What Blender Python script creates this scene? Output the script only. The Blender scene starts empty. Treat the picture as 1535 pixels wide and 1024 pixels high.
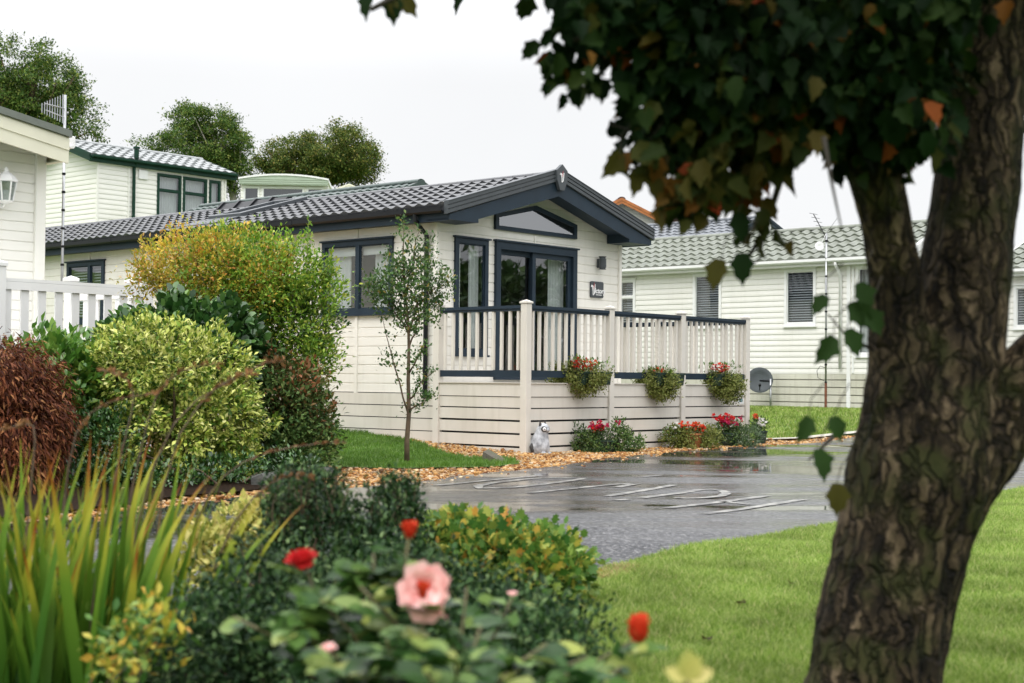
import bpy, bmesh, math, random
import numpy as np
from mathutils import Vector, Matrix, noise, geometry
from math import sin, cos, pi, atan2, sqrt, radians

random.seed(7); RNG = np.random.default_rng(11)
S = bpy.context.scene; COL = S.collection

# ------------------------------------------------------------------ camera
F_PX = 2226.0; PITCH = atan2(59.5, F_PX); ROLL = 0.0096; CAM_H = 0.98
RC = np.array((Matrix.Rotation(pi/2 + PITCH, 3, 'X') @ Matrix.Rotation(ROLL, 3, 'Z')))
O = np.array([0, 0, CAM_H])
def ray(u, v): return RC @ np.array([(u-767.5)/F_PX, -(v-512)/F_PX, -1.0])
def at(u, v, Y):
    d = ray(u, v); return O + d*(Y/d[1])
def ground(u, v, z=0.0):
    d = ray(u, v); return O + d*((z-CAM_H)/d[2])
def ppm(Y): return F_PX/Y
cd = bpy.data.cameras.new('camera'); cam = bpy.data.objects.new('camera', cd); COL.objects.link(cam)
cam.matrix_world = Matrix.Translation((0, 0, CAM_H)) @ (Matrix.Rotation(pi/2 + PITCH, 4, 'X') @ Matrix.Rotation(ROLL, 4, 'Z'))
cd.sensor_width = 36; cd.lens = F_PX*36/1535; cd.clip_start = 0.05; cd.clip_end = 2000
cd.dof.use_dof = True; cd.dof.focus_distance = 19.5; cd.dof.aperture_fstop = 4.0
S.camera = cam

# ------------------------------------------------------------------ frames
TH = atan2(2226, 1941)
ORG = ground(787, 682)
class Frame:
    def __init__(s, org, th):
        s.o = np.array(org, float); s.th = th; c, n = cos(th), sin(th)
        s.M = np.array([[c, -n, 0], [n, c, 0], [0, 0, 1]])
    def w(s, L): return s.o + s.M @ np.array(L, float)
    def loc(s, P): return s.M.T @ (np.array(P) - s.o)
    def sub(s, L, dth=0.0): return Frame(s.w(L), s.th + dth)
FR = Frame(ORG, TH)               # x along the gable, y back along the lodge
WD = Frame((0, 0, 0), 0.0)

def sstep(a, b, x):
    t = min(1, max(0, (x-a)/(b-a))); return t*t*(3-2*t)
def terrain(X, Y):
    lx, ly, _ = FR.loc((X, Y, 0))
    h = 0.45*sstep(6.3, 11.5, lx)*sstep(-6, 1, ly)
    h += 0.045*min(4.0, max(0, ly+0.4))*sstep(-3.6, -0.6, lx)*(1-sstep(0.2, 0.8, lx))
    h += 3.9*sstep(17, 22.5, ly)
    h += 3.0*sstep(16.5, 26, lx)*sstep(2, 9, ly)
    h += 1.6*sstep(26, 44, ly)
    return h

# ------------------------------------------------------------------ materials
def srgb(r, g, b):
    f = lambda c: ((c/255+0.055)/1.055)**2.4 if c > 10 else c/255/12.92
    return (f(r), f(g), f(b))
def new_mat(name):
    m = bpy.data.materials.new(name); m.use_nodes = True
    nt = m.node_tree; nt.nodes.clear()
    out = nt.nodes.new('ShaderNodeOutputMaterial')
    return m, nt, out
def N(nt, t, **kw):
    n = nt.nodes.new(t)
    for k, v in kw.items():
        if k.startswith('i_'): n.inputs[k[2:].replace('_', ' ')].default_value = v
        else: setattr(n, k, v)
    return n
def ramp(nt, stops, interp='LINEAR'):
    r = nt.nodes.new('ShaderNodeValToRGB'); r.color_ramp.interpolation = interp
    e = r.color_ramp.elements
    while len(e) > 1: e.remove(e[-1])
    e[0].position = stops[0][0]; e[0].color = (*stops[0][1], 1)
    for p, c in stops[1:]:
        x = e.new(p); x.color = (*c, 1)
    return r
def pmat(name, col, rough=0.5, var=0.12, scale=3.0, bump=0.0, bscale=40.0, spec=0.5, metal=0.0, stretch=None, dirt=None, streak=None):
    m, nt, out = new_mat(name); L = nt.links
    p = N(nt, 'ShaderNodeBsdfPrincipled'); L.new(p.outputs[0], out.inputs[0])
    tc = N(nt, 'ShaderNodeTexCoord')
    src = tc.outputs['Object']
    if stretch:
        mp = N(nt, 'ShaderNodeMapping'); mp.inputs['Scale'].default_value = stretch
        L.new(src, mp.inputs[0]); src = mp.outputs[0]
    nz = N(nt, 'ShaderNodeTexNoise'); nz.inputs['Scale'].default_value = scale; nz.inputs['Detail'].default_value = 6
    L.new(src, nz.inputs['Vector'])
    lo = tuple(c*(1-var) for c in col); hi = tuple(min(1, c*(1+var)) for c in col)
    r = ramp(nt, [(0.3, lo), (0.7, hi)]); L.new(nz.outputs[0], r.inputs[0])
    colout = r.outputs[0]
    if dirt:
        dn = N(nt, 'ShaderNodeTexNoise'); dn.inputs['Scale'].default_value = dirt[1]; dn.inputs['Detail'].default_value = 8
        L.new(tc.outputs['Object'], dn.inputs['Vector'])
        dr = ramp(nt, [(0.52, (0, 0, 0)), (0.75, (dirt[2],)*3)]); L.new(dn.outputs[0], dr.inputs[0])
        mx = N(nt, 'ShaderNodeMixRGB'); mx.inputs[2].default_value = (*dirt[0], 1)
        L.new(dr.outputs[0], mx.inputs[0]); L.new(colout, mx.inputs[1]); colout = mx.outputs[0]
    if streak:
        sm = N(nt, 'ShaderNodeMapping'); sm.inputs['Scale'].default_value = (5.5, 5.5, 0.5); L.new(tc.outputs['Object'], sm.inputs[0])
        sn = N(nt, 'ShaderNodeTexNoise'); sn.inputs['Scale'].default_value = 2.0; sn.inputs['Detail'].default_value = 7; L.new(sm.outputs[0], sn.inputs['Vector'])
        sr = ramp(nt, [(0.5, (0, 0, 0)), (0.72, (streak,)*3)]); L.new(sn.outputs[0], sr.inputs[0])
        mx = N(nt, 'ShaderNodeMixRGB'); mx.inputs[2].default_value = (0.36, 0.335, 0.26, 1); L.new(sr.outputs[0], mx.inputs[0]); L.new(colout, mx.inputs[1]); colout = mx.outputs[0]
    L.new(colout, p.inputs['Base Color'])
    rr = N(nt, 'ShaderNodeMapRange'); rr.inputs['To Min'].default_value = max(0.02, rough-0.1); rr.inputs['To Max'].default_value = min(1, rough+0.1)
    L.new(nz.outputs[0], rr.inputs[0]); L.new(rr.outputs[0], p.inputs['Roughness'])
    p.inputs['Specular IOR Level'].default_value = spec; p.inputs['Metallic'].default_value = metal
    if bump:
        bn = N(nt, 'ShaderNodeTexNoise'); bn.inputs['Scale'].default_value = bscale; bn.inputs['Detail'].default_value = 8
        L.new(src, bn.inputs['Vector'])
        b = N(nt, 'ShaderNodeBump'); b.inputs['Strength'].default_value = bump; b.inputs['Distance'].default_value = 0.01
        L.new(bn.outputs[0], b.inputs['Height']); L.new(b.outputs[0], p.inputs['Normal'])
    return m
def leafmat(name, stops, rough=0.5, trans=0.25, spec=0.22, tint=None):
    """stops: colour ramp over a random value per leaf"""
    m, nt, out = new_mat(name); L = nt.links
    g = N(nt, 'ShaderNodeNewGeometry')
    r = ramp(nt, stops); L.new(g.outputs['Random Per Island'], r.inputs[0])
    tc = N(nt, 'ShaderNodeTexCoord'); nz = N(nt, 'ShaderNodeTexNoise'); nz.inputs['Scale'].default_value = 2.2; nz.inputs['Detail'].default_value = 3
    L.new(tc.outputs['Object'], nz.inputs['Vector'])
    mr = N(nt, 'ShaderNodeMapRange'); mr.inputs[1].default_value = 0.3; mr.inputs[2].default_value = 0.7
    mr.inputs[3].default_value = 0.75; mr.inputs[4].default_value = 1.25; L.new(nz.outputs[0], mr.inputs[0])
    hs = N(nt, 'ShaderNodeHueSaturation'); L.new(r.outputs[0], hs.inputs['Color']); L.new(mr.outputs[0], hs.inputs['Value'])
    p = N(nt, 'ShaderNodeBsdfPrincipled'); p.inputs['Roughness'].default_value = rough; p.inputs['Specular IOR Level'].default_value = spec
    L.new(hs.outputs[0], p.inputs['Base Color'])
    t = N(nt, 'ShaderNodeBsdfTranslucent'); L.new(hs.outputs[0], t.inputs[0])
    mx = N(nt, 'ShaderNodeMixShader'); mx.inputs[0].default_value = trans
    L.new(p.outputs[0], mx.inputs[1]); L.new(t.outputs[0], mx.inputs[2]); L.new(mx.outputs[0], out.inputs[0])
    return m
def glassmat(name, tint=(0.75, 0.8, 0.8), refl=0.16):
    m, nt, out = new_mat(name); L = nt.links
    tr = N(nt, 'ShaderNodeBsdfTransparent'); tr.inputs[0].default_value = (*tint, 1)
    gl = N(nt, 'ShaderNodeBsdfGlossy'); gl.inputs['Roughness'].default_value = 0.015; gl.inputs[0].default_value = (0.95, 0.97, 1, 1)
    g = N(nt, 'ShaderNodeNewGeometry'); dt = N(nt, 'ShaderNodeVectorMath', operation='DOT_PRODUCT'); L.new(g.outputs['Normal'], dt.inputs[0]); L.new(g.outputs['Incoming'], dt.inputs[1])
    ab = N(nt, 'ShaderNodeMath', operation='ABSOLUTE'); L.new(dt.outputs['Value'], ab.inputs[0])
    om = N(nt, 'ShaderNodeMath', operation='SUBTRACT'); om.inputs[0].default_value = 1.0; L.new(ab.outputs[0], om.inputs[1])
    pw = N(nt, 'ShaderNodeMath', operation='POWER'); pw.inputs[1].default_value = 5.0; L.new(om.outputs[0], pw.inputs[0])
    ad = N(nt, 'ShaderNodeMath', operation='MULTIPLY_ADD', use_clamp=True); ad.inputs[1].default_value = 0.85; ad.inputs[2].default_value = refl; L.new(pw.outputs[0], ad.inputs[0])
    tc = N(nt, 'ShaderNodeTexCoord'); nz = N(nt, 'ShaderNodeTexNoise'); nz.inputs['Scale'].default_value = 1.3
    L.new(tc.outputs['Object'], nz.inputs['Vector'])
    b = N(nt, 'ShaderNodeBump'); b.inputs['Strength'].default_value = 0.06; b.inputs['Distance'].default_value = 0.03
    L.new(nz.outputs[0], b.inputs['Height']); L.new(b.outputs[0], gl.inputs['Normal'])
    mx = N(nt, 'ShaderNodeMixShader'); L.new(ad.outputs[0], mx.inputs[0]); L.new(tr.outputs[0], mx.inputs[1]); L.new(gl.outputs[0], mx.inputs[2])
    L.new(mx.outputs[0], out.inputs[0]); return m

M = {}
M['lodge_siding'] = pmat('cream cladding', (0.775, 0.753, 0.695), 0.45, 0.035, 1.5, 0.12, 60, stretch=(1, 1, 6), dirt=((0.45, 0.42, 0.33), 0.7, 0.18), streak=0.10)
M['deck'] = pmat('beige deck plastic', (0.625, 0.592, 0.532), 0.5, 0.04, 2.5, 0.1, 80, dirt=((0.36, 0.33, 0.25), 1.3, 0.25), streak=0.16)
M['slate'] = pmat('slate blue trim', (0.017, 0.030, 0.045), 0.5, 0.15, 4, 0.1, 90, spec=0.22)
M['barge'] = pmat('grey ribbed barge board', (0.058, 0.066, 0.073), 0.42, 0.12, 5, spec=0.35)
M['black'] = pmat('black plastic', (0.009, 0.010, 0.012), 0.35, 0.2, 6, spec=0.22)
M['lodge_tile'] = pmat('wet charcoal tile', (0.030, 0.032, 0.037), 0.26, 0.25, 6, 0.15, 70, spec=0.5, dirt=((0.09, 0.09, 0.075), 2.0, 0.4))
M['sage_tile'] = pmat('mossy grey green tile', (0.165, 0.18, 0.145), 0.5, 0.2, 5, 0.3, 60, dirt=((0.05, 0.06, 0.03), 2.5, 0.75))
M['pale_tile'] = pmat('pale wet tile', (0.22, 0.235, 0.235), 0.34, 0.2, 5, 0.2, 60, spec=0.7)
M['blue_tile'] = pmat('blue grey tile', (0.11, 0.122, 0.138), 0.4, 0.2, 5, 0.2, 60)
M['dark_tile'] = pmat('dark green tile', (0.03, 0.055, 0.045), 0.35, 0.2, 5)
M['cream_siding'] = pmat('cream lap siding', (0.775, 0.765, 0.72), 0.42, 0.03, 1.2, stretch=(1, 1, 5), dirt=((0.44, 0.42, 0.32), 0.6, 0.15), streak=0.08)
M['white_siding'] = pmat('off white lap siding', (0.765, 0.755, 0.70), 0.42, 0.03, 1.2, stretch=(1, 1, 5), dirt=((0.42, 0.43, 0.3), 0.7, 0.25))
M['skirt'] = pmat('grey cream skirting', (0.60, 0.585, 0.50), 0.5, 0.06, 1.5, dirt=((0.25, 0.25, 0.18), 1.2, 0.35), streak=0.4)
M['white'] = pmat('white plastic', (0.78, 0.78, 0.77), 0.35, 0.03, 4, dirt=((0.45, 0.45, 0.38), 2.0, 0.2))
M['green_trim'] = pmat('bottle green trim', (0.006, 0.036, 0.021), 0.5, 0.2, 5, spec=0.2)
M['sage_trim'] = pmat('sage green panel', (0.36, 0.43, 0.33), 0.4, 0.06, 3)
M['orange_trim'] = pmat('orange brown barge', (0.36, 0.125, 0.03), 0.45, 0.2, 8)
M['brown_trim'] = pmat('dark brown panel', (0.055, 0.025, 0.02), 0.45, 0.2, 8)
M['cream_trim'] = pmat('cream trim', (0.68, 0.66, 0.53), 0.45, 0.05, 3, dirt=((0.38, 0.36, 0.24), 1.2, 0.25))
M['grey_strip'] = pmat('grey green roof edge', (0.13, 0.145, 0.125), 0.5, 0.15, 5)
M['glass'] = glassmat('window glass')
M['glass_dim'] = glassmat('dim window glass', (0.7, 0.74, 0.75), 0.13); M['glass_sky'] = glassmat('gable window glass', (0.6, 0.64, 0.65), 0.30)
M['interior'] = pmat('room interior', (0.20, 0.185, 0.16), 0.7, 0.2, 1.0)
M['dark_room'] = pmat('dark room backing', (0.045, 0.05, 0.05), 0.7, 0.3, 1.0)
M['curtain'] = pmat('white curtain', (0.72, 0.72, 0.70), 0.8, 0.05, 3)
M['blind'] = pmat('grey blind', (0.45, 0.46, 0.47), 0.6, 0.05, 3)
M['metal'] = pmat('galvanised metal', (0.42, 0.43, 0.44), 0.38, 0.12, 8, metal=0.8)
M['dish'] = pmat('dark grey dish', (0.05, 0.06, 0.065), 0.65, 0.2, 5)
M['rust'] = pmat('rusty steel', (0.17, 0.06, 0.03), 0.7, 0.4, 14)
M['bark'] = None
M['soil'] = pmat('dark soil', (0.035, 0.026, 0.018), 0.9, 0.5, 9, 0.8, 30)
M['wood'] = pmat('weathered dark wood', (0.075, 0.065, 0.045), 0.75, 0.4, 12, 0.5, 60, stretch=(6, 1, 1), dirt=((0.06, 0.08, 0.02), 6, 0.6))
M['stone'] = pmat('dark edging stone', (0.07, 0.07, 0.062), 0.6, 0.35, 9, 0.5, 50)
M['concrete'] = pmat('pale concrete', (0.38, 0.36, 0.30), 0.7, 0.12, 4, 0.3, 60)
M['twig'] = pmat('brown twig', (0.11, 0.075, 0.045), 0.8, 0.35, 12)
M['dark_twig'] = pmat('dark branch bark', (0.03, 0.024, 0.016), 0.85, 0.35, 12)
M['pale_bark'] = pmat('pale bark', (0.26, 0.24, 0.2), 0.8, 0.3, 8)
M['paint_white'] = None

# ------------------------------------------------------------------ object helpers
def link(o, parent=None):
    COL.objects.link(o)
    if parent is not None: o.parent = parent
    return o
def thing(name, label, cat, fr, base=(0, 0, 0), group=None):
    o = bpy.data.objects.new(name, None); o.empty_display_size = 0.2; link(o)
    P = fr.w(base); o.location = P; o.rotation_euler = (0, 0, fr.th)
    o['label'] = label; o['category'] = cat
    if group: o['group'] = group
    o['_bx'] = 0
    del o['_bx']
    return o
def tag(o, label, cat, group=None, kind=None):
    o['label'] = label; o['category'] = cat
    if group: o['group'] = group
    if kind: o['kind'] = kind
    return o
class MB:
    def __init__(s, base=(0, 0, 0)): s.v = []; s.f = []; s.b = base
    def add(s, vs, fs):
        n = len(s.v); s.v += [tuple(p) for p in vs]; s.f += [tuple(i+n for i in f) for f in fs]
    def box(s, x0, x1, y0, y1, z0, z1):
        x0, x1 = min(x0, x1), max(x0, x1); y0, y1 = min(y0, y1), max(y0, y1); z0, z1 = min(z0, z1), max(z0, z1)
        s.add([(x0, y0, z0), (x1, y0, z0), (x1, y1, z0), (x0, y1, z0), (x0, y0, z1), (x1, y0, z1), (x1, y1, z1), (x0, y1, z1)],
              [(0, 3, 2, 1), (4, 5, 6, 7), (0, 1, 5, 4), (1, 2, 6, 5), (2, 3, 7, 6), (3, 0, 4, 7)]); return s
    def cbox(s, x0, x1, y0, y1, z0, z1, c=0.008):
        """box with chamfered vertical and top edges"""
        x0, x1 = min(x0, x1), max(x0, x1); y0, y1 = min(y0, y1), max(y0, y1)
        def ring(i, z): return [(x0+i+c, y0+i, z), (x1-i-c, y0+i, z), (x1-i, y0+i+c, z), (x1-i, y1-i-c, z), (x1-i-c, y1-i, z), (x0+i+c, y1-i, z), (x0+i, y1-i-c, z), (x0+i, y0+i+c, z)]
        r = [ring(0, z0), ring(0, z1-c), ring(c, z1)]
        vs = sum(r, []); fs = [tuple(range(7, -1, -1)), tuple(range(16, 24))]
        for k in range(2):
            for i in range(8): fs.append((k*8+i, k*8+(i+1) % 8, k*8+8+(i+1) % 8, k*8+8+i))
        s.add(vs, fs); return s
    def prism(s, pts, axis, a, b):
        """pts 2D outline; axis the extrusion axis"""
        n = len(pts)
        def P(p, t):
            if axis == 'x': return (t, p[0], p[1])
            if axis == 'y': return (p[0], t, p[1])
            return (p[0], p[1], t)
        s.add([P(p, a) for p in pts]+[P(p, b) for p in pts],
              [tuple(range(n)), tuple(range(2*n-1, n-1, -1))]+[(i, i+n, (i+1) % n+n, (i+1) % n) for i in range(n)]); return s
    def tube(s, pts, rad, seg=8, caps=True):
        pts = [Vector(p) for p in pts]
        if not hasattr(rad, '__len__'): rad = [rad]*len(pts)
        up = Vector((0.13, 0.27, 0.95)); vs = []; fs = []; a = None
        for i, p in enumerate(pts):
            d = (pts[min(i+1, len(pts)-1)]-pts[max(i-1, 0)]).normalized()
            if a is None: a = d.cross(up).normalized() if abs(d.dot(up)) < 0.98 else d.cross(Vector((1, 0, 0))).normalized()
            a = (a-d*a.dot(d)).normalized(); b = d.cross(a)
            for k in range(seg):
                t = 2*pi*k/seg; vs.append(p+(a*cos(t)+b*sin(t))*rad[i])
        for i in range(len(pts)-1):
            for k in range(seg): fs.append((i*seg+k, i*seg+(k+1) % seg, (i+1)*seg+(k+1) % seg, (i+1)*seg+k))
        if caps: fs += [tuple(range(seg-1, -1, -1)), tuple(range((len(pts)-1)*seg, len(pts)*seg))]
        s.add(vs, fs); return s
    def lathe(s, prof, c=(0, 0, 0), seg=20, axis=None):
        vs = []; fs = []; c = Vector(c)
        R = Vector((0, 0, 1)).rotation_difference(Vector(axis)).to_matrix() if axis is not None else Matrix.Identity(3)
        for r, z in prof:
            for k in range(seg): vs.append(c+R @ Vector((r*cos(2*pi*k/seg), r*sin(2*pi*k/seg), z)))
        for i in range(len(prof)-1):
            for k in range(seg): fs.append((i*seg+k, i*seg+(k+1) % seg, (i+1)*seg+(k+1) % seg, (i+1)*seg+k))
        s.add(vs, fs); return s
    def build(s, name, mat, parent=None, smooth=False, tris=False):
        me = bpy.data.meshes.new(name); bx, by, bz = s.b
        me.from_pydata([(x-bx, y-by, z-bz) for x, y, z in s.v], [], s.f); me.update()
        me.materials.append(mat)
        if smooth:
            me.polygons.foreach_set('use_smooth', [True]*len(me.polygons))
        o = bpy.data.objects.new(name, me); link(o, parent); return o
def npmesh(name, V, faces, mat, parent=None, smooth=False):
    """V (n,3) float, faces (m,k) int"""
    me = bpy.data.meshes.new(name); me.vertices.add(len(V)); me.vertices.foreach_set('co', np.ascontiguousarray(V, dtype=np.float32).ravel())
    m, k = faces.shape; me.loops.add(m*k); me.loops.foreach_set('vertex_index', np.ascontiguousarray(faces, dtype=np.int32).ravel())
    me.polygons.add(m); me.polygons.foreach_set('loop_start', np.arange(0, m*k, k, dtype=np.int32))
    try: me.polygons.foreach_set('loop_total', np.full(m, k, dtype=np.int32))
    except Exception: pass
    if smooth: me.polygons.foreach_set('use_smooth', np.ones(m, dtype=bool))
    me.update(calc_edges=True); me.validate(); me.materials.append(mat)
    o = bpy.data.objects.new(name, me); link(o, parent); return o

# ------------------------------------------------------------------ siding
def siding(mb, mp, s0f, s1f, z0, z1, pitch, prof, holes=(), zbreaks=()):
    """mp(s, z, off) -> point; prof: (fraction, offset) points bottom to top of one board; holes (sa, sb, za, zb)"""
    line = []; z = z0
    while z < z1-1e-6:
        for fr, of in prof:
            zz = z+fr*pitch
            if zz > z1+1e-9:
                break
            line.append((zz, of))
        z += pitch
    if line[-1][0] < z1-1e-6: line.append((z1, line[-1][1]))
    cuts = sorted(set([h[2] for h in holes]+[h[3] for h in holes]+list(zbreaks)))
    out = [line[0]]
    for (za, oa), (zb, ob) in zip(line, line[1:]):
        for c in cuts:
            if za+1e-6 < c < zb-1e-6: out.append((c, oa+(ob-oa)*(c-za)/(zb-za)))
        out.append((zb, ob))
    for (za, oa), (zb, ob) in zip(out, out[1:]):
        zm = (za+zb)/2
        iv = [(None, None)]
        hs = sorted([h for h in holes if h[2]-1e-6 <= zm <= h[3]+1e-6])
        edges = [s0f]+sum([[(lambda z, v=h[0]: v), (lambda z, v=h[1]: v)] for h in hs], [])+[s1f]
        for i in range(0, len(edges), 2):
            a, b = edges[i], edges[i+1]
            if b(zm) - a(zm) < 1e-4: continue
            mb.add([mp(a(za), za, oa), mp(b(za), za, oa), mp(b(zb), zb, ob), mp(a(zb), zb, ob)], [(0, 1, 2, 3)])
SHIPLAP = [(0, 0.0), (0.86, 0.0), (0.90, -0.010), (0.985, -0.010), (1.0, 0.0)]
LAP = [(0, 0.0), (0.02, 0.015), (0.35, 0.0145), (0.75, 0.007), (1.0, 0.0)]

def slope_tiles(mb, xe, ze, xr, zr, y0, y1, tw=0.22, courses=7, amp=0.022, step=0.022, thick=0.05, per=8):
    dx, dz = xr-xe, zr-ze; Ln = sqrt(dx*dx+dz*dz); sg = 1 if dx > 0 else -1
    nx, nz = -dz/Ln*sg*1.0, abs(dx)/Ln
    nx = -dz/Ln if dx > 0 else dz/Ln
    if nz < 0: nx, nz = -nx, -nz
    ny = max(2, int(round((y1-y0)/tw)))*per
    ys = np.linspace(y0, y1, ny+1); ph = (ys-y0)/tw
    fr = ph % 1.0
    wave = np.where(fr < 0.62, np.sin(fr/0.62*pi)*1.0, -0.25*np.sin((fr-0.62)/0.38*pi))*amp
    rows = []
    for c in range(courses):
        rows += [(c/courses, step), ((c+1)/courses, 0.0)]
    V = []
    for t, d in rows:
        jit = 0.002*math.sin(t*37)
        for y, w in zip(ys, wave):
            q = d+w+jit
            V.append((xe+dx*t+nx*q, y, ze+dz*t+nz*q))
    n = ny+1; Fc = []
    for r in range(len(rows)-1):
        for i in range(ny): Fc.append((r*n+i, r*n+i+1, (r+1)*n+i+1, (r+1)*n+i))
    k = len(V)
    for y in ys: V.append((xe-nx*thick, y, ze-nz*thick))
    for i in range(ny): Fc.append((k+i, k+i+1, i+1, i))
    j = len(V)
    V += [(xe-nx*thick, y0, ze-nz*thick), (xe-nx*thick, y1, ze-nz*thick), (xr-nx*thick, y1, zr-nz*thick), (xr-nx*thick, y0, zr-nz*thick)]
    Fc.append((j, j+1, j+2, j+3))
    mb.add(V, Fc)

def rake(mb, xa, za, xb, zb, d0, d1, y0, y1):
    """board following a slope, spanning d0..d1 below the line, vertical ends"""
    mb.prism([(xa, za-d0), (xb, zb-d0), (xb, zb-d1), (xa, za-d1)], 'y', y0, y1)

def window(T, face, s0, s1, z0, z1, fw=0.07, mull=(), trans=(), fmat=None, gmat=None, back=True, inner='blind', base=(0, 0, 0), proud=0.035, hood=True, opened=None):
    """face: (mp) mapping (s, z, off); one frame part with pane, blind/curtain sub-parts"""
    mp = face
    def slab(mb, a, b, c, d, o0, o1):
        P = [mp(a, c, o0), mp(b, c, o0), mp(b, d, o0), mp(a, d, o0), mp(a, c, o1), mp(b, c, o1), mp(b, d, o1), mp(a, d, o1)]
        mb.add(P, [(0, 3, 2, 1), (4, 5, 6, 7), (0, 1, 5, 4), (1, 2, 6, 5), (2, 3, 7, 6), (3, 0, 4, 7)])
    fm = MB(base)
    slab(fm, s0, s0+fw, z0, z1, -0.03, proud); slab(fm, s1-fw, s1, z0, z1, -0.03, proud)
    slab(fm, s0+fw, s1-fw, z0, z0+fw, -0.03, proud); slab(fm, s0+fw, s1-fw, z1-fw, z1, -0.03, proud)
    for m_ in mull: slab(fm, m_-fw*0.55, m_+fw*0.55, z0+fw, z1-fw, -0.03, proud-0.004)
    cols = [s0+fw]+sum([[m_-fw*0.55, m_+fw*0.55] for m_ in mull], [])+[s1-fw]
    for i in range(0, len(cols), 2):
        for t_ in trans: slab(fm, cols[i], cols[i+1], t_-fw*0.4, t_+fw*0.4, -0.03, proud-0.007)
    # inner sash bead
    for i in range(0, len(cols), 2):
        zs = [z0+fw]+sum([[t_-fw*0.4, t_+fw*0.4] for t_ in trans], [])+[z1-fw]
        for j in range(0, len(zs), 2):
            a, b, c, d = cols[i], cols[i+1], zs[j], zs[j+1]; q = 0.018
            slab(fm, a, a+q, c, d, -0.028, 0.012); slab(fm, b-q, b, c, d, -0.028, 0.012)
            slab(fm, a+q, b-q, c, c+q, -0.028, 0.012); slab(fm, a+q, b-q, d-q, d, -0.028, 0.012)
    if hood: slab(fm, s0-0.03, s1+0.03, z1+0.001, z1+0.025, 0.0, proud+0.03)
    slab(fm, s0-0.015, s1+0.015, z0-0.03, z0-0.001, 0.0, proud+0.025)
    fo = fm.build('window', fmat or M['white'], T)
    for i in range(0, len(cols), 2):
        zs = [z0+fw]+sum([[t_-fw*0.4, t_+fw*0.4] for t_ in trans], [])+[z1-fw]
        for j in range(0, len(zs), 2):
            g = MB(base); g.add([mp(cols[i], zs[j], 0.004), mp(cols[i+1], zs[j], 0.004), mp(cols[i+1], zs[j+1], 0.004), mp(cols[i], zs[j+1], 0.004)], [(0, 1, 2, 3)])
            g.build('pane', gmat or M['glass'], fo)
    if back:
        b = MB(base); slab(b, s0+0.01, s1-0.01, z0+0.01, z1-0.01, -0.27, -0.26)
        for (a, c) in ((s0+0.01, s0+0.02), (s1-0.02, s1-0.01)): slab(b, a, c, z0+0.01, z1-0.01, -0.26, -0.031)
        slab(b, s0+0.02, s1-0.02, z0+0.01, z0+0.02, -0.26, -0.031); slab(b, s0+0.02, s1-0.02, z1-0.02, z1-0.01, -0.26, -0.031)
        b.build('dark_backing', M['dark_room'], fo)  # dark box whose colour stands in for the unlit room behind the glass
    if inner == 'blind':
        b = MB(base); z = z1-fw
        while z > z0+fw+0.02:
            P = [mp(s0+fw, z, -0.085), mp(s1-fw, z, -0.085), mp(s1-fw, z-0.026, -0.06), mp(s0+fw, z-0.026, -0.06)]
            b.add(P, [(0, 1, 2, 3)]); z -= 0.052
        b.build('blind', M['blind'], fo)
    elif inner == 'curtain' or inner == 'nets':
        b = MB(base); n = 60
        lim = [(s0+fw, s1-fw)] if inner == 'nets' else [(s0+fw*0.5, s0+fw+0.28*(s1-s0)), (s1-fw-0.28*(s1-s0), s1-fw*0.5)]
        for (a, c) in lim:
            b = MB(base)
            for i in range(n):
                t0, t1 = i/n, (i+1)/n
                f = lambda t: -0.12+0.022*sin(t*2*pi*(c-a)/0.085)
                b.add([mp(a+(c-a)*t0, z0+fw, f(t0)), mp(a+(c-a)*t1, z0+fw, f(t1)), mp(a+(c-a)*t1, z1-fw, f(t1)), mp(a+(c-a)*t0, z1-fw, f(t0))], [(0, 1, 2, 3)])
            b.build('curtain', M['curtain'], fo, smooth=True)
    return fo

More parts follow.
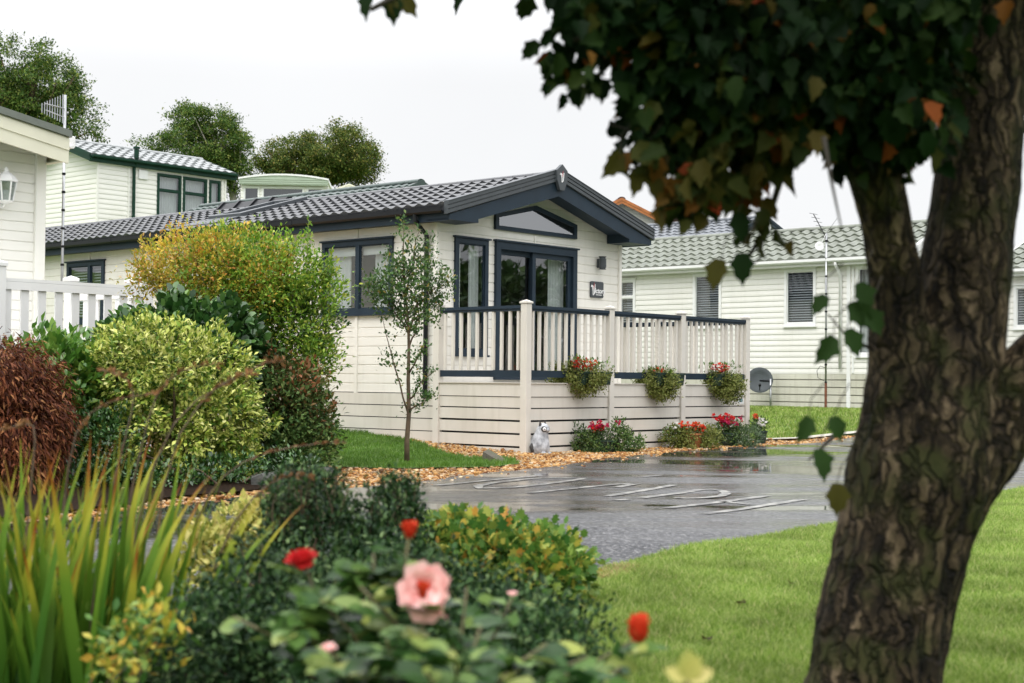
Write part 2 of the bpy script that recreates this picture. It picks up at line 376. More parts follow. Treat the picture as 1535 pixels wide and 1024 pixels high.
# ------------------------------------------------------------------ holiday homes
SKIRT = [(0, 0.0), (0.87, 0.0), (0.88, -0.06), (0.995, -0.06), (1.0, 0.0)]
def faces_of(W, L):
    return {'G': lambda s, z, o: (s, -o, z), 'L': lambda s, z, o: (-o, s, z),
            'R': lambda s, z, o: (W+o, s, z), 'B': lambda s, z, o: (s, L+o, z)}
def caravan(name, label, cat, fr, W, L, zsk, ze, zr, siding_m, trim_m, tile_m, wins=(), group=None, pitch=0.118, prof=LAP,
            of=0.35, os_=0.22, roof='tile', tw=0.24, courses=6, amp=0.025, step=0.025, fas=0.16, gut_m=None, gmat=None, z0=0.0, corner_m=None,
            sides='GLRB', fasc_m=None, per=8, pipe=None):
    T = thing(name, label, cat, fr, (0, 0, 0), group)
    FC = faces_of(W, L); lw = MB(); c = 0.0
    holes = {k: [] for k in 'GLRB'}
    for w in wins: holes[w[0]].append((w[1]+0.01, w[2]-0.01, w[3]+0.01, w[4]-0.01))
    def gx0(z): return 0.0 if z <= ze else (z-ze)/(zr-ze)*W/2
    def gx1(z): return W-gx0(z)
    if 'G' in sides: siding(lw, FC['G'], gx0, gx1, zsk, zr-0.02, pitch, prof, holes['G'], (ze,))
    if 'B' in sides: siding(lw, FC['B'], gx0, gx1, zsk, zr-0.02, pitch*4, [(0, 0), (1, 0)], holes['B'], (ze,))
    if 'L' in sides: siding(lw, FC['L'], lambda z: 0.0, lambda z: L, zsk, ze, pitch, prof, holes['L'])
    if 'R' in sides: siding(lw, FC['R'], lambda z: 0.0, lambda z: L, zsk, ze, pitch, prof, holes['R'])
    lw.build('wall', siding_m, T)
    sk = MB()
    for k, (a, b) in (('G', (0, W)), ('L', (0, L)), ('R', (0, L)), ('B', (0, W))):
        mp = FC[k]
        siding(sk, lambda s, z, o, mp=mp: mp(s, z, o+0.012), lambda z, a=a: a, lambda z, b=b: b, z0-0.3, zsk, 0.155, SKIRT)
    sk.build('skirting', M['skirt'], T)
    cm = corner_m or M['cream_trim']
    for (x, y) in ((0, 0), (W, 0), (0, L), (W, L)):
        MB().box(x-0.028, x+0.028, y-0.028, y+0.028, zsk-0.0, ze-0.002).build('corner_trim', cm, T)
    if roof == 'tile':
        rm = MB(); xo = -os_; sl = (zr-ze)/(W/2); zo = ze-os_*sl+0.08
        slope_tiles(rm, xo, zo, W/2, zr+0.08, -of, L+of, tw, courses, amp, step, 0.05, per)
        slope_tiles(rm, W-xo, zo, W/2, zr+0.08, -of, L+of, tw, courses, amp, step, 0.05, per)
        ro = rm.build('roof', tile_m, T, smooth=False)
        rc = MB(); y = -of
        while y < L+of-0.05:
            y2 = min(y+0.42, L+of)
            rc.prism([(W/2+0.12*cos(a), zr+0.075+0.075*sin(a)) for a in np.linspace(pi*1.03, -0.03*pi, 9)], 'y', y, y2-0.006); y = y2
        rc.build('ridge_cap', tile_m, ro)
        for sgn in (0, 1):
            X = lambda x: x if not sgn else W-x
            for (ya, yb) in ((-of-0.035, -of-0.002), (L+of+0.002, L+of+0.035)):
                bb = MB()
                rake(bb, X(xo), zo+0.035, X(W/2), zr+0.115, 0.0, fas+0.06, ya, yb)
                rake(bb, X(xo), zo+0.035, X(W/2), zr+0.115, 0.02, fas*0.5+0.03, ya-0.014 if ya < 0 else yb-0.002, ya+0.002 if ya < 0 else yb+0.014)
                bb.build('bargeboard', trim_m, T)
        fb = MB()
        for X in (xo-0.001, W-xo+0.001):
            d = -0.022 if X < 0 else 0.022
            fb.box(X+d*0, X+d, -of, L+of, zo-0.05-fas*0.8, zo-0.045)
        for (xa, xb) in ((xo, -0.03), (W+0.03, W-xo)): fb.box(xa, xb, -of+0.002, L+of-0.002, zo-0.055-fas*0.8, zo-0.04-fas*0.8)
        fb.build('fascia', fasc_m or trim_m, T)
        gm = MB()
        for X, d in ((xo-0.024, -1), (W-xo+0.024, 1)):
            pts = [(X, zo-0.01), (X, zo-0.06), (X+d*0.025, zo-0.088), (X+d*0.075, zo-0.088), (X+d*0.1, zo-0.06), (X+d*0.1, zo-0.005), (X+d*0.088, zo-0.005), (X+d*0.088, zo-0.05), (X+d*0.02, zo-0.07), (X+d*0.008, zo-0.01)]
            gm.prism(pts, 'y', -of+0.01, L+of-0.01)
        gm.build('gutter', gut_m or M['white'], T)
        if pipe:
            side, py, pm = pipe; X = -0.06 if side == 'L' else W+0.06; Xe = xo-0.07 if side == 'L' else W-xo+0.07
            MB().tube([(Xe, py, zo-0.09), (Xe, py, zo-0.14), (X, py, zo-0.36), (X, py, zsk+0.1)], 0.034, 10).build('downpipe', pm, T, smooth=True)
    for w in wins:
        kw = dict(w[5]) if len(w) > 5 else {}
        window(T, FC[w[0]], w[1], w[2], w[3], w[4], **kw)
    return T, FC

def curved_caravan(name, label, cat, fr, W, L, zb, ze, zr, wall_m, top_m, wins, z0=0.0, frame_m=None):
    """old style caravan with a shallow curved roof"""
    T = thing(name, label, cat, fr)
    arc = [(x, ze+(zr-ze)*(1-((x-W/2)/(W/2))**2)) for x in np.linspace(-0.06, W+0.06, 15)]
    rf = MB(); rf.prism(arc+[(W+0.06, ze-0.12), (-0.06, ze-0.12)], 'y', -0.10, L+0.1); rf.build('roof', M['white'], T)
    tp = MB(); low = ze-0.24
    pts = [(x, z-0.05) for x, z in arc]+[(W+0.02, low), (-0.02, low)]
    tp.prism(pts, 'y', -0.19, -0.102)
    for k in range(3): tp.box(-0.03, W+0.03, -0.205, -0.191, low+0.04+k*0.07, low+0.05+k*0.07)
    tp.build('fascia_panel', top_m, T)
    MB().prism([(x, z+0.012) for x, z in arc]+[(x, z-0.05) for x, z in arc[::-1]], 'y', -0.22, -0.101).build('roof_edge', M['white'], T)
    FC = faces_of(W, L); holes = {k: [] for k in 'GLRB'}
    for w in wins: holes[w[0]].append((w[1]+0.01, w[2]-0.01, w[3]+0.01, w[4]-0.01))
    lw = MB()
    for k, (a, b) in (('G', (0, W)), ('L', (0, L)), ('R', (0, L)), ('B', (0, W))):
        siding(lw, FC[k], lambda z, a=a: a, lambda z, b=b: b, zb, ze-0.1, 0.118, LAP, holes[k])
    lw.build('wall', wall_m, T)
    sk = MB()
    for k, (a, b) in (('G', (0, W)), ('L', (0, L)), ('R', (0, L)), ('B', (0, W))):
        mp = FC[k]; siding(sk, mp, lambda z, a=a: a, lambda z, b=b: b, z0-0.3, zb, 0.155, SKIRT)
    sk.build('skirting', M['skirt'], T)
    for w in wins:
        kw = dict(w[5]) if len(w) > 5 else {}
        window(T, FC[w[0]], w[1], w[2], w[3], w[4], **kw)
    return T

# ---- the main lodge -------------------------------------------------------
X0, Y0, W, LEN = 0.13, 1.80, 4.31, 14.6
X1 = X0+W; XC = X0+W/2
ZS, ZE, ZR = 0.80, 3.22, 3.95
B = (X0, Y0, 0.0)
lodge = thing('holiday_lodge', 'cream holiday lodge with charcoal tiled roof, slate blue trim and a beige deck', 'lodge', FR, B)
gf = lambda s, z, o: (s, Y0-o, z)
lf = lambda s, z, o: (X0-o, s, z)
rf_ = lambda s, z, o: (X1+o, s, z)
bf = lambda s, z, o: (s, Y0+LEN+o, z)
DOOR = (1.36, 3.28, 1.00, 3.06); SIDE = (0.49, 1.20, 1.36, 3.05)
LW1 = (2.67, 4.21, 1.96, 3.06); LW2 = (10.03, 11.22, 1.96, 3.07)
SL = (ZR-ZE)/(W/2)
gx0 = lambda z: X0 if z <= ZE+0.12 else X0+(z-ZE-0.12)/SL
gx1 = lambda z: X1-(gx0(z)-X0)
m = MB(B); e = 0.012
siding(m, gf, gx0, gx1, ZS, ZR+0.06, 0.137, SHIPLAP, [(DOOR[0]+e, DOOR[1]-e, DOOR[2]+e, DOOR[3]-e), (SIDE[0]+e, SIDE[1]-e, SIDE[2]+e, SIDE[3]-e)], (ZE+0.12,))
siding(m, lf, lambda z: Y0, lambda z: Y0+LEN, ZS, ZE+0.12, 0.137, SHIPLAP, [(LW1[0]+e, LW1[1]-e, LW1[2]+e, LW1[3]-e), (LW2[0]+e, LW2[1]-e, LW2[2]+e, LW2[3]-e)])
siding(m, rf_, lambda z: Y0, lambda z: Y0+LEN, ZS, ZE+0.12, 0.137, SHIPLAP)
siding(m, bf, gx0, gx1, ZS, ZR+0.06, 0.137, SHIPLAP, (), (ZE+0.12,))
wall = m.build('wall', M['lodge_siding'], lodge)
# vertical cover strips and corner posts
for (x, y) in ((X0, Y0), (X1, Y0), (X0, Y0+LEN), (X1, Y0+LEN)):
    m = MB(B); m.cbox(x-0.035, x+0.035, y-0.035, y+0.035, ZS-0.01, ZE+0.1); m.build('corner_post', M['lodge_siding'], lodge)
m = MB(B); m.box(X0-0.022, X0+0.01, 3.41, 3.47, ZS-0.02, LW1[2]-0.032); m.build('cover_strip', M['lodge_siding'], lodge)
for bxs in ((3.43, 3.46), (10.5, 10.53)):
    m = MB(B); m.box(X0-0.016, X0+0.01, *bxs, LW1[3]+0.04, ZE+0.1); m.build('cover_strip', M['lodge_siding'], lodge)
m = MB(B); m.box(XC-0.015, XC+0.015, Y0-0.014, Y0+0.01, DOOR[3]+0.03, 3.21); m.build('cover_strip', M['lodge_siding'], lodge)
# skirting: beige boards with dark gaps
m = MB(B)
for mp, a, b in ((lf, Y0, Y0+LEN), (gf, X0, X1), (rf_, Y0, Y0+LEN), (bf, X0, X1)):
    z = ZS-0.012
    for k in range(6):
        h = 0.165
        P = [mp(a, z-h, 0.02), mp(b, z-h, 0.02), mp(b, z, 0.02), mp(a, z, 0.02), mp(a, z-h, -0.01), mp(b, z-h, -0.01), mp(b, z, -0.01), mp(a, z, -0.01)]
        m.add(P, [(0, 1, 2, 3), (4, 7, 6, 5), (0, 4, 5, 1), (3, 2, 6, 7), (0, 3, 7, 4), (1, 5, 6, 2)]); z -= h+0.013
m.build('skirting', M['deck'], lodge)
m = MB(B); m.box(X0+0.06, X1-0.06, Y0+0.06, Y0+LEN-0.06, -0.2, ZS-0.02); m.build('underfloor', M['black'], lodge)
# rooms
m = MB(B)
m.box(X0+0.03, X1-0.03, Y0+0.03, Y0+LEN-0.03, 0.9, 0.97); m.box(X0+0.03, X1-0.03, Y0+0.03, Y0+LEN-0.03, 3.16, 3.2)
m.box(X0+0.03, X1-0.03, 6.3, 6.36, 0.97, 3.16); m.box(X1-0.09, X1-0.03, Y0+0.03, 6.3, 0.97, 3.16)
m.build('room', M['interior'], lodge)
# glazed openings
window(lodge, lf, *LW1, fw=0.075, mull=(3.42,), fmat=M['slate'], gmat=M['glass'], back=False, inner='curtain', base=B)
window(lodge, lf, *LW2, fw=0.075, mull=(10.5,), fmat=M['slate'], gmat=M['glass'], back=False, inner='blind', base=B)
window(lodge, gf, *SIDE, fw=0.075, fmat=M['slate'], gmat=M['glass'], back=False, inner='curtain', base=B)
for (a, b, c, d) in (LW1,):                     # roller blind at the top of the long window
    q = MB(B); q.box(X0+0.05, X0+0.06, a+0.05, b-0.05, d-0.22, d-0.06); q.build('roller_blind', M['curtain'], lodge)
m = MB(B); d0, d1, c0, c1 = DOOR
fr = MB(B)
fr.box(d0, d0+0.10, Y0-0.05, Y0+0.10, c0, c1); fr.box(d1-0.10, d1, Y0-0.05, Y0+0.10, c0, c1)
fr.box(d0+0.10, d1-0.10, Y0-0.05, Y0+0.10, c1-0.11, c1); fr.box(d0+0.10, d1-0.10, Y0-0.05, Y0+0.10, c0, c0+0.05)
fr.box(d0-0.03, d1+0.03, Y0-0.075, Y0-0.001, c1+0.001, c1+0.025)
dfr = fr.build('patio_door', M['slate'], lodge)
for (a, b, yy) in ((d0+0.10, XC+0.045, Y0+0.052), (XC-0.045, d1-0.10, Y0-0.002)):
    q = MB(B); s_ = 0.075
    q.box(a, a+s_, yy, yy+0.045, c0+0.05, c1-0.11); q.box(b-s_, b, yy, yy+0.045, c0+0.05, c1-0.11)
    q.box(a+s_, b-s_, yy, yy+0.045, c0+0.05, c0+0.05+s_); q.box(a+s_, b-s_, yy, yy+0.045, c1-0.11-s_, c1-0.11)
    lo = q.build('sliding_leaf', M['slate'], dfr)
    g = MB(B); g.add([(a+s_, yy+0.022, c0+0.12), (b-s_, yy+0.022, c0+0.12), (b-s_, yy+0.022, c1-0.18), (a+s_, yy+0.022, c1-0.18)], [(0, 1, 2, 3)])
    g.build('pane', M['glass'], dfr)
q = MB(B); q.tube([(d1-0.145, Y0-0.02, 1.85), (d1-0.145, Y0-0.05, 1.87), (d1-0.145, Y0-0.05, 2.08), (d1-0.145, Y0-0.02, 2.10)], 0.011, 8); q.build('handle', M['metal'], dfr, smooth=True)
for (a, b, n) in ((2.84, 3.22, 60), (1.42, 1.56, 20)):
    q = MB(B)
    for i in range(n):
        t0, t1 = i/n, (i+1)/n; f_ = lambda t: Y0+0.19+0.022*sin(t*2*pi*(b-a)/0.075)
        q.add([(a+(b-a)*t0, f_(t0), 1.0), (a+(b-a)*t1, f_(t1), 1.0), (a+(b-a)*t1, f_(t1), 3.0), (a+(b-a)*t0, f_(t0), 3.0)], [(0, 1, 2, 3)])
    q.build('curtain', M['curtain'], dfr, smooth=True)
# raked gable window
tri = [(1.34, 3.235), (1.34, 3.46), (2.27, 3.672), (3.27, 3.46), (3.27, 3.235)]
ins = [(1.41, 3.295), (1.41, 3.415), (2.27, 3.602), (3.20, 3.415), (3.20, 3.295)]
q = MB(B); n = 5
q.add([(x, Y0-0.05, z) for x, z in tri]+[(x, Y0-0.05, z) for x, z in ins]+[(x, Y0+0.0, z) for x, z in tri]+[(x, Y0-0.012, z) for x, z in ins],
      [(i, (i+1) % n, n+(i+1) % n, n+i) for i in range(n)]+[(i, 2*n+i, 2*n+(i+1) % n, (i+1) % n) for i in range(n)]+[(n+i, n+(i+1) % n, 3*n+(i+1) % n, 3*n+i) for i in range(n)])
tw_ = q.build('gable_window', M['slate'], lodge)
q = MB(B); q.add([(x, Y0-0.030, z) for x, z in ins], [tuple(range(5))]); q.build('pane', M['glass_sky'], tw_)
q = MB(B); q.add([(x, Y0-0.0125, z) for x, z in ins], [tuple(range(5))]); q.build('dark_backing', M['dark_room'], tw_)  # dark sheet standing in for the unlit space behind the gable pane
# roof
XE, ZEV = -0.13, 3.42; XR, ZRI = XC, 4.12; YO = 1.36; YB = Y0+LEN+0.25
m = MB(B)
slope_tiles(m, XE, ZEV, XR, ZRI, YO+0.03, YB, 0.222, 7, 0.026, 0.036, 0.05, 10)
slope_tiles(m, 2*XC-XE, ZEV, XR, ZRI, YO+0.03, YB, 0.222, 7, 0.026, 0.036, 0.05, 10)
roof = m.build('roof', M['lodge_tile'], lodge)
m = MB(B); y = YO+0.03
while y < YB-0.05:
    y2 = min(y+0.40, YB)
    m.prism([(XC+0.10*cos(a), ZRI+0.0+0.06*sin(a)) for a in np.linspace(pi*1.05, -0.05*pi, 9)], 'y', y, y2-0.006); y = y2
m.build('ridge_cap', M['lodge_tile'], roof)
# raised run of ridge tiles beside the roof light
m = MB(B); y = 7.55
for k in range(4):
    m.prism([(XC-0.22, ZRI-0.04), (XC-0.05, ZRI+0.12), (XC+0.05, ZRI+0.12), (XC+0.22, ZRI-0.04)], 'y', y, y+0.41)
    m.prism([(XC-0.25, ZRI-0.03), (XC-0.06, ZRI+0.15), (XC+0.06, ZRI+0.15), (XC+0.25, ZRI-0.03)], 'y', y+0.40, y+0.46); y += 0.47
m.build('raised_ridge', M['black'], roof)
def onroof(x, off): return ZEV+(ZRI-ZEV)*(x-XE)/(XR-XE)+off
def roofpanel(mb, xa, xb, ya, yb, off, th):
    mb.prism([(xa, onroof(xa, off-th)), (xb, onroof(xb, off-th)), (xb, onroof(xb, off)), (xa, onroof(xa, off))], 'y', ya, yb)
m = MB(B); roofpanel(m, 0.85, 2.2, 6.98, 7.12, 0.10, 0.12); roofpanel(m, 0.85, 2.2, 7.72, 7.86, 0.10, 0.12); roofpanel(m, 0.73, 0.85, 6.98, 7.86, 0.10, 0.12); roofpanel(m, 2.05, 2.2, 7.12, 7.72, 0.10, 0.12)
rl = m.build('roof_light', M['barge'], roof)
m = MB(B); roofpanel(m, 0.85, 2.05, 7.12, 7.72, 0.075, 0.01); m.build('pane', M['glass_dim'], rl)
m = MB(B); roofpanel(m, 0.1, 0.76, 6.95, 7.9, 0.055, 0.02); m.build('flashing', M['barge'], rl)
# barge boards (ribbed) over a deeper slate fascia
m = MB(B)
for sg in (0, 1):
    X = (lambda x: x) if not sg else (lambda x: 2*XC-x)
    a, za, b, zb = X(XE-0.03), ZEV+0.055, X(XC), ZRI+0.075
    rake(m, a, za, b, zb, 0.0, 0.175, YO-0.045, YO+0.03)
    for k, (p, q_) in enumerate(((0.0, 0.045), (0.062, 0.105), (0.122, 0.168))): rake(m, a, za, b, zb, p, q_, YO-0.062, YO-0.046)
    rake(m, a, za+0.012, b, zb+0.012, 0.0, 0.011, YO-0.07, YO+0.07)
m.build('bargeboard', M['barge'], lodge)
m = MB(B)
for sg in (0, 1):
    X = (lambda x: x) if not sg else (lambda x: 2*XC-x)
    a, za, b, zb = X(XE+0.02), ZEV-0.121, X(XC), ZRI-0.101
    sl = (zb-za)/(b-a)
    pts = [(a, za), (b, zb), (b, zb-0.235), (X(XE+0.62), za+sl*(X(XE+0.62)-a)-0.20), (X(XE+0.62), 3.225), (a, 3.225)]
    m.prism(pts, 'y', YO-0.03, YO+0.0)
    m.box(X(XE+0.02), X(XE+0.62), YO+0.001, Y0-0.02, 3.225, 3.25)           # boxed eave return
    m.box(X(XE+0.60), X(XE+0.62), YO+0.001, Y0-0.02, 3.25, 3.40)
    # sloping soffit under the overhang
    m.prism([(X(XE+0.62), za+sl*(X(XE+0.62)-a)-0.10), (b, zb-0.12), (b, zb-0.135), (X(XE+0.62), za+sl*(X(XE+0.62)-a)-0.115)], 'y', YO+0.001, Y0-0.02)
m.build('gable_fascia', M['slate'], lodge)
m = MB(B)
for xa, d in ((XE+0.02, 1), (2*XC-XE-0.02, -1)):
    m.box(xa, xa+d*0.022, YO+0.001, YB, 3.215, 3.40); m.box(xa+d*0.023, X0-0.03 if d > 0 else X1+0.03, Y0-0.018, YB, 3.228, 3.245)
m.build('eaves_fascia', M['slate'], lodge)
m = MB(B)
for xa, d in ((XE+0.018, -1), (2*XC-XE-0.018, 1)):
    zo = 3.405
    pts = [(xa, zo), (xa, zo-0.06), (xa+d*0.025, zo-0.085), (xa+d*0.075, zo-0.085), (xa+d*0.1, zo-0.06), (xa+d*0.1, zo), (xa+d*0.09, zo), (xa+d*0.088, zo-0.05), (xa+d*0.02, zo-0.07), (xa+d*0.008, zo)]
    m.prism(pts, 'y', YO+0.04, YB)
    yy = YO+0.8
    while yy < YB: m.prism([(p[0]+d*0.004 if i in (4, 5) else p[0], p[1]-0.006) for i, p in enumerate(pts)], 'y', yy, yy+0.03); yy += 2.4
m.build('gutter', M['black'], lodge)
m = MB(B); m.tube([(XE-0.035, 1.95, 3.33), (XE-0.035, 1.95, 3.24), (X0-0.055, 1.95, 3.05), (X0-0.055, 1.95, 0.72)], 0.034, 12)
for z in (2.9, 2.0, 1.1): m.tube([(X0-0.055, 1.95, z), (X0-0.055, 1.95, z+0.05)], 0.042, 12)
m.build('downpipe', M['black'], lodge, smooth=False)
# emblem plate at the gable peak
pl = [(XC-0.125, 4.17), (XC, 4.265), (XC+0.125, 4.17), (XC+0.12, 4.02), (XC+0.05, 3.87), (XC-0.05, 3.87), (XC-0.12, 4.02)]
m = MB(B); m.prism(pl, 'y', YO-0.10, YO-0.045); m.build('emblem_plate', M['barge'], lodge)
M['sign_white'] = pmat('sign white', (0.78, 0.78, 0.78), 0.4, 0.02); M['sign_red'] = pmat('sign red', (0.42, 0.05, 0.06), 0.4, 0.05)
def stroke(mb, pts, wd, y, h=0.004):
    pts = [Vector((p[0], 0, p[1])) for p in pts]; wd = wd if hasattr(wd, '__len__') else [wd]*len(pts)
    lo, hi = [], []
    for i, p in enumerate(pts):
        d = (pts[min(i+1, len(pts)-1)]-pts[max(i-1, 0)]).normalized(); n = Vector((-d.z, 0, d.x))*wd[i]/2
        lo.append(p-n); hi.append(p+n)
    vs = [(p.x, y, p.z) for p in lo]+[(p.x, y, p.z) for p in hi]+[(p.x, y+h, p.z) for p in lo]+[(p.x, y+h, p.z) for p in hi]; n = len(pts); fs = []
    for i in range(n-1): fs += [(i, i+1, n+i+1, n+i), (i, 2*n+i, 2*n+i+1, i+1), (n+i, n+i+1, 3*n+i+1, 3*n+i)]
    mb.add(vs, fs)
def big_v(cx, cz, k, y, par, base):
    w = MB(base)
    stroke(w, [(cx-0.36*k, cz+0.22*k), (cx-0.26*k, cz+0.34*k), (cx-0.13*k, cz+0.30*k), (cx-0.10*k, cz-0.05*k), (cx-0.10*k, cz-0.42*k)], [0.05*k, 0.16*k, 0.16*k, 0.11*k, 0.06*k], y)
    stroke(w, [(cx-0.10*k, cz-0.42*k), (cx+0.06*k, cz-0.28*k), (cx+0.13*k, cz+0.10*k), (cx+0.17*k, cz+0.46*k)], [0.05*k, 0.1*k, 0.11*k, 0.06*k], y-0.0005)
    w.build('letter', M['sign_white'], par)
    w = MB(base); stroke(w, [(cx-0.01*k, cz+0.08*k), (cx+0.0*k, cz+0.30*k), (cx+0.06*k, cz+0.60*k)], [0.05*k, 0.08*k, 0.02*k], y-0.001); w.build('red_flash', M['sign_red'], par)
big_v(XC, 4.06, 0.17, YO-0.106, lodge, B)
# up and down wall light
m = MB(B); lx = 3.86
m.box(lx-0.035, lx+0.035, Y0-0.04, Y0-0.012, 2.82, 2.96)
m.lathe([(0.0, 2.79), (0.062, 2.79), (0.062, 2.795), (0.05, 2.80), (0.05, 2.815), (0.062, 2.82), (0.062, 2.96), (0.05, 2.965), (0.05, 2.985), (0.062, 2.99), (0.062, 3.00), (0.0, 3.00)], (lx, Y0-0.10, 0), 20)
m.build('wall_light', M['barge'], lodge)
# name plate: white script lettering on a charcoal plate
rr = []; ax, bx, az, bz, rd = 3.655, 3.985, 2.335, 2.595, 0.03
for cx, cz, a0 in ((bx-rd, bz-rd, 0), (ax+rd, bz-rd, 90), (ax+rd, az+rd, 180), (bx-rd, az+rd, 270)):
    for k in range(5): t = radians(a0+k*22.5); rr.append((cx+rd*cos(t), cz+rd*sin(t)))
m = MB(B); m.prism(rr, 'y', Y0-0.03, Y0-0.006); plate = m.build('name_plate', M['barge'], lodge)
big_v(3.725, 2.455, 0.20, Y0-0.036, plate, B)
def text(body, name, x, z, size, y, mat, par, base, fr_, shear=0.0, ext=0.002):
    c = bpy.data.curves.new(name, 'FONT'); c.body = body; c.size = size; c.extrude = ext; c.shear = shear; c.resolution_u = 3
    o = bpy.data.objects.new(name, c); link(o, par); o.location = (x-base[0], y-base[1], z-base[2]); o.rotation_euler = (pi/2, 0, 0); c.materials.append(mat); return o
t = text('ictory', 'lettering', 3.742, 2.408, 0.118, Y0-0.034, M['sign_white'], plate, B, FR, 0.22)
t.data.offset = 0.0028
def to_mesh(o):
    bpy.context.view_layer.update(); me = bpy.data.meshes.new_from_object(o.evaluated_get(bpy.context.evaluated_depsgraph_get()))
    n = bpy.data.objects.new(o.name, me); link(n, o.parent); n.location = o.location; n.rotation_euler = o.rotation_euler; nm = o.name; bpy.data.objects.remove(o); n.name = nm
to_mesh(t)
m = MB(B)
for k in range(11):
    x = 3.785+k*0.0135; m.box(x, x+0.0095, Y0-0.034, Y0-0.030, 2.375, 2.388)
m.build('small_print', M['sign_white'], plate)

# ---- deck -----------------------------------------------------------------
deck = thing('deck', 'beige plastic deck with slate blue handrails around the lodge front', 'deck', FR)
DX = 5.44; DY = 1.62; DB = 4.9
m = MB(); m.box(-0.03, DX+0.03, -0.03, 1.75, 0.925, 0.95); m.box(X1+0.06, DX+0.03, 1.751, DB, 0.925, 0.95); m.build('floor', M['deck'], deck)
post_bm = MB(); post_bm.cbox(-0.055, 0.055, -0.055, 0.055, -0.15, 2.02, 0.006)
post_bm.add([(-0.066, -0.066, 2.021), (0.066, -0.066, 2.021), (0.066, 0.066, 2.021), (-0.066, 0.066, 2.021), (-0.066, -0.066, 2.045), (0.066, -0.066, 2.045), (0.066, 0.066, 2.045), (-0.066, 0.066, 2.045), (0, 0, 2.075)],
            [(3, 2, 1, 0), (0, 1, 5, 4), (1, 2, 6, 5), (2, 3, 7, 6), (3, 0, 4, 7), (4, 5, 8), (5, 6, 8), (6, 7, 8), (7, 4, 8)])
p0 = post_bm.build('post', M['deck'], deck)
def put(o, x, y, z=0.0, rz=0.0):
    c = o.copy(); COL.objects.link(c); c.parent = o.parent; c.location = (x, y, z); c.rotation_euler = (0, 0, rz); return c
px = [0.0, 1.83, 3.62, DX]
for x in px[1:]: put(p0, x, 0)
put(p0, 0.0, DY); put(p0, DX, 1.7); put(p0, DX, 3.3); put(p0, DX, DB-0.1); put(p0, X1+0.14, DB-0.1)
bal = MB(); bal.cbox(-0.021, 0.021, -0.021, 0.021, 1.13, 1.94, 0.005); b0 = None
def bay(xa, ya, xb, yb, first):
    global b0
    hor = abs(xb-xa) > abs(yb-ya); ln = abs(xb-xa) if hor else abs(yb-ya)
    r = MB(); q = MB()
    if hor:
        a, b = min(xa, xb)+0.058, max(xa, xb)-0.058
        r.box(a, b, ya-0.045, ya+0.045, 1.955, 1.998); r.box(a, b, ya-0.03, ya+0.03, 1.925, 1.954); q.box(a, b, ya-0.022, ya+0.022, 1.035, 1.125)
    else:
        a, b = min(ya, yb)+0.058, max(ya, yb)-0.058
        r.box(xa-0.045, xa+0.045, a, b, 1.955, 1.998); r.box(xa-0.03, xa+0.03, a, b, 1.925, 1.954); q.box(xa-0.022, xa+0.022, a, b, 1.035, 1.125)
    r.build('top_rail', M['slate'], deck); q.build('bottom_rail', M['slate'], deck)
    n = int((b-a)/0.141); st = (b-a)/n
    for i in range(n):
        t = a+st*(i+0.5); P = (t, ya) if hor else (xa, t)
        if b0 is None:
            b0 = bal.build('baluster', M['deck'], deck); b0.location = (*P, 0)
        else: put(b0, *P)
for a, b in zip(px, px[1:]): bay(a, 0, b, 0, False)
bay(0, 0, 0, DY, False); bay(DX, 0, DX, 1.7, False); bay(DX, 1.7, DX, 3.3, False); bay(DX, 3.3, DX, DB-0.1, False); bay(X1+0.14, DB-0.1, DX, DB-0.1, False)
def clad(xa, xb, ya, yb, hor):
    """edge board, fascia and four skirting boards with gaps between two posts"""
    q = MB(); f = MB(); k = MB()
    def bx(mb, z0, z1, t0, t1):
        if hor: mb.box(xa+0.056, xb-0.056, ya+t0, ya+t1, z0, z1)
        else: mb.box(xa+t0, xa+t1, ya+0.056, yb-0.056, z0, z1)
    s = -1 if (hor or xa < 1) else 1
    bx(f, 0.775, 0.924, s*0.032, s*0.005); bx(f, 0.951, 0.962, s*0.05, s*-0.06)
    zz = 0.765
    for j in range(5):
        bx(q, zz-0.148 if j else zz-0.14, zz, s*0.022, s*-0.004); zz -= 0.1745 if j else 0.156
    bx(k, -0.2, 0.9, s*-0.03, s*-0.05)
    f.build('edge_board', M['deck'], deck); q.build('skirting', M['deck'], deck); k.build('skirting_backing', M['black'], deck)
for a, b in zip(px, px[1:]): clad(a, b, 0, 0, True)
clad(0, 0, 0, DY, False)
for a, b in ((0, 1.7), (1.7, 3.3), (3.3, DB-0.1)): clad(DX, DX, a, b, False)
# maker's label on the edge board: pale plate with a teal band
m = MB(); m.box(5.19, 5.35, -0.027, -0.0225, 0.655, 0.735); lb = m.build('sticker', M['white'], deck)
M['teal'] = pmat('teal print', (0.02, 0.16, 0.17), 0.4, 0.1)
m = MB(); m.box(5.205, 5.315, -0.029, -0.0275, 0.705, 0.728); m.box(5.215, 5.31, -0.029, -0.0275, 0.682, 0.698); m.build('print', M['teal'], lb)

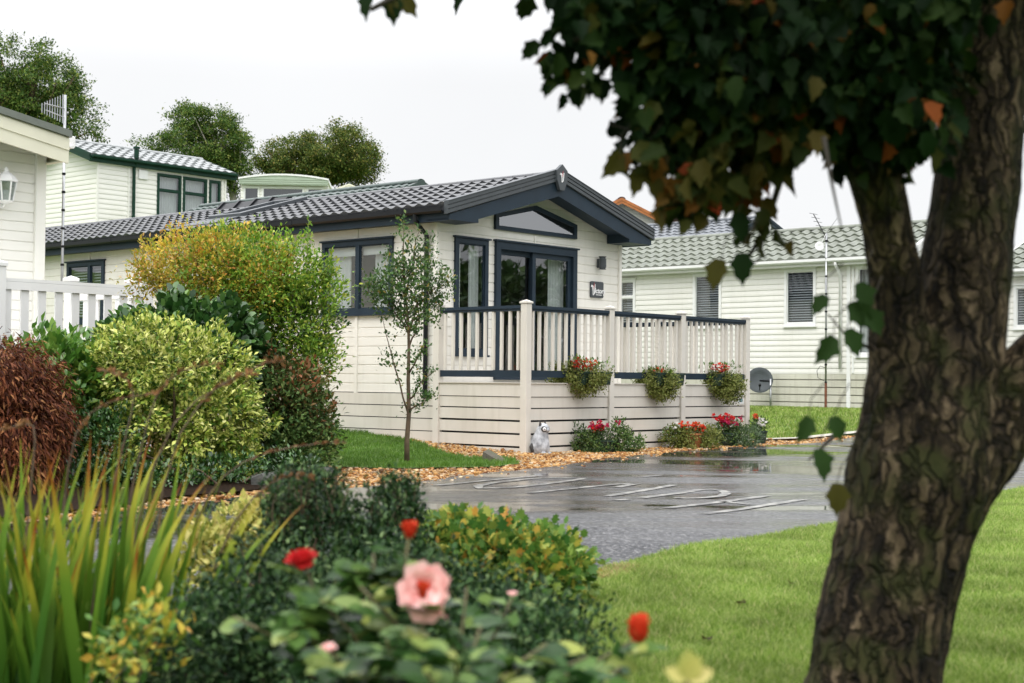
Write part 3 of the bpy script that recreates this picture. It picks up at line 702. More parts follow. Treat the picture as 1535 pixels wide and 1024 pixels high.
# ---- right hand caravan ---------------------------------------------------
RCX, RCY = 12.18, 0.55
fr_rc = FR.sub((RCX, RCY, 0.45))
def yy(y): return y-RCY
wk = dict(fw=0.06, fmat=M['white'], gmat=M['glass_dim'], inner='blind', hood=True)
rc, FC = caravan('static_caravan', 'cream static caravan with mossy sage green tiled roof behind the deck', 'caravan', fr_rc, 3.75, 11.0, 0.74, 3.10, 3.86,
   M['cream_siding'], M['white'], M['sage_tile'],
   wins=[('L', yy(4.84), yy(5.58), 1.74, 2.93, wk), ('L', yy(2.53), yy(3.28), 1.74, 2.93, wk), ('L', yy(7.15), yy(7.62), 1.74, 2.88, dict(wk, trans=(2.47,))),
         ('L', yy(0.98), yy(1.62), 1.1, 2.93, dict(wk, inner='nets')), ('G', 0.5, 1.5, 1.1, 2.93, dict(wk, inner='nets')), ('G', 2.2, 3.3, 1.1, 2.93, dict(wk, inner='nets'))],
   prof=LAP, tw=0.245, courses=6, amp=0.04, step=0.035, of=0.05, os_=0.20, fas=0.12, gut_m=M['white'], pipe=('L', yy(1.95), M['white']))
m = MB(); m.box(-0.035, -0.002, yy(1.74), yy(1.82), 0.0, 3.0); m.box(-0.03, -0.002, yy(1.66), yy(1.70), 0.76, 3.0); m.build('corner_trim', M['white'], rc)
# ---- another caravan further to the right ---------------------------------
fr_rr = FR.sub((15.1, -6.2, 0.45))
rr_, _ = caravan('static_caravan', 'cream static caravan glimpsed at the frame edge beyond the leaning trunk', 'caravan', fr_rr, 3.7, 6.1, 0.74, 2.95, 3.65,
   M['cream_siding'], M['white'], M['sage_tile'], wins=[('L', 5.15, 5.75, 1.72, 2.62, dict(wk)), ('L', 2.2, 3.0, 1.72, 2.62, dict(wk))],
   tw=0.245, courses=6, amp=0.035, step=0.03, of=0.1, os_=0.2, fas=0.12)

# ---- left hand caravan with the white balustrade --------------------------
LCW = 3.75; fr_lc = FR.sub((-4.72-LCW, 4.17, 0.1))
lc, FC = caravan('static_caravan', 'off white caravan with a white carriage lamp on its wall and a white balustrade', 'caravan', fr_lc, LCW, 7.5, 0.85, 3.82, 4.14,
   M['white_siding'], M['cream_trim'], M['pale_tile'], wins=[('R', 2.2, 3.4, 1.9, 2.95, dict(fw=0.06, fmat=M['white'], gmat=M['glass_dim'], inner='curtain'))],
   pitch=0.125, prof=SHIPLAP, of=0.42, os_=0.10, fas=0.27, gut_m=M['white'], tw=0.24, courses=6)
m = MB()
for sg in (0, 1):
    X = (lambda x: x) if not sg else (lambda x: LCW-x)
    sl = (4.14-3.82)/(LCW/2); zo = 3.82-0.10*sl+0.08
    rake(m, X(-0.12), zo+0.12, X(LCW/2), 4.34, 0.0, 0.085, -0.50, -0.36)
m.build('roof_edge', M['grey_strip'], lc)
m = MB(); m.cbox(LCW-0.10, LCW+0.045, -0.045, 0.045, 0.85, 3.8); m.build('corner_trim', M['white_siding'], lc)
# carriage lamp
lx, lz, ly = LCW-0.59, 3.10, -0.16
m = MB()
m.box(lx-0.04, lx+0.04, -0.04, -0.012, lz-0.12, lz+0.12); m.tube([(lx, -0.03, lz-0.06), (lx, -0.10, lz-0.10), (lx, ly, lz-0.05)], 0.014, 8)
def hexring(r, z): return [(lx+r*cos(k*pi/3+pi/6), ly+r*sin(k*pi/3+pi/6), z) for k in range(6)]
def hexloft(mb, prof):
    v = []; f = []
    for r, z in prof: v += hexring(r, z)
    for i in range(len(prof)-1):
        for k in range(6): f.append((i*6+k, i*6+(k+1) % 6, i*6+6+(k+1) % 6, i*6+6+k))
    f += [tuple(range(5, -1, -1)), tuple(range(len(prof)*6-6, len(prof)*6))]; mb.add(v, f)
hexloft(m, [(0.03, lz-0.07), (0.085, lz-0.05), (0.09, lz-0.03)])
hexloft(m, [(0.145, lz+0.205), (0.145, lz+0.225), (0.10, lz+0.285), (0.035, lz+0.33), (0.03, lz+0.36), (0.012, lz+0.39)])
for k in range(6):
    a = k*pi/3+pi/6; m.tube([(lx+0.085*cos(a), ly+0.085*sin(a), lz-0.03), (lx+0.125*cos(a), ly+0.125*sin(a), lz+0.205)], 0.011, 6)
lamp = m.build('carriage_lamp', M['white'], lc)
m = MB(); hexloft(m, [(0.08, lz-0.028), (0.118, lz+0.2)]); m.build('lamp_glass', M['glass_dim'], lamp)

bx_, by_ = -4.57, 2.07
bal_t = thing('balustrade', 'white picket balustrade with square capped posts before the off white caravan', 'balustrade', FR, (bx_, by_, 0.05))
Bb = (bx_, by_, 0.05)
def wpost(x, y, zb, zt, r=0.062):
    q = MB(Bb); q.cbox(x-r, x+r, y-r, y+r, zb, zt-0.06, 0.006)
    q.add([(x-r*1.2, y-r*1.2, zt-0.059), (x+r*1.2, y-r*1.2, zt-0.059), (x+r*1.2, y+r*1.2, zt-0.059), (x-r*1.2, y+r*1.2, zt-0.059)]+[(x-r*1.2, y-r*1.2, zt-0.02), (x+r*1.2, y-r*1.2, zt-0.02), (x+r*1.2, y+r*1.2, zt-0.02), (x-r*1.2, y+r*1.2, zt-0.02)]+[(x, y, zt+0.015)],
          [(3, 2, 1, 0), (0, 1, 5, 4), (1, 2, 6, 5), (2, 3, 7, 6), (3, 0, 4, 7), (4, 5, 8), (5, 6, 8), (6, 7, 8), (7, 4, 8)])
    q.build('post', M['white'], bal_t)
wpost(bx_, by_, 0.1, 2.25); wpost(bx_-1.93, by_, 0.1, 2.25); wpost(bx_-3.8, by_, 0.1, 2.25); wpost(bx_+0.22, by_+0.62, 0.0, 2.20, 0.055); wpost(bx_, by_+1.62, 0.1, 2.25)
def wrail(xa, ya, xb, yb, z0a, z0b, h):
    q = MB(Bb); d = Vector((xb-xa, yb-ya, 0)).normalized(); n = Vector((-d.y, d.x, 0))*0.035
    a, b = Vector((xa, ya, 0))+d*0.063, Vector((xb, yb, 0))-d*0.063
    V = []
    for P, z in ((a, z0a), (b, z0b)):
        for s_ in (-1, 1):
            for zz in (z, z+h): V.append((P.x+n.x*s_, P.y+n.y*s_, zz))
    q.add(V, [(0, 1, 3, 2), (4, 6, 7, 5), (0, 4, 5, 1), (2, 3, 7, 6), (1, 5, 7, 3), (0, 2, 6, 4)]); q.build('rail', M['white'], bal_t)
pk = None
for (xa, ya, xb, yb) in ((bx_-1.93, by_, bx_, by_), (bx_-3.8, by_, bx_-1.93, by_), (bx_, by_, bx_, by_+1.62)):
    wrail(xa, ya, xb, yb, 2.03, 2.03, 0.035); wrail(xa, ya, xb, yb, 1.94, 1.94, 0.088); wrail(xa, ya, xb, yb, 1.28, 1.28, 0.06)
    n = 9 if abs(xb-xa) > 0.5 else 7
    for i in range(n):
        t = (i+0.5)/n; x, y = xa+(xb-xa)*t, ya+(yb-ya)*t
        q = MB(Bb)
        if abs(xb-xa) > 0.5: q.box(x-0.048, x+0.048, y-0.012, y+0.012, 1.18, 1.939)
        else: q.box(x-0.012, x+0.012, y-0.048, y+0.048, 1.18, 1.939)
        q.build('picket', M['white'], bal_t)
wrail(bx_, by_, bx_+0.22, by_+0.62, 2.05, 1.95, 0.07)
m = MB(Bb); m.box(bx_-4.2, bx_-0.02, by_+0.03, by_+2.0, 1.02, 1.10); m.build('deck_floor', M['white'], bal_t)

# ---- green trimmed caravan on the bank ------------------------------------
GXc, GYc = 8.27, 22.75; GZ = 4.0
fr_gh = Frame(FR.w((GXc, GYc+3.15, GZ)), FR.th-pi/2)      # its gable faces the lodge's long side
gk = dict(fw=0.075, fmat=M['green_trim'], gmat=M['glass_dim'], inner='nets', trans=(2.38,), hood=False)
gh, FC = caravan('static_caravan', 'cream caravan with bottle green gutters and green framed windows on the bank', 'caravan', fr_gh, 3.15, 4.4, 0.7, 3.08, 3.62,
   M['white_siding'], M['green_trim'], M['pale_tile'],
   wins=[('R', 1.96, 2.80, 1.0, 2.86, gk), ('R', 2.86, 3.72, 1.0, 2.86, gk), ('R', 3.80, 4.22, 1.0, 2.86, dict(gk, trans=()))],
   pitch=0.138, of=0.3, os_=0.12, fas=0.17, gut_m=M['green_trim'], tw=0.30, courses=5, amp=0.03, step=0.03, corner_m=M['white_siding'])
m = MB(); m.tube([(3.15+0.16, 1.15, 3.16), (3.15+0.16, 1.15, 3.05), (3.15+0.06, 1.15, 2.9), (3.15+0.06, 1.15, 0.8)], 0.045, 10); m.tube([(3.15+0.16, 1.15, 3.16), (3.15+0.16, 1.15, 3.42)], 0.07, 10); m.lathe([(0.0, 0.06), (0.10, 0.05), (0.10, 0.0), (0, 0)], (3.15+0.16, 1.15, 3.44), 10); m.build('downpipe', M['green_trim'], gh)
m = MB(); m.cbox(3.15+0.005, 3.15+0.06, 1.32, 1.62, 2.62, 2.88); m.build('vent_box', M['white'], gh)
m = MB(); m.box(3.15-0.02, 3.15+0.03, 0.98, 1.03, 0.7, 3.05); m.box(3.15-0.02, 3.15+0.03, 4.26, 4.31, 0.7, 3.05); m.build('corner_trim', M['white_siding'], gh)
# the other distant homes ----------------------------------------------------
def facing(u, v, Y, th, zdrop): 
    P = at(u, v, Y); return Frame((P[0], P[1], P[2]-zdrop), th)
f1 = facing(361, 267, 52, 0.06, 3.05)
pk1 = dict(fw=0.05, fmat=M['white'], gmat=M['glass_dim'], inner=None, hood=False)
curved_caravan('static_caravan', 'old caravan with a pale sage green curved roof front and three grey panes', 'caravan', f1, 3.02, 8, 0.6, 3.05, 3.19, M['white_siding'], M['sage_trim'],
   [('G', 0.10, 0.66, 1.5, 2.76, pk1), ('G', 0.74, 2.22, 1.5, 2.76, pk1), ('G', 2.30, 2.90, 1.5, 2.76, pk1)])
f2 = facing(489, 291, 62, 0.10, 3.0)
caravan('static_caravan', 'small cream gable with dark green roof between the sage caravan and tree', 'caravan', f2, 1.9, 7, 0.6, 2.95, 3.32, M['cream_siding'], M['cream_trim'], M['dark_tile'],
   wins=[('G', 0.45, 1.45, 2.0, 2.75, dict(fw=0.07, fmat=M['black'], gmat=M['glass_dim'], inner=None, hood=False, mull=(0.95,)))], of=0.2, os_=0.4, fas=0.1, courses=4, per=4)
f3 = FR.sub((7.4-1.9, 9.6, 1.25))
caravan('holiday_lodge', 'lodge whose dark green ridge end shows above the charcoal tiled roof', 'lodge', f3, 3.8, 7, 0.6, 3.1, 3.87, M['cream_siding'], M['dark_tile'], M['dark_tile'], of=0.3, os_=0.2, courses=6, per=4)
f4 = facing(877, 330, 46, 0.10, 3.05)
caravan('static_caravan', 'cream caravan gable with orange brown bargeboards beyond the slate blue eave', 'caravan', f4, 2.2, 7, 0.6, 3.1, 3.62, M['cream_siding'], M['orange_trim'], M['brown_trim'],
   of=0.3, os_=0.12, fas=0.12, courses=4, per=4, gut_m=M['white'], wins=[('R', 0.15, 0.9, 2.0, 2.9, dict(fw=0.06, fmat=M['white'], gmat=M['glass_dim'], inner=None, hood=False))])
f5 = facing(987, 331, 58, -0.05, 2.92)
curved_caravan('static_caravan', 'old caravan with a dark brown roof front above white framed windows', 'caravan', f5, 2.15, 7, 0.6, 2.98, 3.12, M['white_siding'], M['brown_trim'],
   [('G', 0.06, 0.46, 1.9, 2.53, dict(pk1, trans=(2.3,))), ('G', 0.56, 1.56, 1.9, 2.53, pk1), ('G', 1.66, 2.09, 1.9, 2.53, dict(pk1, trans=(2.3,)))])
f6 = FR.sub((17.55, 8.5, 1.72))
sl6, FC6 = caravan('static_caravan', 'caravan with a long blue grey tiled roof and white house number on its gutter', 'caravan', f6, 3.9, 9, 0.6, 3.0, 3.66, M['cream_siding'], M['slate'], M['blue_tile'],
   of=0.3, os_=0.2, fas=0.12, courses=6, gut_m=M['white'], fasc_m=M['cream_trim'])
c = bpy.data.curves.new('number', 'FONT'); c.body = '91'; c.size = 0.42; c.extrude = 0.004; c.materials.append(M['sign_white'])
o = bpy.data.objects.new('house_number', c); link(o, sl6); o.location = (-0.34, 0.75, 2.83); o.rotation_euler = (pi/2, 0, -pi/2); to_mesh(o)
m = MB(); m.lathe([(0.0, 0.03), (0.09, 0.03), (0.12, 0.0)], (3.9/2, -0.36, 3.48), 16, axis=(0, -1, 0)); m.build('gable_light', M['white'], sl6)

# ------------------------------------------------------------------ ground sheets
def in_poly(P, poly):
    x, y = P[:, 0], P[:, 1]; c = np.zeros(len(P), bool); j = len(poly)-1
    for i in range(len(poly)):
        xi, yi = poly[i]; xj, yj = poly[j]
        hit = ((yi > y) != (yj > y)) & (x < (xj-xi)*(y-yi)/((yj-yi) or 1e-9)+xi); c ^= hit; j = i
    return c
def smooth_poly(poly, step=0.35, jit=0.03, closed=True):
    out = []; n = len(poly)
    for i in range(n if closed else n-1):
        a, b = np.array(poly[i]), np.array(poly[(i+1) % n]); d = np.linalg.norm(b-a); k = max(1, min(60, int(d/step)))
        for t in range(k):
            p = a+(b-a)*t/k; q = noise.noise(Vector((p[0]*1.7, p[1]*1.7, 3)))*jit*2; r = noise.noise(Vector((p[0]*1.7, p[1]*1.7, 9)))*jit*2
            out.append((p[0]+q, p[1]+r))
    return out
def sheet(name, poly, off, mat, kind='structure', grid=0.5, zf=None, crown=0.0):
    P = [Vector(p) for p in poly]; n = len(P); arr = np.array(poly)
    x0, y0 = arr.min(0); x1, y1 = arr.max(0)
    gx, gy = np.meshgrid(np.arange(x0, x1, grid), np.arange(y0, y1, grid)); G = np.stack([gx.ravel(), gy.ravel()], 1)+RNG.normal(0, grid*0.05, (gx.size, 2))
    G = G[in_poly(G, poly)]
    pts = P+[Vector(p) for p in G]
    v, e, f, _, _, _ = geometry.delaunay_2d_cdt(pts, [(i, (i+1) % n) for i in range(n)], [], 1, 1e-4)
    zf = zf or terrain
    me = bpy.data.meshes.new(name); me.from_pydata([(p.x, p.y, zf(p.x, p.y)+off) for p in v], [], [tuple(t) for t in f]); me.update()
    for p in me.polygons:
        p.use_smooth = True
    bm = bmesh.new(); bm.from_mesh(me); bmesh.ops.recalc_face_normals(bm, faces=bm.faces)
    if sum(fc.normal.z for fc in bm.faces) < 0: bmesh.ops.reverse_faces(bm, faces=bm.faces)
    bm.to_mesh(me); bm.free()
    me.materials.append(mat); o = bpy.data.objects.new(name, me); link(o)
    if kind: o['kind'] = kind
    return o
def gxy(u, v, z=0.0): p = ground(u, v, z); return (p[0], p[1])

def asphalt():
    m, nt, out = new_mat('wet asphalt'); L = nt.links
    tc = N(nt, 'ShaderNodeTexCoord'); src = tc.outputs['Object']
    vo = N(nt, 'ShaderNodeTexVoronoi'); vo.inputs['Scale'].default_value = 58; L.new(src, vo.inputs['Vector'])
    r1 = ramp(nt, [(0.0, (0.005, 0.005, 0.006)), (0.35, (0.018, 0.019, 0.022)), (0.68, (0.055, 0.057, 0.063)), (0.9, (0.12, 0.12, 0.125)), (1.0, (0.28, 0.275, 0.27))])
    sp = N(nt, 'ShaderNodeSeparateColor'); L.new(vo.outputs['Color'], sp.inputs[0]); L.new(sp.outputs[0], r1.inputs[0])
    big = N(nt, 'ShaderNodeTexNoise'); big.inputs['Scale'].default_value = 0.55; big.inputs['Detail'].default_value = 7; big.inputs['Roughness'].default_value = 0.6
    mp = N(nt, 'ShaderNodeMapping'); mp.inputs['Rotation'].default_value = (0, 0, -0.95); mp.inputs['Scale'].default_value = (0.55, 1.9, 1)
    L.new(src, mp.inputs[0]); L.new(mp.outputs[0], big.inputs['Vector'])
    # standing water: low spots plus a distance-free position mask of the wetter middle of the lane
    geo = N(nt, 'ShaderNodeSeparateXYZ'); L.new(src, geo.inputs[0])
    wet = N(nt, 'ShaderNodeMapRange'); wet.inputs[1].default_value = 7.8; wet.inputs[2].default_value = 11.5; wet.inputs[3].default_value = -0.20; wet.inputs[4].default_value = 0.13
    L.new(geo.outputs[1], wet.inputs[0])
    ad = N(nt, 'ShaderNodeMath', operation='ADD'); L.new(big.outputs[0], ad.inputs[0]); L.new(wet.outputs[0], ad.inputs[1])
    lf = N(nt, 'ShaderNodeMapRange'); lf.inputs[1].default_value = -0.6; lf.inputs[2].default_value = -2.2; lf.inputs[3].default_value = 0.0; lf.inputs[4].default_value = 0.2; L.new(geo.outputs[0], lf.inputs[0])
    ad2 = N(nt, 'ShaderNodeMath', operation='ADD'); L.new(ad.outputs[0], ad2.inputs[0]); L.new(lf.outputs[0], ad2.inputs[1]); ad = ad2
    pud = ramp(nt, [(0.62, (0, 0, 0)), (0.68, (1, 1, 1))]); L.new(ad.outputs[0], pud.inputs[0])
    damp = ramp(nt, [(0.36, (0, 0, 0)), (0.60, (1, 1, 1))]); L.new(ad.outputs[0], damp.inputs[0])
    rg = N(nt, 'ShaderNodeMapRange'); rg.inputs[3].default_value = 0.5; rg.inputs[4].default_value = 0.20; L.new(damp.outputs[0], rg.inputs[0])
    rg2 = N(nt, 'ShaderNodeMixRGB'); rg2.inputs[2].default_value = (0.035,)*3+(1,); L.new(pud.outputs[0], rg2.inputs[0]); L.new(rg.outputs[0], rg2.inputs[1])
    dk = N(nt, 'ShaderNodeMixRGB', blend_type='MULTIPLY'); dk.inputs[2].default_value = (0.6, 0.6, 0.62, 1); L.new(damp.outputs[0], dk.inputs[0]); L.new(r1.outputs[0], dk.inputs[1])
    spm = N(nt, 'ShaderNodeMapRange'); spm.inputs[3].default_value = 0.22; spm.inputs[4].default_value = 0.6; L.new(damp.outputs[0], spm.inputs[0])
    p = N(nt, 'ShaderNodeBsdfPrincipled'); L.new(spm.outputs[0], p.inputs['Specular IOR Level'])
    L.new(dk.outputs[0], p.inputs['Base Color']); L.new(rg2.outputs[0], p.inputs['Roughness'])
    inv = N(nt, 'ShaderNodeMapRange'); inv.inputs[3].default_value = 0.9; inv.inputs[4].default_value = 0.0; L.new(pud.outputs[0], inv.inputs[0])
    sm = N(nt, 'ShaderNodeMath', operation='MULTIPLY'); L.new(inv.outputs[0], sm.inputs[0])
    dm = N(nt, 'ShaderNodeMapRange'); dm.inputs[3].default_value = 1.0; dm.inputs[4].default_value = 0.35; L.new(damp.outputs[0], dm.inputs[0]); L.new(dm.outputs[0], sm.inputs[1])
    b = N(nt, 'ShaderNodeBump'); b.inputs['Distance'].default_value = 0.006; L.new(sm.outputs[0], b.inputs['Strength']); L.new(vo.outputs['Distance'], b.inputs['Height'])
    L.new(b.outputs[0], p.inputs['Normal']); L.new(p.outputs[0], out.inputs[0]); return m
def multi(name, stops, scale, rough=0.8, bump=0.6, detail=8, spec=0.3, vor=None):
    m, nt, out = new_mat(name); L = nt.links; tc = N(nt, 'ShaderNodeTexCoord')
    nz = N(nt, 'ShaderNodeTexNoise'); nz.inputs['Scale'].default_value = scale; nz.inputs['Detail'].default_value = detail; L.new(tc.outputs['Object'], nz.inputs['Vector'])
    src = nz.outputs[0]; hsrc = nz.outputs[0]
    if vor:
        vo = N(nt, 'ShaderNodeTexVoronoi'); vo.inputs['Scale'].default_value = vor; L.new(tc.outputs['Object'], vo.inputs['Vector'])
        sp = N(nt, 'ShaderNodeSeparateColor'); L.new(vo.outputs['Color'], sp.inputs[0]); src = sp.outputs[0]; hsrc = vo.outputs['Distance']
    r = ramp(nt, stops); L.new(src, r.inputs[0])
    p = N(nt, 'ShaderNodeBsdfPrincipled'); p.inputs['Roughness'].default_value = rough; p.inputs['Specular IOR Level'].default_value = spec
    L.new(r.outputs[0], p.inputs['Base Color']); b = N(nt, 'ShaderNodeBump'); b.inputs['Strength'].default_value = bump; b.inputs['Distance'].default_value = 0.02
    L.new(hsrc, b.inputs['Height']); L.new(b.outputs[0], p.inputs['Normal']); L.new(p.outputs[0], out.inputs[0]); return m
M['asphalt'] = asphalt()
M['turf'] = multi('turf', [(0.3, (0.055, 0.10, 0.018)), (0.5, (0.085, 0.145, 0.026)), (0.7, (0.12, 0.18, 0.04))], 14)
M['gravel'] = multi('orange gravel', [(0.0, (0.16, 0.075, 0.03)), (0.35, (0.34, 0.19, 0.08)), (0.6, (0.48, 0.30, 0.15)), (0.85, (0.58, 0.44, 0.28)), (1.0, (0.2, 0.13, 0.08))], 30, 0.7, 0.8, vor=34)
M['mulch'] = multi('dark mulch', [(0.3, (0.006, 0.004, 0.003)), (0.5, (0.014, 0.009, 0.006)), (0.7, (0.035, 0.018, 0.009))], 26, 0.95, 0.9, spec=0.05)
# ground
xs = np.concatenate([[-900, -500, -250, -120, -70], np.arange(-48, 72, 1.0), [90, 130, 250, 500, 900]]); ys = np.concatenate([[-300, -100, -40, -15], np.arange(-6, 90, 1.0), [110, 150, 250, 450, 900]])
V = np.array([(x, y, terrain(x, y)-0.03) for y in ys for x in xs]); nx_ = len(xs)
Fq = np.array([(r*nx_+c, r*nx_+c+1, (r+1)*nx_+c+1, (r+1)*nx_+c) for r in range(len(ys)-1) for c in range(nx_-1)])
go = npmesh('ground', V, Fq, M['turf'], None, True); go['kind'] = 'structure'
far = [gxy(u, v) for u, v in [(150, 775), (200, 768), (300, 756), (380, 745), (480, 737), (560, 731), (620, 726), (690, 716), (760, 708), (830, 702), (900, 690), (1000, 680), (1100, 672), (1190, 667)]]
far = [(-9, 0.5), (-6.2, 4.5), (-4.3, 8.0)]+far[0:]+[(6.2, 25.6), (9.5, 28.2), (16, 31.5)]
near = [(24, 22), (9, 16.6), (6.2, 14.75)]+[gxy(u, v) for u, v in [(1535, 740), (1480, 746), (1400, 764), (1300, 785), (1245, 800), (1100, 823), (1000, 843), (940, 860), (890, 876), (862, 884)]]+[(-0.5, 6.75), (-1.6, 6.3), (-3.0, 5.0), (-4.2, 2.0), (-4.6, -2), (-9, -2)]
road_poly = smooth_poly(far+near, 0.4, 0.02); road = sheet('road', road_poly, 0.018, M['asphalt'], grid=0.8)
gr = [(x+0.30, y-0.20) for x, y in far[2:-2]]+[tuple(FR.w(p)[:2]) for p in ((7.2, 0.4, 0), (5.6, 0.6, 0), (0.5, 0.5, 0), (0.5, 9, 0), (-3.4, 9, 0))]+[(-6.5, 14.0)]
gravel_poly = smooth_poly(gr, 0.3, 0.035); gravel = sheet('gravel_bed', gravel_poly, 0.004, M['gravel'], grid=0.4)
strip = smooth_poly([gxy(u, v, 0.06) for u, v in [(485, 655), (560, 664), (625, 669), (660, 677), (700, 683), (772, 684), (777, 691), (740, 695), (690, 696), (610, 697), (540, 696), (480, 694), (420, 690), (430, 655)]], 0.25, 0.04)
sheet('lawn_strip', strip, 0.03, M['turf'], grid=0.3)
rl_poly = smooth_poly([tuple(FR.w(p)[:2]) for p in ((5.75, 0.9, 0), (7.15, 0.15, 0), (9.5, -0.9, 0), (13, -2.0, 0), (20, -4, 0), (20, 0.4, 0), (12.3, 0.4, 0), (12.3, 12, 0), (4.7, 12, 0), (5.75, 5, 0))], 0.4, 0.03)
sheet('lawn', rl_poly, 0.02, M['turf'], grid=0.5)
sheet('path', [tuple(FR.w(p)[:2]) for p in ((5.8, 0.55, 0), (7.15, -0.15, 0), (9.5, -1.2, 0), (9.6, -1.0, 0), (7.2, 0.12, 0), (5.8, 0.85, 0))], 0.04, M['concrete'], grid=0.4)
nl = [(x-0.04, y+0.06) for x, y in near[2:-6]]
near_lawn = smooth_poly(nl+[(-0.1, 6.6), (-0.25, 5.4), (-0.5, 3.4), (-0.5, 0.6), (14, 0.6), (14, 15.5)], 0.3, 0.03)
sheet('lawn', near_lawn, 0.025, M['turf'], grid=0.5)
sheet('flower_bed', smooth_poly([(-4.0, 1.2), (-2.9, 4.7), (-1.6, 6.1), (-0.5, 6.6), (0.32, 6.9), (0.15, 5.4), (-0.1, 4.0), (-0.1, 1.2)], 0.3, 0.03), 0.035, M['mulch'], grid=0.4)
sheet('flower_bed', smooth_poly([(-4.25, 8.3), (-3.1, 10.6), (-2.6, 11.9), (-1.95, 13.0), (-1.75, 13.6), (-2.0, 15.3), (-3.0, 17.5), (-8, 18), (-9, 9)], 0.3, 0.05), 0.04, M['mulch'], grid=0.4)
# white road lettering, worn: ten miles an hour painted along the lane
def road_paint():
    m, nt, out = new_mat('worn road paint'); L = nt.links; tc = N(nt, 'ShaderNodeTexCoord')
    nz = N(nt, 'ShaderNodeTexNoise'); nz.inputs['Scale'].default_value = 9; nz.inputs['Detail'].default_value = 10; nz.inputs['Roughness'].default_value = 0.7; L.new(tc.outputs['Object'], nz.inputs['Vector'])
    r = ramp(nt, [(0.42, (0.05, 0.05, 0.054)), (0.55, (0.26, 0.255, 0.235)), (0.74, (0.48, 0.47, 0.43))]); L.new(nz.outputs[0], r.inputs[0])
    p = N(nt, 'ShaderNodeBsdfPrincipled'); p.inputs['Roughness'].default_value = 0.33; L.new(r.outputs[0], p.inputs['Base Color']); L.new(p.outputs[0], out.inputs[0]); return m
M['paint'] = road_paint()
strokes = [[(655.7, 731), (700, 726.5), (760, 720.5), (811, 716)],
           [(719, 735.5), (766, 734.6), (800, 731), (834.5, 726.7), (863.9, 722.5), (872, 721.0), (863.9, 719.8), (834.5, 719.2), (800, 720.5), (785.7, 721.9), (740, 727), (716, 732), (719, 735.5)],
           [(793.5, 742.4), (860, 735.6), (925, 729), (956, 727.8)], [(956, 727.8), (940, 731), (924, 734)], [(962, 717.9), (989, 715.5)],
           [(910.8, 747.3), (960, 739.5), (1010, 730.4)], [(920, 753.8), (943, 752.3)],
           [(961.6, 750), (985, 747), (1016, 743.2), (1047.7, 737.9), (1068.5, 737.2), (1082, 739), (1089.4, 743), (1081.5, 747.1), (1055.5, 749.9), (1030, 750.6), (1012, 749.6)],
           [(1000.8, 765.6), (1060, 759), (1110, 752.5), (1150.6, 746.8)], [(1081.6, 755.9), (1100, 757.5), (1125, 760.5)], [(1055.5, 774.7), (1110, 767.5), (1160, 759.5), (1204, 752.5)]]
mk = MB()
for st in strokes:
    P = [Vector(gxy(u, v)).to_3d() for u, v in st]
    Q = []
    for a, b in zip(P, P[1:]):
        k = max(1, int((b-a).length/0.12)); Q += [a.lerp(b, i/k) for i in range(k)]
    Q.append(P[-1]); vs = []; n = len(Q); closed = (P[0]-P[-1]).length < 0.01
    for i, p in enumerate(Q):
        d = (Q[(i+1) % (n-1)]-Q[i-1 if i else n-2]).normalized() if closed else (Q[min(i+1, n-1)]-Q[max(i-1, 0)]).normalized()
        w = 0.044+0.012*noise.noise(p*7); nn = Vector((-d.y, d.x, 0))*w
        for q in (p-nn, p+nn): vs.append((q.x, q.y, terrain(q.x, q.y)+0.0225))
    mk.add(vs, [(2*i, 2*i+2, 2*i+3, 2*i+1) for i in range(n-1)])
mo = mk.build('road_marking', M['paint']); mo['kind'] = 'structure'

# ---- gravel stones
def stones(name, poly, n, sz, mat, label, off=0.012, clip=None):
    arr = np.array(poly); x0, y0 = arr.min(0); x1, y1 = arr.max(0); P = np.zeros((0, 2))
    while len(P) < n:
        q = np.stack([RNG.uniform(x0, x1, n), RNG.uniform(y0, y1, n)], 1); q = q[in_poly(q, poly)]
        if clip is not None: q = q[clip(q)]
        P = np.concatenate([P, q])
    P = P[:n]; z = np.array([terrain(x, y) for x, y in P])+off
    base = np.array([(-1, -1, -1), (1, -1, -1), (1, 1, -1), (-1, 1, -1), (-1, -1, 1), (1, -1, 1), (1, 1, 1), (-1, 1, 1)])*0.6
    V = base[None]*RNG.uniform(0.6, 1.15, (n, 8, 1))+RNG.normal(0, 0.16, (n, 8, 3))
    a = RNG.uniform(0, 2*pi, n); c, s = np.cos(a), np.sin(a); R = np.zeros((n, 3, 3)); R[:, 0, 0] = c; R[:, 0, 1] = -s; R[:, 1, 0] = s; R[:, 1, 1] = c; R[:, 2, 2] = 0.7
    sc = sz*RNG.lognormal(0, 0.35, n)
    V = np.einsum('nij,nkj->nki', R, V)*sc[:, None, None]; V[..., 0] += P[:, 0, None]; V[..., 1] += P[:, 1, None]; V[..., 2] += z[:, None]+sc[:, None]*0.25
    Fb = np.array([(0, 3, 2, 1), (4, 5, 6, 7), (0, 1, 5, 4), (1, 2, 6, 5), (2, 3, 7, 6), (3, 0, 4, 7)])
    Fc = (Fb[None]+np.arange(n)[:, None, None]*8).reshape(-1, 4)
    o = npmesh(name, V.reshape(-1, 3), Fc, mat); tag(o, label, 'gravel', kind='stuff'); return o
M['pebble'] = leafmat('gravel stones', [(0.0, (0.16, 0.06, 0.02)), (0.25, (0.36, 0.17, 0.05)), (0.5, (0.50, 0.27, 0.09)), (0.75, (0.58, 0.38, 0.17)), (0.9, (0.55, 0.46, 0.33)), (1, (0.12, 0.07, 0.04))], 0.5, 0.0)
stripA = np.array(strip)
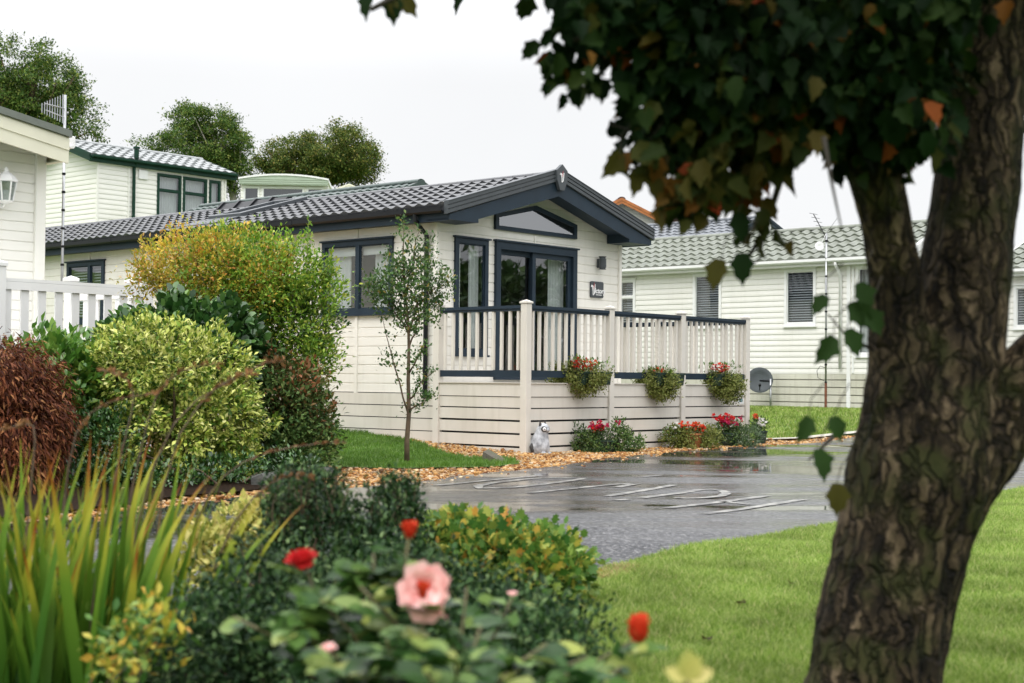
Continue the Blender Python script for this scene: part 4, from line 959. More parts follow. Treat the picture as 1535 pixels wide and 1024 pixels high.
def gclip(q):
    lx = (q-ORG[:2]) @ FR.M[:2, :2]
    return ~in_poly(q, strip) & ~((lx[:, 0] > 0.05) & (lx[:, 1] > 0.05) & (lx[:, 0] < 5.5)) & (lx[:, 1] < 5) & (q[:, 1] > 10) & (~in_poly(q, road_poly) | (RNG.uniform(0, 1, len(q)) < 0.05))
stones('gravel', gravel_poly, 26000, 0.017, M['pebble'], 'loose orange and buff gravel along the road edge and around the deck', clip=gclip)
# loose grit along the wet road edge
# ---- grass blades
def blades(name, poly, n, hgt, wid, mat, label, clip=None, off=0.025, lean=0.5):
    arr = np.array(poly); x0, y0 = arr.min(0); x1, y1 = arr.max(0); P = np.zeros((0, 2))
    while len(P) < n:
        q = np.stack([RNG.uniform(x0, x1, n), RNG.uniform(y0, y1, n)], 1); q = q[in_poly(q, poly)]
        if clip is not None: q = q[clip(q)]
        P = np.concatenate([P, q])
    P = P[:n]; z = np.array([terrain(x, y) for x, y in P])+off
    cl = np.array([noise.noise(Vector((x*2.3, y*2.3, 0))) for x, y in P])
    h = hgt*RNG.uniform(0.55, 1.25, n)*(1+0.45*cl); a = RNG.uniform(0, 2*pi, n); w = wid*RNG.uniform(0.7, 1.3, n)
    lx = RNG.normal(0, lean, n)*h; ly = RNG.normal(0, lean, n)*h
    V = np.zeros((n, 5, 3)); ca, sa = np.cos(a)*w/2, np.sin(a)*w/2
    V[:, 0] = np.stack([P[:, 0]-ca, P[:, 1]-sa, z-0.01], 1); V[:, 1] = np.stack([P[:, 0]+ca, P[:, 1]+sa, z-0.01], 1)
    mx, my = P[:, 0]+lx*0.35, P[:, 1]+ly*0.35
    V[:, 2] = np.stack([mx+ca*0.8, my+sa*0.8, z+h*0.6], 1); V[:, 3] = np.stack([mx-ca*0.8, my-sa*0.8, z+h*0.6], 1)
    V[:, 4] = np.stack([P[:, 0]+lx, P[:, 1]+ly, z+h], 1)
    i = np.arange(n)[:, None]*5
    me_f = np.concatenate([i+np.array([[0, 1, 2]]), i+np.array([[0, 2, 3]]), i+np.array([[3, 2, 4]])], 1).reshape(-1, 3)
    o = npmesh(name, V.reshape(-1, 3), me_f, mat); tag(o, label, 'grass', kind='stuff'); return o
M['grass'] = leafmat('lawn grass', [(0.0, (0.11, 0.20, 0.026)), (0.35, (0.22, 0.335, 0.056)), (0.7, (0.33, 0.43, 0.10)), (0.93, (0.45, 0.52, 0.19)), (1.0, (0.58, 0.50, 0.26))], 0.5, 0.4, 0.2)
M['grass2'] = leafmat('mown grass', [(0.0, (0.065, 0.15, 0.018)), (0.5, (0.095, 0.20, 0.025)), (1.0, (0.15, 0.25, 0.04))], 0.45, 0.35, 0.3)
def vis(q):
    inside = (q[:, 0] < 0.37*q[:, 1]+0.25) & (q[:, 1] > 4.2) & (q[:, 1] < 15.5)
    return RNG.uniform(0, 1, len(q)) < np.where(inside, np.clip((8.5/q[:, 1])**1.3, 0.1, 1), np.clip(0.7*np.exp(-np.maximum(0, q[:, 0]-0.37*q[:, 1]-0.25)/1.2), 0.06, 1)*np.where(q[:, 1] > 2.5, 1, 0.3)*np.where(q[:, 1] < 15.5, np.clip((8.5/np.maximum(q[:, 1], 0.5))**1.3, 0.1, 1), 0.1))
blades('grass', near_lawn, 520000, 0.040, 0.0042, M['grass'], 'short bright green lawn grass between the road and the leaning trunk', vis)
blades('grass', strip, 22000, 0.055, 0.008, M['grass2'], 'narrow strip of dark green grass beside the lodge skirting')
rcl = lambda q: ((q-ORG[:2]) @ FR.M[:2, :2])[:, 1] < 7
blades('grass', rl_poly, 70000, 0.05, 0.014, M['grass'], 'green lawn below the sage roofed caravan', rcl)

# ------------------------------------------------------------------ foliage
def T_(v, f): return np.array(v, float), f
# leaf templates: x across, y along 0..1, z fold; faces as quads
OVAL = T_([(0, 0, 0), (0.17, 0.25, 0.05), (0.24, 0.55, 0.06), (0, 1, -0.10), (-0.24, 0.55, 0.06), (-0.17, 0.25, 0.05), (0, 0.5, 0)], [(0, 1, 2, 6), (6, 2, 3, 3), (6, 3, 4, 4), (0, 6, 4, 5)])
LANCE = T_([(0, 0, 0), (0.12, 0.4, 0.03), (0, 1, -0.1), (-0.12, 0.4, 0.03)], [(0, 1, 2, 3)])
ROUND = T_([(0, 0, 0), (0.30, 0.22, 0.04), (0.36, 0.62, 0.06), (0.16, 0.95, 0), (-0.16, 0.95, 0), (-0.36, 0.62, 0.06), (-0.30, 0.22, 0.04), (0, 0.55, -0.02)], [(0, 1, 2, 7), (7, 2, 3, 4), (7, 4, 5, 5), (0, 7, 5, 6)])
MAPLE = T_([(0, 0, 0), (0.30, 0.02, 0.03), (0.24, 0.2, 0.03), (0.52, 0.36, 0.0), (0.27, 0.5, 0.05), (0.30, 0.78, 0.0), (0.10, 0.74, 0.03), (0, 1.0, -0.1), (-0.10, 0.74, 0.03), (-0.30, 0.78, 0.0), (-0.27, 0.5, 0.05), (-0.52, 0.36, 0.0), (-0.24, 0.2, 0.03), (-0.30, 0.02, 0.03), (0, 0.45, -0.02)],
           [(0, 1, 2, 14), (14, 2, 3, 4), (14, 4, 5, 6), (14, 6, 7, 8), (14, 8, 9, 10), (14, 10, 11, 12), (14, 12, 13, 0)])
def fold(t, k, droop, sx=1.0):
    v, f = t; v = v.copy(); v[:, 2] += k*np.abs(v[:, 0])-droop*v[:, 1]**2; v[:, 0] *= sx; return v, f
HANG = fold(T_([(0, 0, 0), (0.20, 0.04, 0), (0.30, 0.22, 0), (0.46, 0.42, 0), (0.31, 0.52, 0), (0.27, 0.74, 0), (0.12, 0.80, 0), (0, 1.0, 0), (-0.12, 0.80, 0), (-0.27, 0.74, 0), (-0.31, 0.52, 0), (-0.46, 0.42, 0), (-0.30, 0.22, 0), (-0.20, 0.04, 0), (0, 0.45, 0)],
           [(0, 1, 2, 14), (14, 2, 3, 4), (14, 4, 5, 6), (14, 6, 7, 8), (14, 8, 9, 10), (14, 10, 11, 12), (14, 12, 13, 0)]), 0.55, 0.22, 0.85)
def norm(a): return a/np.maximum(np.linalg.norm(a, axis=-1, keepdims=True), 1e-9)
def leaves(name, P, D, Nn, size, tmpl, mat, parent, base=(0, 0, 0), th=0.0, curl=0.0):
    tv, tf = tmpl; n = len(P); D = norm(D); Wd = norm(np.cross(D, Nn)); Nn = np.cross(Wd, D)
    sz = np.asarray(size)[:, None, None]
    Vv = P[:, None, :]+sz*(tv[None, :, 0:1]*Wd[:, None]+tv[None, :, 1:2]*D[:, None]+tv[None, :, 2:3]*Nn[:, None])
    Vv = Vv-np.array(base); k = len(tv)
    quads = [f for f in tf if len(set(f)) == 4]; tris = [f[:3] if f[2] == f[3] else f for f in tf if len(set(f)) == 3]
    V = Vv.reshape(-1, 3); off = (np.arange(n)*k)
    if not tris:
        Fc = (np.array(quads)[None]+off[:, None, None]).reshape(-1, 4); return npmesh(name, V, Fc, mat, parent)
    T3 = [t for q in quads for t in ((q[0], q[1], q[2]), (q[0], q[2], q[3]))]+[tuple(t) for t in tris]
    Fc = (np.array(T3)[None]+off[:, None, None]).reshape(-1, 3); return npmesh(name, V, Fc, mat, parent)
def pb(u, v, Y, ru, rv, rd=None, w=1.0):
    s = ppm(Y); c = at(u, v, Y); return (c, np.array([ru/s, rd if rd is not None else (ru+rv)/2/s, rv/s]), w)
def scatter(blobs, n, K, sig, shell=0.72, sq=1.0):
    """leaf positions in twig sprays on and inside a set of ellipsoids, with the outward direction"""
    wts = np.array([b[2]*np.prod(b[1])**(2/3) for b in blobs]); wts /= wts.sum()
    C = np.zeros((K, 3)); Dv = np.zeros((K, 3)); idx = RNG.choice(len(blobs), K, p=wts)
    d = norm(RNG.normal(0, 1, (K, 3))); r = np.where(RNG.uniform(0, 1, K) < shell, RNG.uniform(0.82, 1.05, K), RNG.uniform(0.3, 0.85, K))
    cs = np.array([b[0] for b in blobs]); rs = np.array([b[1] for b in blobs])
    lump = np.array([1+0.34*noise.noise(Vector(tuple(x*2.1))+Vector((float(i)*3, 0, 0))) for x, i in zip(d, idx)])
    C = cs[idx]+d*rs[idx]*(r*lump)[:, None]; Dv = norm(d/np.maximum(rs[idx], 1e-3))
    j = RNG.integers(0, K, n); P = C[j]+RNG.normal(0, 1, (n, 3))*sig*np.array([1, 1, sq]); return P, Dv[j], C, Dv, j
def bush(name, label, cat, base, blobs, specs, stems=5, stem_m=None, group=None, stem_r=0.02):
    """specs: list of (mat, n, K, sigma, leaf size, template, kwargs)"""
    base = np.array(base, float); T = bpy.data.objects.new(name, None); link(T); T.location = base; tag(T, label, cat, group)
    allC = []
    for sp in specs:
        mat, n, K, sig, size, tm = sp[:6]; kw = sp[6] if len(sp) > 6 else {}
        P, Dv, C, CD, j = scatter(kw.get('blobs', blobs), n, K, sig, kw.get('shell', 0.75)); allC.append(C)
        up = np.array([0, 0, kw.get('up', 0.35)])
        D = norm(Dv*kw.get('out', 0.8)+up+RNG.normal(0, kw.get('rnd', 0.6), (n, 3)))
        Nn = norm(Dv*0.6+np.array([0, 0, 0.9])+RNG.normal(0, 0.35, (n, 3)))
        zmin = kw.get('zmin', base[2]+0.02); ok = P[:, 2] > zmin
        P, D, Nn = P[ok], D[ok], Nn[ok]
        leaves('foliage', P, D, Nn, size*RNG.uniform(0.6, 1.25, len(P)), tm, mat, T, base)
    if stems:
        C = np.concatenate(allC); mb = MB(tuple(base)); pick = RNG.choice(len(C), min(stems, len(C)), replace=False)
        for i in pick:
            c = C[i]; b = base+np.array([RNG.normal(0, 0.05), RNG.normal(0, 0.05), -0.05]); mid = (b+c)/2+np.array([RNG.normal(0, 0.04), RNG.normal(0, 0.04), 0.12*abs(c[2]-b[2])])
            pts = [b, (b*0.55+mid*0.45), mid, (mid+c)/2+np.array([0, 0, 0.02]), c]; mb.tube(pts, [stem_r, stem_r*0.8, stem_r*0.6, stem_r*0.4, stem_r*0.15], 6)
        mb.build('stem', stem_m or M['twig'], T, smooth=True)
    return T
def G3(u, v, Y):                     # a point on the ground under an image column at depth Y
    p = at(u, v, Y); return (p[0], p[1], terrain(p[0], p[1]))

L_var = leafmat('variegated leaf', [(0, (0.035, 0.09, 0.012)), (0.28, (0.14, 0.24, 0.028)), (0.5, (0.36, 0.43, 0.07)), (0.85, (0.56, 0.58, 0.15)), (1, (0.70, 0.69, 0.30))], 0.4, 0.2)
L_dark = leafmat('glossy dark leaf', [(0, (0.014, 0.05, 0.010)), (0.5, (0.030, 0.088, 0.018)), (0.85, (0.06, 0.14, 0.03)), (1, (0.11, 0.21, 0.05))], 0.28, 0.12, 0.6)
L_laurel = leafmat('laurel leaf', [(0, (0.045, 0.13, 0.018)), (0.6, (0.11, 0.24, 0.032)), (1, (0.22, 0.34, 0.06))], 0.3, 0.25, 0.55)
L_yel = leafmat('autumn yellow leaf', [(0, (0.20, 0.27, 0.03)), (0.35, (0.40, 0.38, 0.045)), (0.65, (0.60, 0.44, 0.06)), (0.85, (0.60, 0.34, 0.06)), (0.93, (0.50, 0.19, 0.04)), (1, (0.68, 0.52, 0.2))], 0.45, 0.3)
L_lime = leafmat('fresh green leaf', [(0, (0.06, 0.15, 0.014)), (0.5, (0.15, 0.28, 0.026)), (0.85, (0.28, 0.38, 0.045)), (1, (0.42, 0.43, 0.07))], 0.4, 0.32)
L_mid = leafmat('mid green leaf', [(0, (0.02, 0.055, 0.015)), (0.6, (0.045, 0.10, 0.022)), (1, (0.09, 0.15, 0.035))], 0.4, 0.22)
L_potg = leafmat('bedding plant leaf', [(0, (0.03, 0.075, 0.018)), (0.5, (0.075, 0.14, 0.035)), (1, (0.17, 0.23, 0.07))], 0.5, 0.25, 0.2)
L_rust = leafmat('bronze tipped leaf', [(0, (0.05, 0.085, 0.022)), (0.4, (0.10, 0.10, 0.03)), (0.75, (0.19, 0.085, 0.03)), (1, (0.26, 0.10, 0.045))], 0.45, 0.2)
L_red = leafmat('dark red lacy leaf', [(0, (0.035, 0.010, 0.006)), (0.5, (0.115, 0.032, 0.014)), (0.85, (0.22, 0.075, 0.028)), (1, (0.33, 0.16, 0.06))], 0.6, 0.2, 0.15)
L_sap = leafmat('small sapling leaf', [(0, (0.03, 0.075, 0.02)), (0.6, (0.06, 0.13, 0.03)), (0.93, (0.12, 0.19, 0.045)), (1, (0.36, 0.25, 0.06))], 0.38, 0.25)
L_box = leafmat('blue green small leaf', [(0, (0.007, 0.022, 0.008)), (0.5, (0.018, 0.052, 0.014)), (0.85, (0.060, 0.125, 0.034)), (1, (0.18, 0.26, 0.10))], 0.55, 0.15, 0.2)
L_gold = leafmat('golden leaf', [(0, (0.18, 0.24, 0.04)), (0.5, (0.46, 0.45, 0.10)), (1, (0.70, 0.60, 0.22))], 0.45, 0.3)
L_ger = leafmat('lobed yellow green leaf', [(0, (0.04, 0.12, 0.022)), (0.4, (0.11, 0.23, 0.04)), (0.7, (0.28, 0.36, 0.07)), (0.93, (0.58, 0.50, 0.09)), (1, (0.50, 0.22, 0.04))], 0.42, 0.25)
L_rose = leafmat('rose leaf', [(0, (0.012, 0.042, 0.009)), (0.5, (0.040, 0.105, 0.020)), (0.8, (0.13, 0.23, 0.05)), (1, (0.30, 0.34, 0.08))], 0.4, 0.25, 0.3)
L_can = leafmat('canopy leaf', [(0, (0.0025, 0.009, 0.002)), (0.55, (0.006, 0.018, 0.004)), (0.90, (0.020, 0.038, 0.008)), (0.95, (0.06, 0.045, 0.008)), (0.985, (0.15, 0.055, 0.01)), (1, (0.20, 0.035, 0.012))], 0.6, 0.14, 0.06)  # leaf tones lowered to paint in the backlit canopy's shade
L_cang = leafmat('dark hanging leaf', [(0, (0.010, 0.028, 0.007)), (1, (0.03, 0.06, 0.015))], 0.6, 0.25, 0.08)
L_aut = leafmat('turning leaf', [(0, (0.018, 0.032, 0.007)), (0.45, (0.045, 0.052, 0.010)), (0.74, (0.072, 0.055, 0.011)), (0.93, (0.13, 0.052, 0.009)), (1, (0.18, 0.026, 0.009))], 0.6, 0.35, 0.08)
L_tree = leafmat('tree leaf', [(0, (0.022, 0.058, 0.011)), (0.5, (0.070, 0.135, 0.024)), (0.85, (0.155, 0.215, 0.04)), (1, (0.25, 0.26, 0.06))], 0.6, 0.3, 0.15)
L_tree2 = leafmat('sycamore leaf', [(0, (0.03, 0.062, 0.013)), (0.5, (0.09, 0.14, 0.026)), (0.85, (0.19, 0.21, 0.042)), (1, (0.28, 0.22, 0.06))], 0.6, 0.3, 0.15)
L_trail = leafmat('trailing basket leaf', [(0, (0.09, 0.12, 0.022)), (0.5, (0.16, 0.19, 0.04)), (1, (0.26, 0.26, 0.08))], 0.5, 0.25)
L_grey = leafmat('grey green leaf', [(0, (0.06, 0.11, 0.05)), (0.5, (0.11, 0.17, 0.08)), (1, (0.24, 0.29, 0.20))], 0.5, 0.2)

# mid-distance shrubs on the bed to the left of the road
bush('shrub', 'yellow green variegated shrub at the front of the bed, broad and domed', 'shrub', G3(250, 720, 14.0),
     [pb(250, 560, 14.0, 120, 78, 0.75), pb(265, 640, 14.0, 122, 78, 0.8, 1.0), pb(335, 625, 13.95, 52, 75, 0.5), pb(165, 585, 14.0, 66, 72, 0.5), pb(140, 640, 13.9, 44, 60, 0.45), pb(220, 522, 14.1, 84, 44, 0.5), pb(300, 690, 13.9, 80, 34, 0.5)],
     [(L_var, 32000, 1500, 0.032, 0.058, OVAL, dict(up=0.25, out=0.9, rnd=0.65))], 10)
bush('shrub', 'glossy dark green domed shrub behind the variegated one', 'shrub', G3(270, 600, 15.4),
     [pb(278, 535, 15.4, 106, 78, 0.7), pb(345, 530, 15.2, 38, 70, 0.5), pb(198, 518, 15.3, 44, 40, 0.5)],
     [(L_dark, 9000, 800, 0.05, 0.098, ROUND, dict(up=0.35, out=0.8, rnd=0.5))], 8)
bush('shrub', 'fresh green laurel between the red maple and the white pickets', 'shrub', G3(85, 560, 13.6),
     [pb(80, 560, 13.6, 62, 52, 0.5), pb(110, 600, 13.5, 40, 70, 0.45)], [(L_laurel, 2600, 320, 0.05, 0.115, OVAL, dict(up=0.5, out=0.7, rnd=0.5))], 6)
spk = [pb(462, 400, 16.2, 9, 62, 0.08), pb(497, 435, 16.2, 22, 30, 0.12), pb(478, 430, 16.2, 16, 40, 0.12)]
bush('shrub', 'tall loose shrub turning orange yellow with a green side towards the lodge window', 'shrub', G3(370, 640, 16.3),
     [pb(300, 400, 16.3, 85, 62, 0.6), pb(380, 425, 16.3, 110, 90, 0.7)],
     [(L_yel, 15000, 1200, 0.055, 0.046, OVAL, dict(up=0.5, blobs=[pb(290, 398, 16.3, 78, 52, 0.6), pb(350, 408, 16.3, 85, 62, 0.6), pb(240, 415, 16.2, 50, 30, 0.3), pb(395, 440, 16.25, 52, 48, 0.5)])),
      (L_lime, 16000, 1300, 0.05, 0.050, OVAL, dict(up=0.6, blobs=[pb(410, 410, 16.2, 80, 60, 0.6), pb(452, 480, 16.2, 55, 68, 0.5, 1.3), pb(470, 540, 16.1, 45, 30, 0.4), pb(340, 440, 16.1, 90, 60, 0.5), pb(350, 365, 16.2, 60, 28, 0.4, 0.7)]+spk)),
      (L_mid, 5000, 500, 0.07, 0.066, OVAL, dict(blobs=[pb(400, 500, 16.5, 90, 80, 0.6)]))], 16, None, None, 0.022)
def shoots(T, base, items, mat, lsz, tm, per=26, spread=0.5, rad=0.004):
    """upright leafy shoots: items (u0, v0, u1, v1, Y)"""
    P = []; D = []; mb = MB(tuple(base))
    for (u0, v0, u1, v1, Y) in items:
        a, b = at(u0, v0, Y), at(u1, v1, Y+RNG.normal(0, 0.05)); mid = (a+b)/2+RNG.normal(0, 0.015, 3); mb.tube([tuple(a), tuple(mid), tuple(b)], [rad, rad*0.7, rad*0.3], 5, False)
        n = max(6, int(per*np.linalg.norm(b-a)/0.4)); ax = (b-a)/np.linalg.norm(b-a)
        for i in range(n):
            t = (i+0.5)/n; q = a*(1-t)**2+2*mid*t*(1-t)+b*t*t; o = norm(np.cross(ax, RNG.normal(0, 1, 3))); P.append(q); D.append(ax*0.6+o*(0.9*(1.1-t)+spread*0.3))
    mb.build('stem', M['twig'], T); P = np.array(P); leaves('foliage', P, np.array(D), RNG.normal(0, 0.4, (len(P), 3))+np.array([0, -0.4, 0.8]), lsz*RNG.uniform(0.6, 1.15, len(P)), tm, mat, T, base)
yT = bpy.data.objects[[o.name for o in bpy.data.objects if o.get('label', '').startswith('tall loose shrub')][0]]
it = [(460, 440, 463, 325, 16.1), (480, 450, 499, 372, 16.1), (470, 470, 520, 420, 16.1), (440, 420, 430, 350, 16.2), (400, 400, 408, 345, 16.2), (370, 390, 362, 338, 16.2), (470, 560, 522, 548, 16.0), (470, 520, 515, 490, 16.0), (480, 545, 510, 575, 16.0)]
it += [(u, 430, u+RNG.normal(0, 14), 352+RNG.uniform(-16, 18), 16.2) for u in np.linspace(330, 450, 10)]
shoots(yT, np.array(yT.location), it, L_lime, 0.060, OVAL)
shoots(yT, np.array(yT.location), [(u, 430, u+RNG.normal(-12, 12), 356+abs(u-300)*0.1+RNG.uniform(-18, 16), 16.15) for u in np.linspace(222, 350, 13)]+[(260, 430, 188+RNG.uniform(-6, 10), v, 16.15) for v in (392, 405, 418)], L_yel, 0.052, OVAL)
bush('shrub', 'low dark shrub with bronze red tips beside the lodge skirting', 'shrub', G3(440, 690, 15.6),
     [pb(430, 640, 15.6, 66, 100, 0.7)],
     [(L_potg, 11000, 900, 0.05, 0.058, OVAL, dict(blobs=[pb(425, 630, 15.6, 60, 85, 0.6), pb(440, 668, 15.5, 58, 40, 0.5), pb(468, 625, 15.5, 34, 40, 0.3)])),
      (L_rust, 2300, 260, 0.045, 0.060, OVAL, dict(up=0.6, blobs=[pb(432, 575, 15.5, 48, 40, 0.4), pb(452, 612, 15.4, 46, 34, 0.3), pb(410, 545, 15.5, 26, 26, 0.3)]))], 10)
bush('maple_bush', 'dark red lacy leaved maple mound at the frame edge', 'shrub', G3(40, 740, 12.4),
     [pb(10, 572, 12.4, 58, 54, 0.6), pb(38, 640, 12.4, 56, 62, 0.6), pb(20, 700, 12.3, 60, 56, 0.6)],
     [(L_red, 26000, 1300, 0.06, 0.070, LANCE, dict(up=-0.75, out=0.7, rnd=0.35))], 8)
bush('ground_cover', 'dark green small plant growing under the variegated shrub', 'shrub', G3(330, 700, 13.3), [pb(150, 670, 13.2, 60, 60, 0.4), pb(330, 702, 13.5, 70, 18, 0.3), pb(420, 700, 14.2, 60, 22, 0.3), pb(230, 712, 13.0, 80, 16, 0.3), pb(120, 715, 12.8, 60, 20, 0.3)], [(L_dark, 6500, 600, 0.04, 0.05, OVAL)], 4)
vT = bpy.data.objects[[o.name for o in bpy.data.objects if o.get('label', '').startswith('yellow green variegated')][0]]
shoots(vT, np.array(vT.location), [(250+150*cos(t)*0.8, 600-105*sin(t)*0.8, 250+146*cos(t)*RNG.uniform(0.95, 1.12), 600-122*sin(t)*RNG.uniform(0.95, 1.10), 13.9) for t in np.linspace(-0.5, 3.3, 34)], L_var, 0.055, OVAL, 40)
dT = bpy.data.objects[[o.name for o in bpy.data.objects if o.get('label', '').startswith('glossy dark green domed')][0]]
shoots(dT, np.array(dT.location), [(265+110*cos(t)*0.8, 525-74*sin(t)*0.8, 265+116*cos(t)*RNG.uniform(0.95, 1.1), 525-80*sin(t)*RNG.uniform(0.95, 1.1), 15.2) for t in np.linspace(0.0, 3.1, 18)], L_laurel, 0.085, OVAL, 22)
# sapling
sb = G3(610, 697, 17.1); sap = bpy.data.objects.new('sapling', None); link(sap); sap.location = sb; tag(sap, 'slender young tree with small leaves on the gravel before the lodge window', 'tree')
def P3(u, v, Y, dy=0): p = at(u, v, Y); return (p[0], p[1]+dy, p[2])
def wig(a, b, n, j):
    a, b = np.array(a), np.array(b); return [tuple(a+(b-a)*i/n+(RNG.normal(0, j, 3) if 0 < i < n else 0)) for i in range(n+1)]
mb = MB(tuple(sb)); tr = [(sb[0], sb[1], sb[2]-0.05)]+[P3(u, v, 17.1) for u, v in ((610, 660), (613, 620), (612, 570), (613, 520), (612, 480), (606, 430), (604, 380), (606, 335))]
mb.tube(tr, [0.034, 0.03, 0.026, 0.022, 0.018, 0.014, 0.011, 0.008, 0.004], 8)
tips = []
for (u0, v0, u1, v1) in ((612, 620, 574, 478), (613, 500, 645, 395), (612, 500, 560, 420), (612, 470, 665, 420), (608, 440, 630, 345), (612, 480, 590, 400), (613, 520, 640, 450), (612, 600, 655, 555), (612, 615, 648, 590), (613, 560, 640, 520), (606, 420, 583, 375), (612, 490, 580, 440)):
    pts = wig(P3(u0, v0, 17.1), P3(u1, v1, 17.1, RNG.normal(0, 0.2)), 6, 0.012); mb.tube(pts, np.linspace(0.012, 0.003, 7), 6); tips += [np.array(p) for p in pts[2:]]
mb.build('trunk', M['twig'], sap, smooth=True)
n = 900; j = RNG.integers(0, len(tips), n); Pp = np.array(tips)[j]+RNG.normal(0, 0.03, (n, 3))
P2, D2, _, _, _ = scatter([pb(600, 432, 17.1, 48, 42, 0.35), pb(640, 425, 17.1, 32, 40, 0.3), pb(603, 385, 17.1, 18, 55, 0.15), pb(583, 430, 17.1, 36, 26, 0.25), pb(640, 385, 17.1, 14, 40, 0.15), pb(625, 470, 17.1, 40, 26, 0.3), pb(570, 445, 17.1, 30, 24, 0.2), pb(660, 430, 17.1, 18, 22, 0.2), pb(625, 590, 17.1, 26, 40, 0.2, 0.35), pb(600, 530, 17.1, 26, 30, 0.2, 0.35)], 4000, 230, 0.045)
Pp = np.concatenate([Pp, P2]); n = len(Pp)
leaves('foliage', Pp, RNG.normal(0, 0.6, (n, 3))+np.array([0, 0, 0.5]), RNG.normal(0, 0.6, (n, 3))+np.array([0, -0.3, 0.8]), RNG.uniform(0.03, 0.062, n), OVAL, L_sap, sap, sb)

# trees far behind
def tree(name, label, blobs, n, K, sig, lsz, mat, basep, trunk_r, tm=OVAL, top=None, tmat=None):
    T = bpy.data.objects.new(name, None); link(T); T.location = basep; tag(T, label, 'tree')
    P, Dv, C, CD, j = scatter(blobs, n, K, sig, 0.8, 0.7)
    D = norm(Dv*0.6+np.array([0, 0, -0.1])+RNG.normal(0, 0.6, (n, 3))); Nn = norm(Dv*0.5+np.array([0, 0, 0.8])+RNG.normal(0, 0.5, (n, 3)))
    leaves('crown', P, D, Nn, lsz*RNG.uniform(0.6, 1.3, n), tm, mat, T, basep)
    mb = MB(tuple(basep)); cc = np.mean([b[0] for b in blobs], axis=0); b = np.array(basep, float); top = np.array(top) if top is not None else cc
    mb.tube([b-np.array([0, 0, 0.3]), b*0.6+top*0.4, b*0.25+top*0.75, top], [trunk_r, trunk_r*0.75, trunk_r*0.55, trunk_r*0.3], 10)
    for i in RNG.choice(len(C), 60, replace=False):
        st = b+(top-b)*RNG.uniform(0.5, 1.0); mid = (st+C[i])/2+RNG.normal(0, 0.15, 3); mb.tube([st, mid, C[i]], [trunk_r*0.3, trunk_r*0.18, trunk_r*0.05], 5)
    mb.build('trunk', tmat or M['twig'], T, smooth=True); return T
tree('broadleaf_tree', 'large dark green tree rising behind the off white caravan roof', [pb(20, 130, 62, 78, 70, 2.6), pb(60, 165, 62, 62, 60, 2.2), pb(105, 185, 62, 45, 34, 1.6), pb(85, 120, 62, 40, 40, 1.5), pb(-50, 150, 62, 80, 80, 2.6)], 52000, 620, 0.19, 0.125, L_tree, G3(30, 300, 62), 0.4)
tree('broadleaf_tree', 'rounded mid green tree above the bottle green gutter with pale trunk', [pb(305, 215, 72, 58, 52, 2.2), pb(340, 230, 72, 38, 45, 1.6), pb(285, 195, 72, 34, 38, 1.4), pb(360, 265, 72, 16, 34, 0.6), pb(235, 218, 73, 32, 20, 1.2), pb(330, 250, 72, 45, 22, 1.5)], 36000, 330, 0.20, 0.125, L_tree, G3(352, 300, 72), 0.22, top=at(345, 245, 72), tmat=M['pale_bark'])
tree('broadleaf_tree', 'broad bronze green tree behind the sage fronted caravan and the lodge ridge', [pb(505, 228, 76, 52, 40, 2.2), pb(530, 245, 76, 38, 36, 1.8), pb(440, 238, 76, 48, 32, 1.8), pb(470, 250, 76, 70, 28, 2.0), pb(408, 250, 76, 24, 17, 1.0)], 46000, 420, 0.20, 0.13, L_tree2, G3(500, 300, 76), 0.35)

# ---- foreground planting
bush('shrub', 'dark blue green small leaved shrub filling the foreground around the roses', 'shrub', G3(480, 1040, 4.5),
     [pb(440, 835, 5.1, 46, 62, 0.25), pb(500, 820, 5.0, 52, 68, 0.25), pb(580, 825, 5.0, 50, 62, 0.25), pb(400, 925, 4.3, 105, 80, 0.35), pb(560, 905, 4.4, 150, 80, 0.35), pb(300, 970, 4.0, 100, 66, 0.3), pb(700, 935, 4.3, 120, 66, 0.3), pb(800, 965, 4.1, 90, 55, 0.3), pb(640, 985, 3.9, 220, 66, 0.3)],
     [(L_box, 36000, 2400, 0.035, 0.024, OVAL, dict(up=0.5, out=0.6))]+
     [(L_box, 2600, 90, 0.022, 0.022, OVAL, dict(up=0.8, blobs=[pb(415, 740, 5.2, 14, 28, 0.08), pb(455, 720, 5.2, 16, 26, 0.08), pb(490, 745, 5.1, 22, 34, 0.08), pb(590, 750, 5.1, 18, 32, 0.08), pb(615, 745, 5.1, 10, 26, 0.08)]))], 22, None, None, 0.008)
boxT = bpy.data.objects[[o.name for o in bpy.data.objects if o.get('label', '').startswith('dark blue green small')][0]]; bb0 = np.array(boxT.location); SPp = []; SPd = []; mb = MB(tuple(bb0))
for k in range(240):
    u = RNG.uniform(230, 880) if k % 2 else RNG.uniform(395, 630); vt = np.interp(u, [230, 330, 375, 410, 455, 500, 535, 560, 590, 615, 640, 700, 880], [940, 880, 790, 712, 695, 715, 790, 730, 712, 725, 810, 880, 905])+abs(RNG.normal(0, 1))*50; Y = RNG.uniform(4.9, 5.3) if 390 < u < 630 and vt < 830 else RNG.uniform(4.0, 4.6)
    a = at(u, vt+70, Y); b = at(u+RNG.normal(0, 16), vt-8, Y+RNG.normal(0, 0.03)); mb.tube([tuple(a), tuple((a+b)/2+RNG.normal(0, 0.006, 3)), tuple(b)], [0.0025, 0.002, 0.001], 4, False)
    for i in range(34):
        t = RNG.uniform(0.05, 1); SPp.append(a+(b-a)*t+RNG.normal(0, 0.003, 3)); SPd.append((b-a)/np.linalg.norm(b-a)*0.7+RNG.normal(0, 0.6, 3))
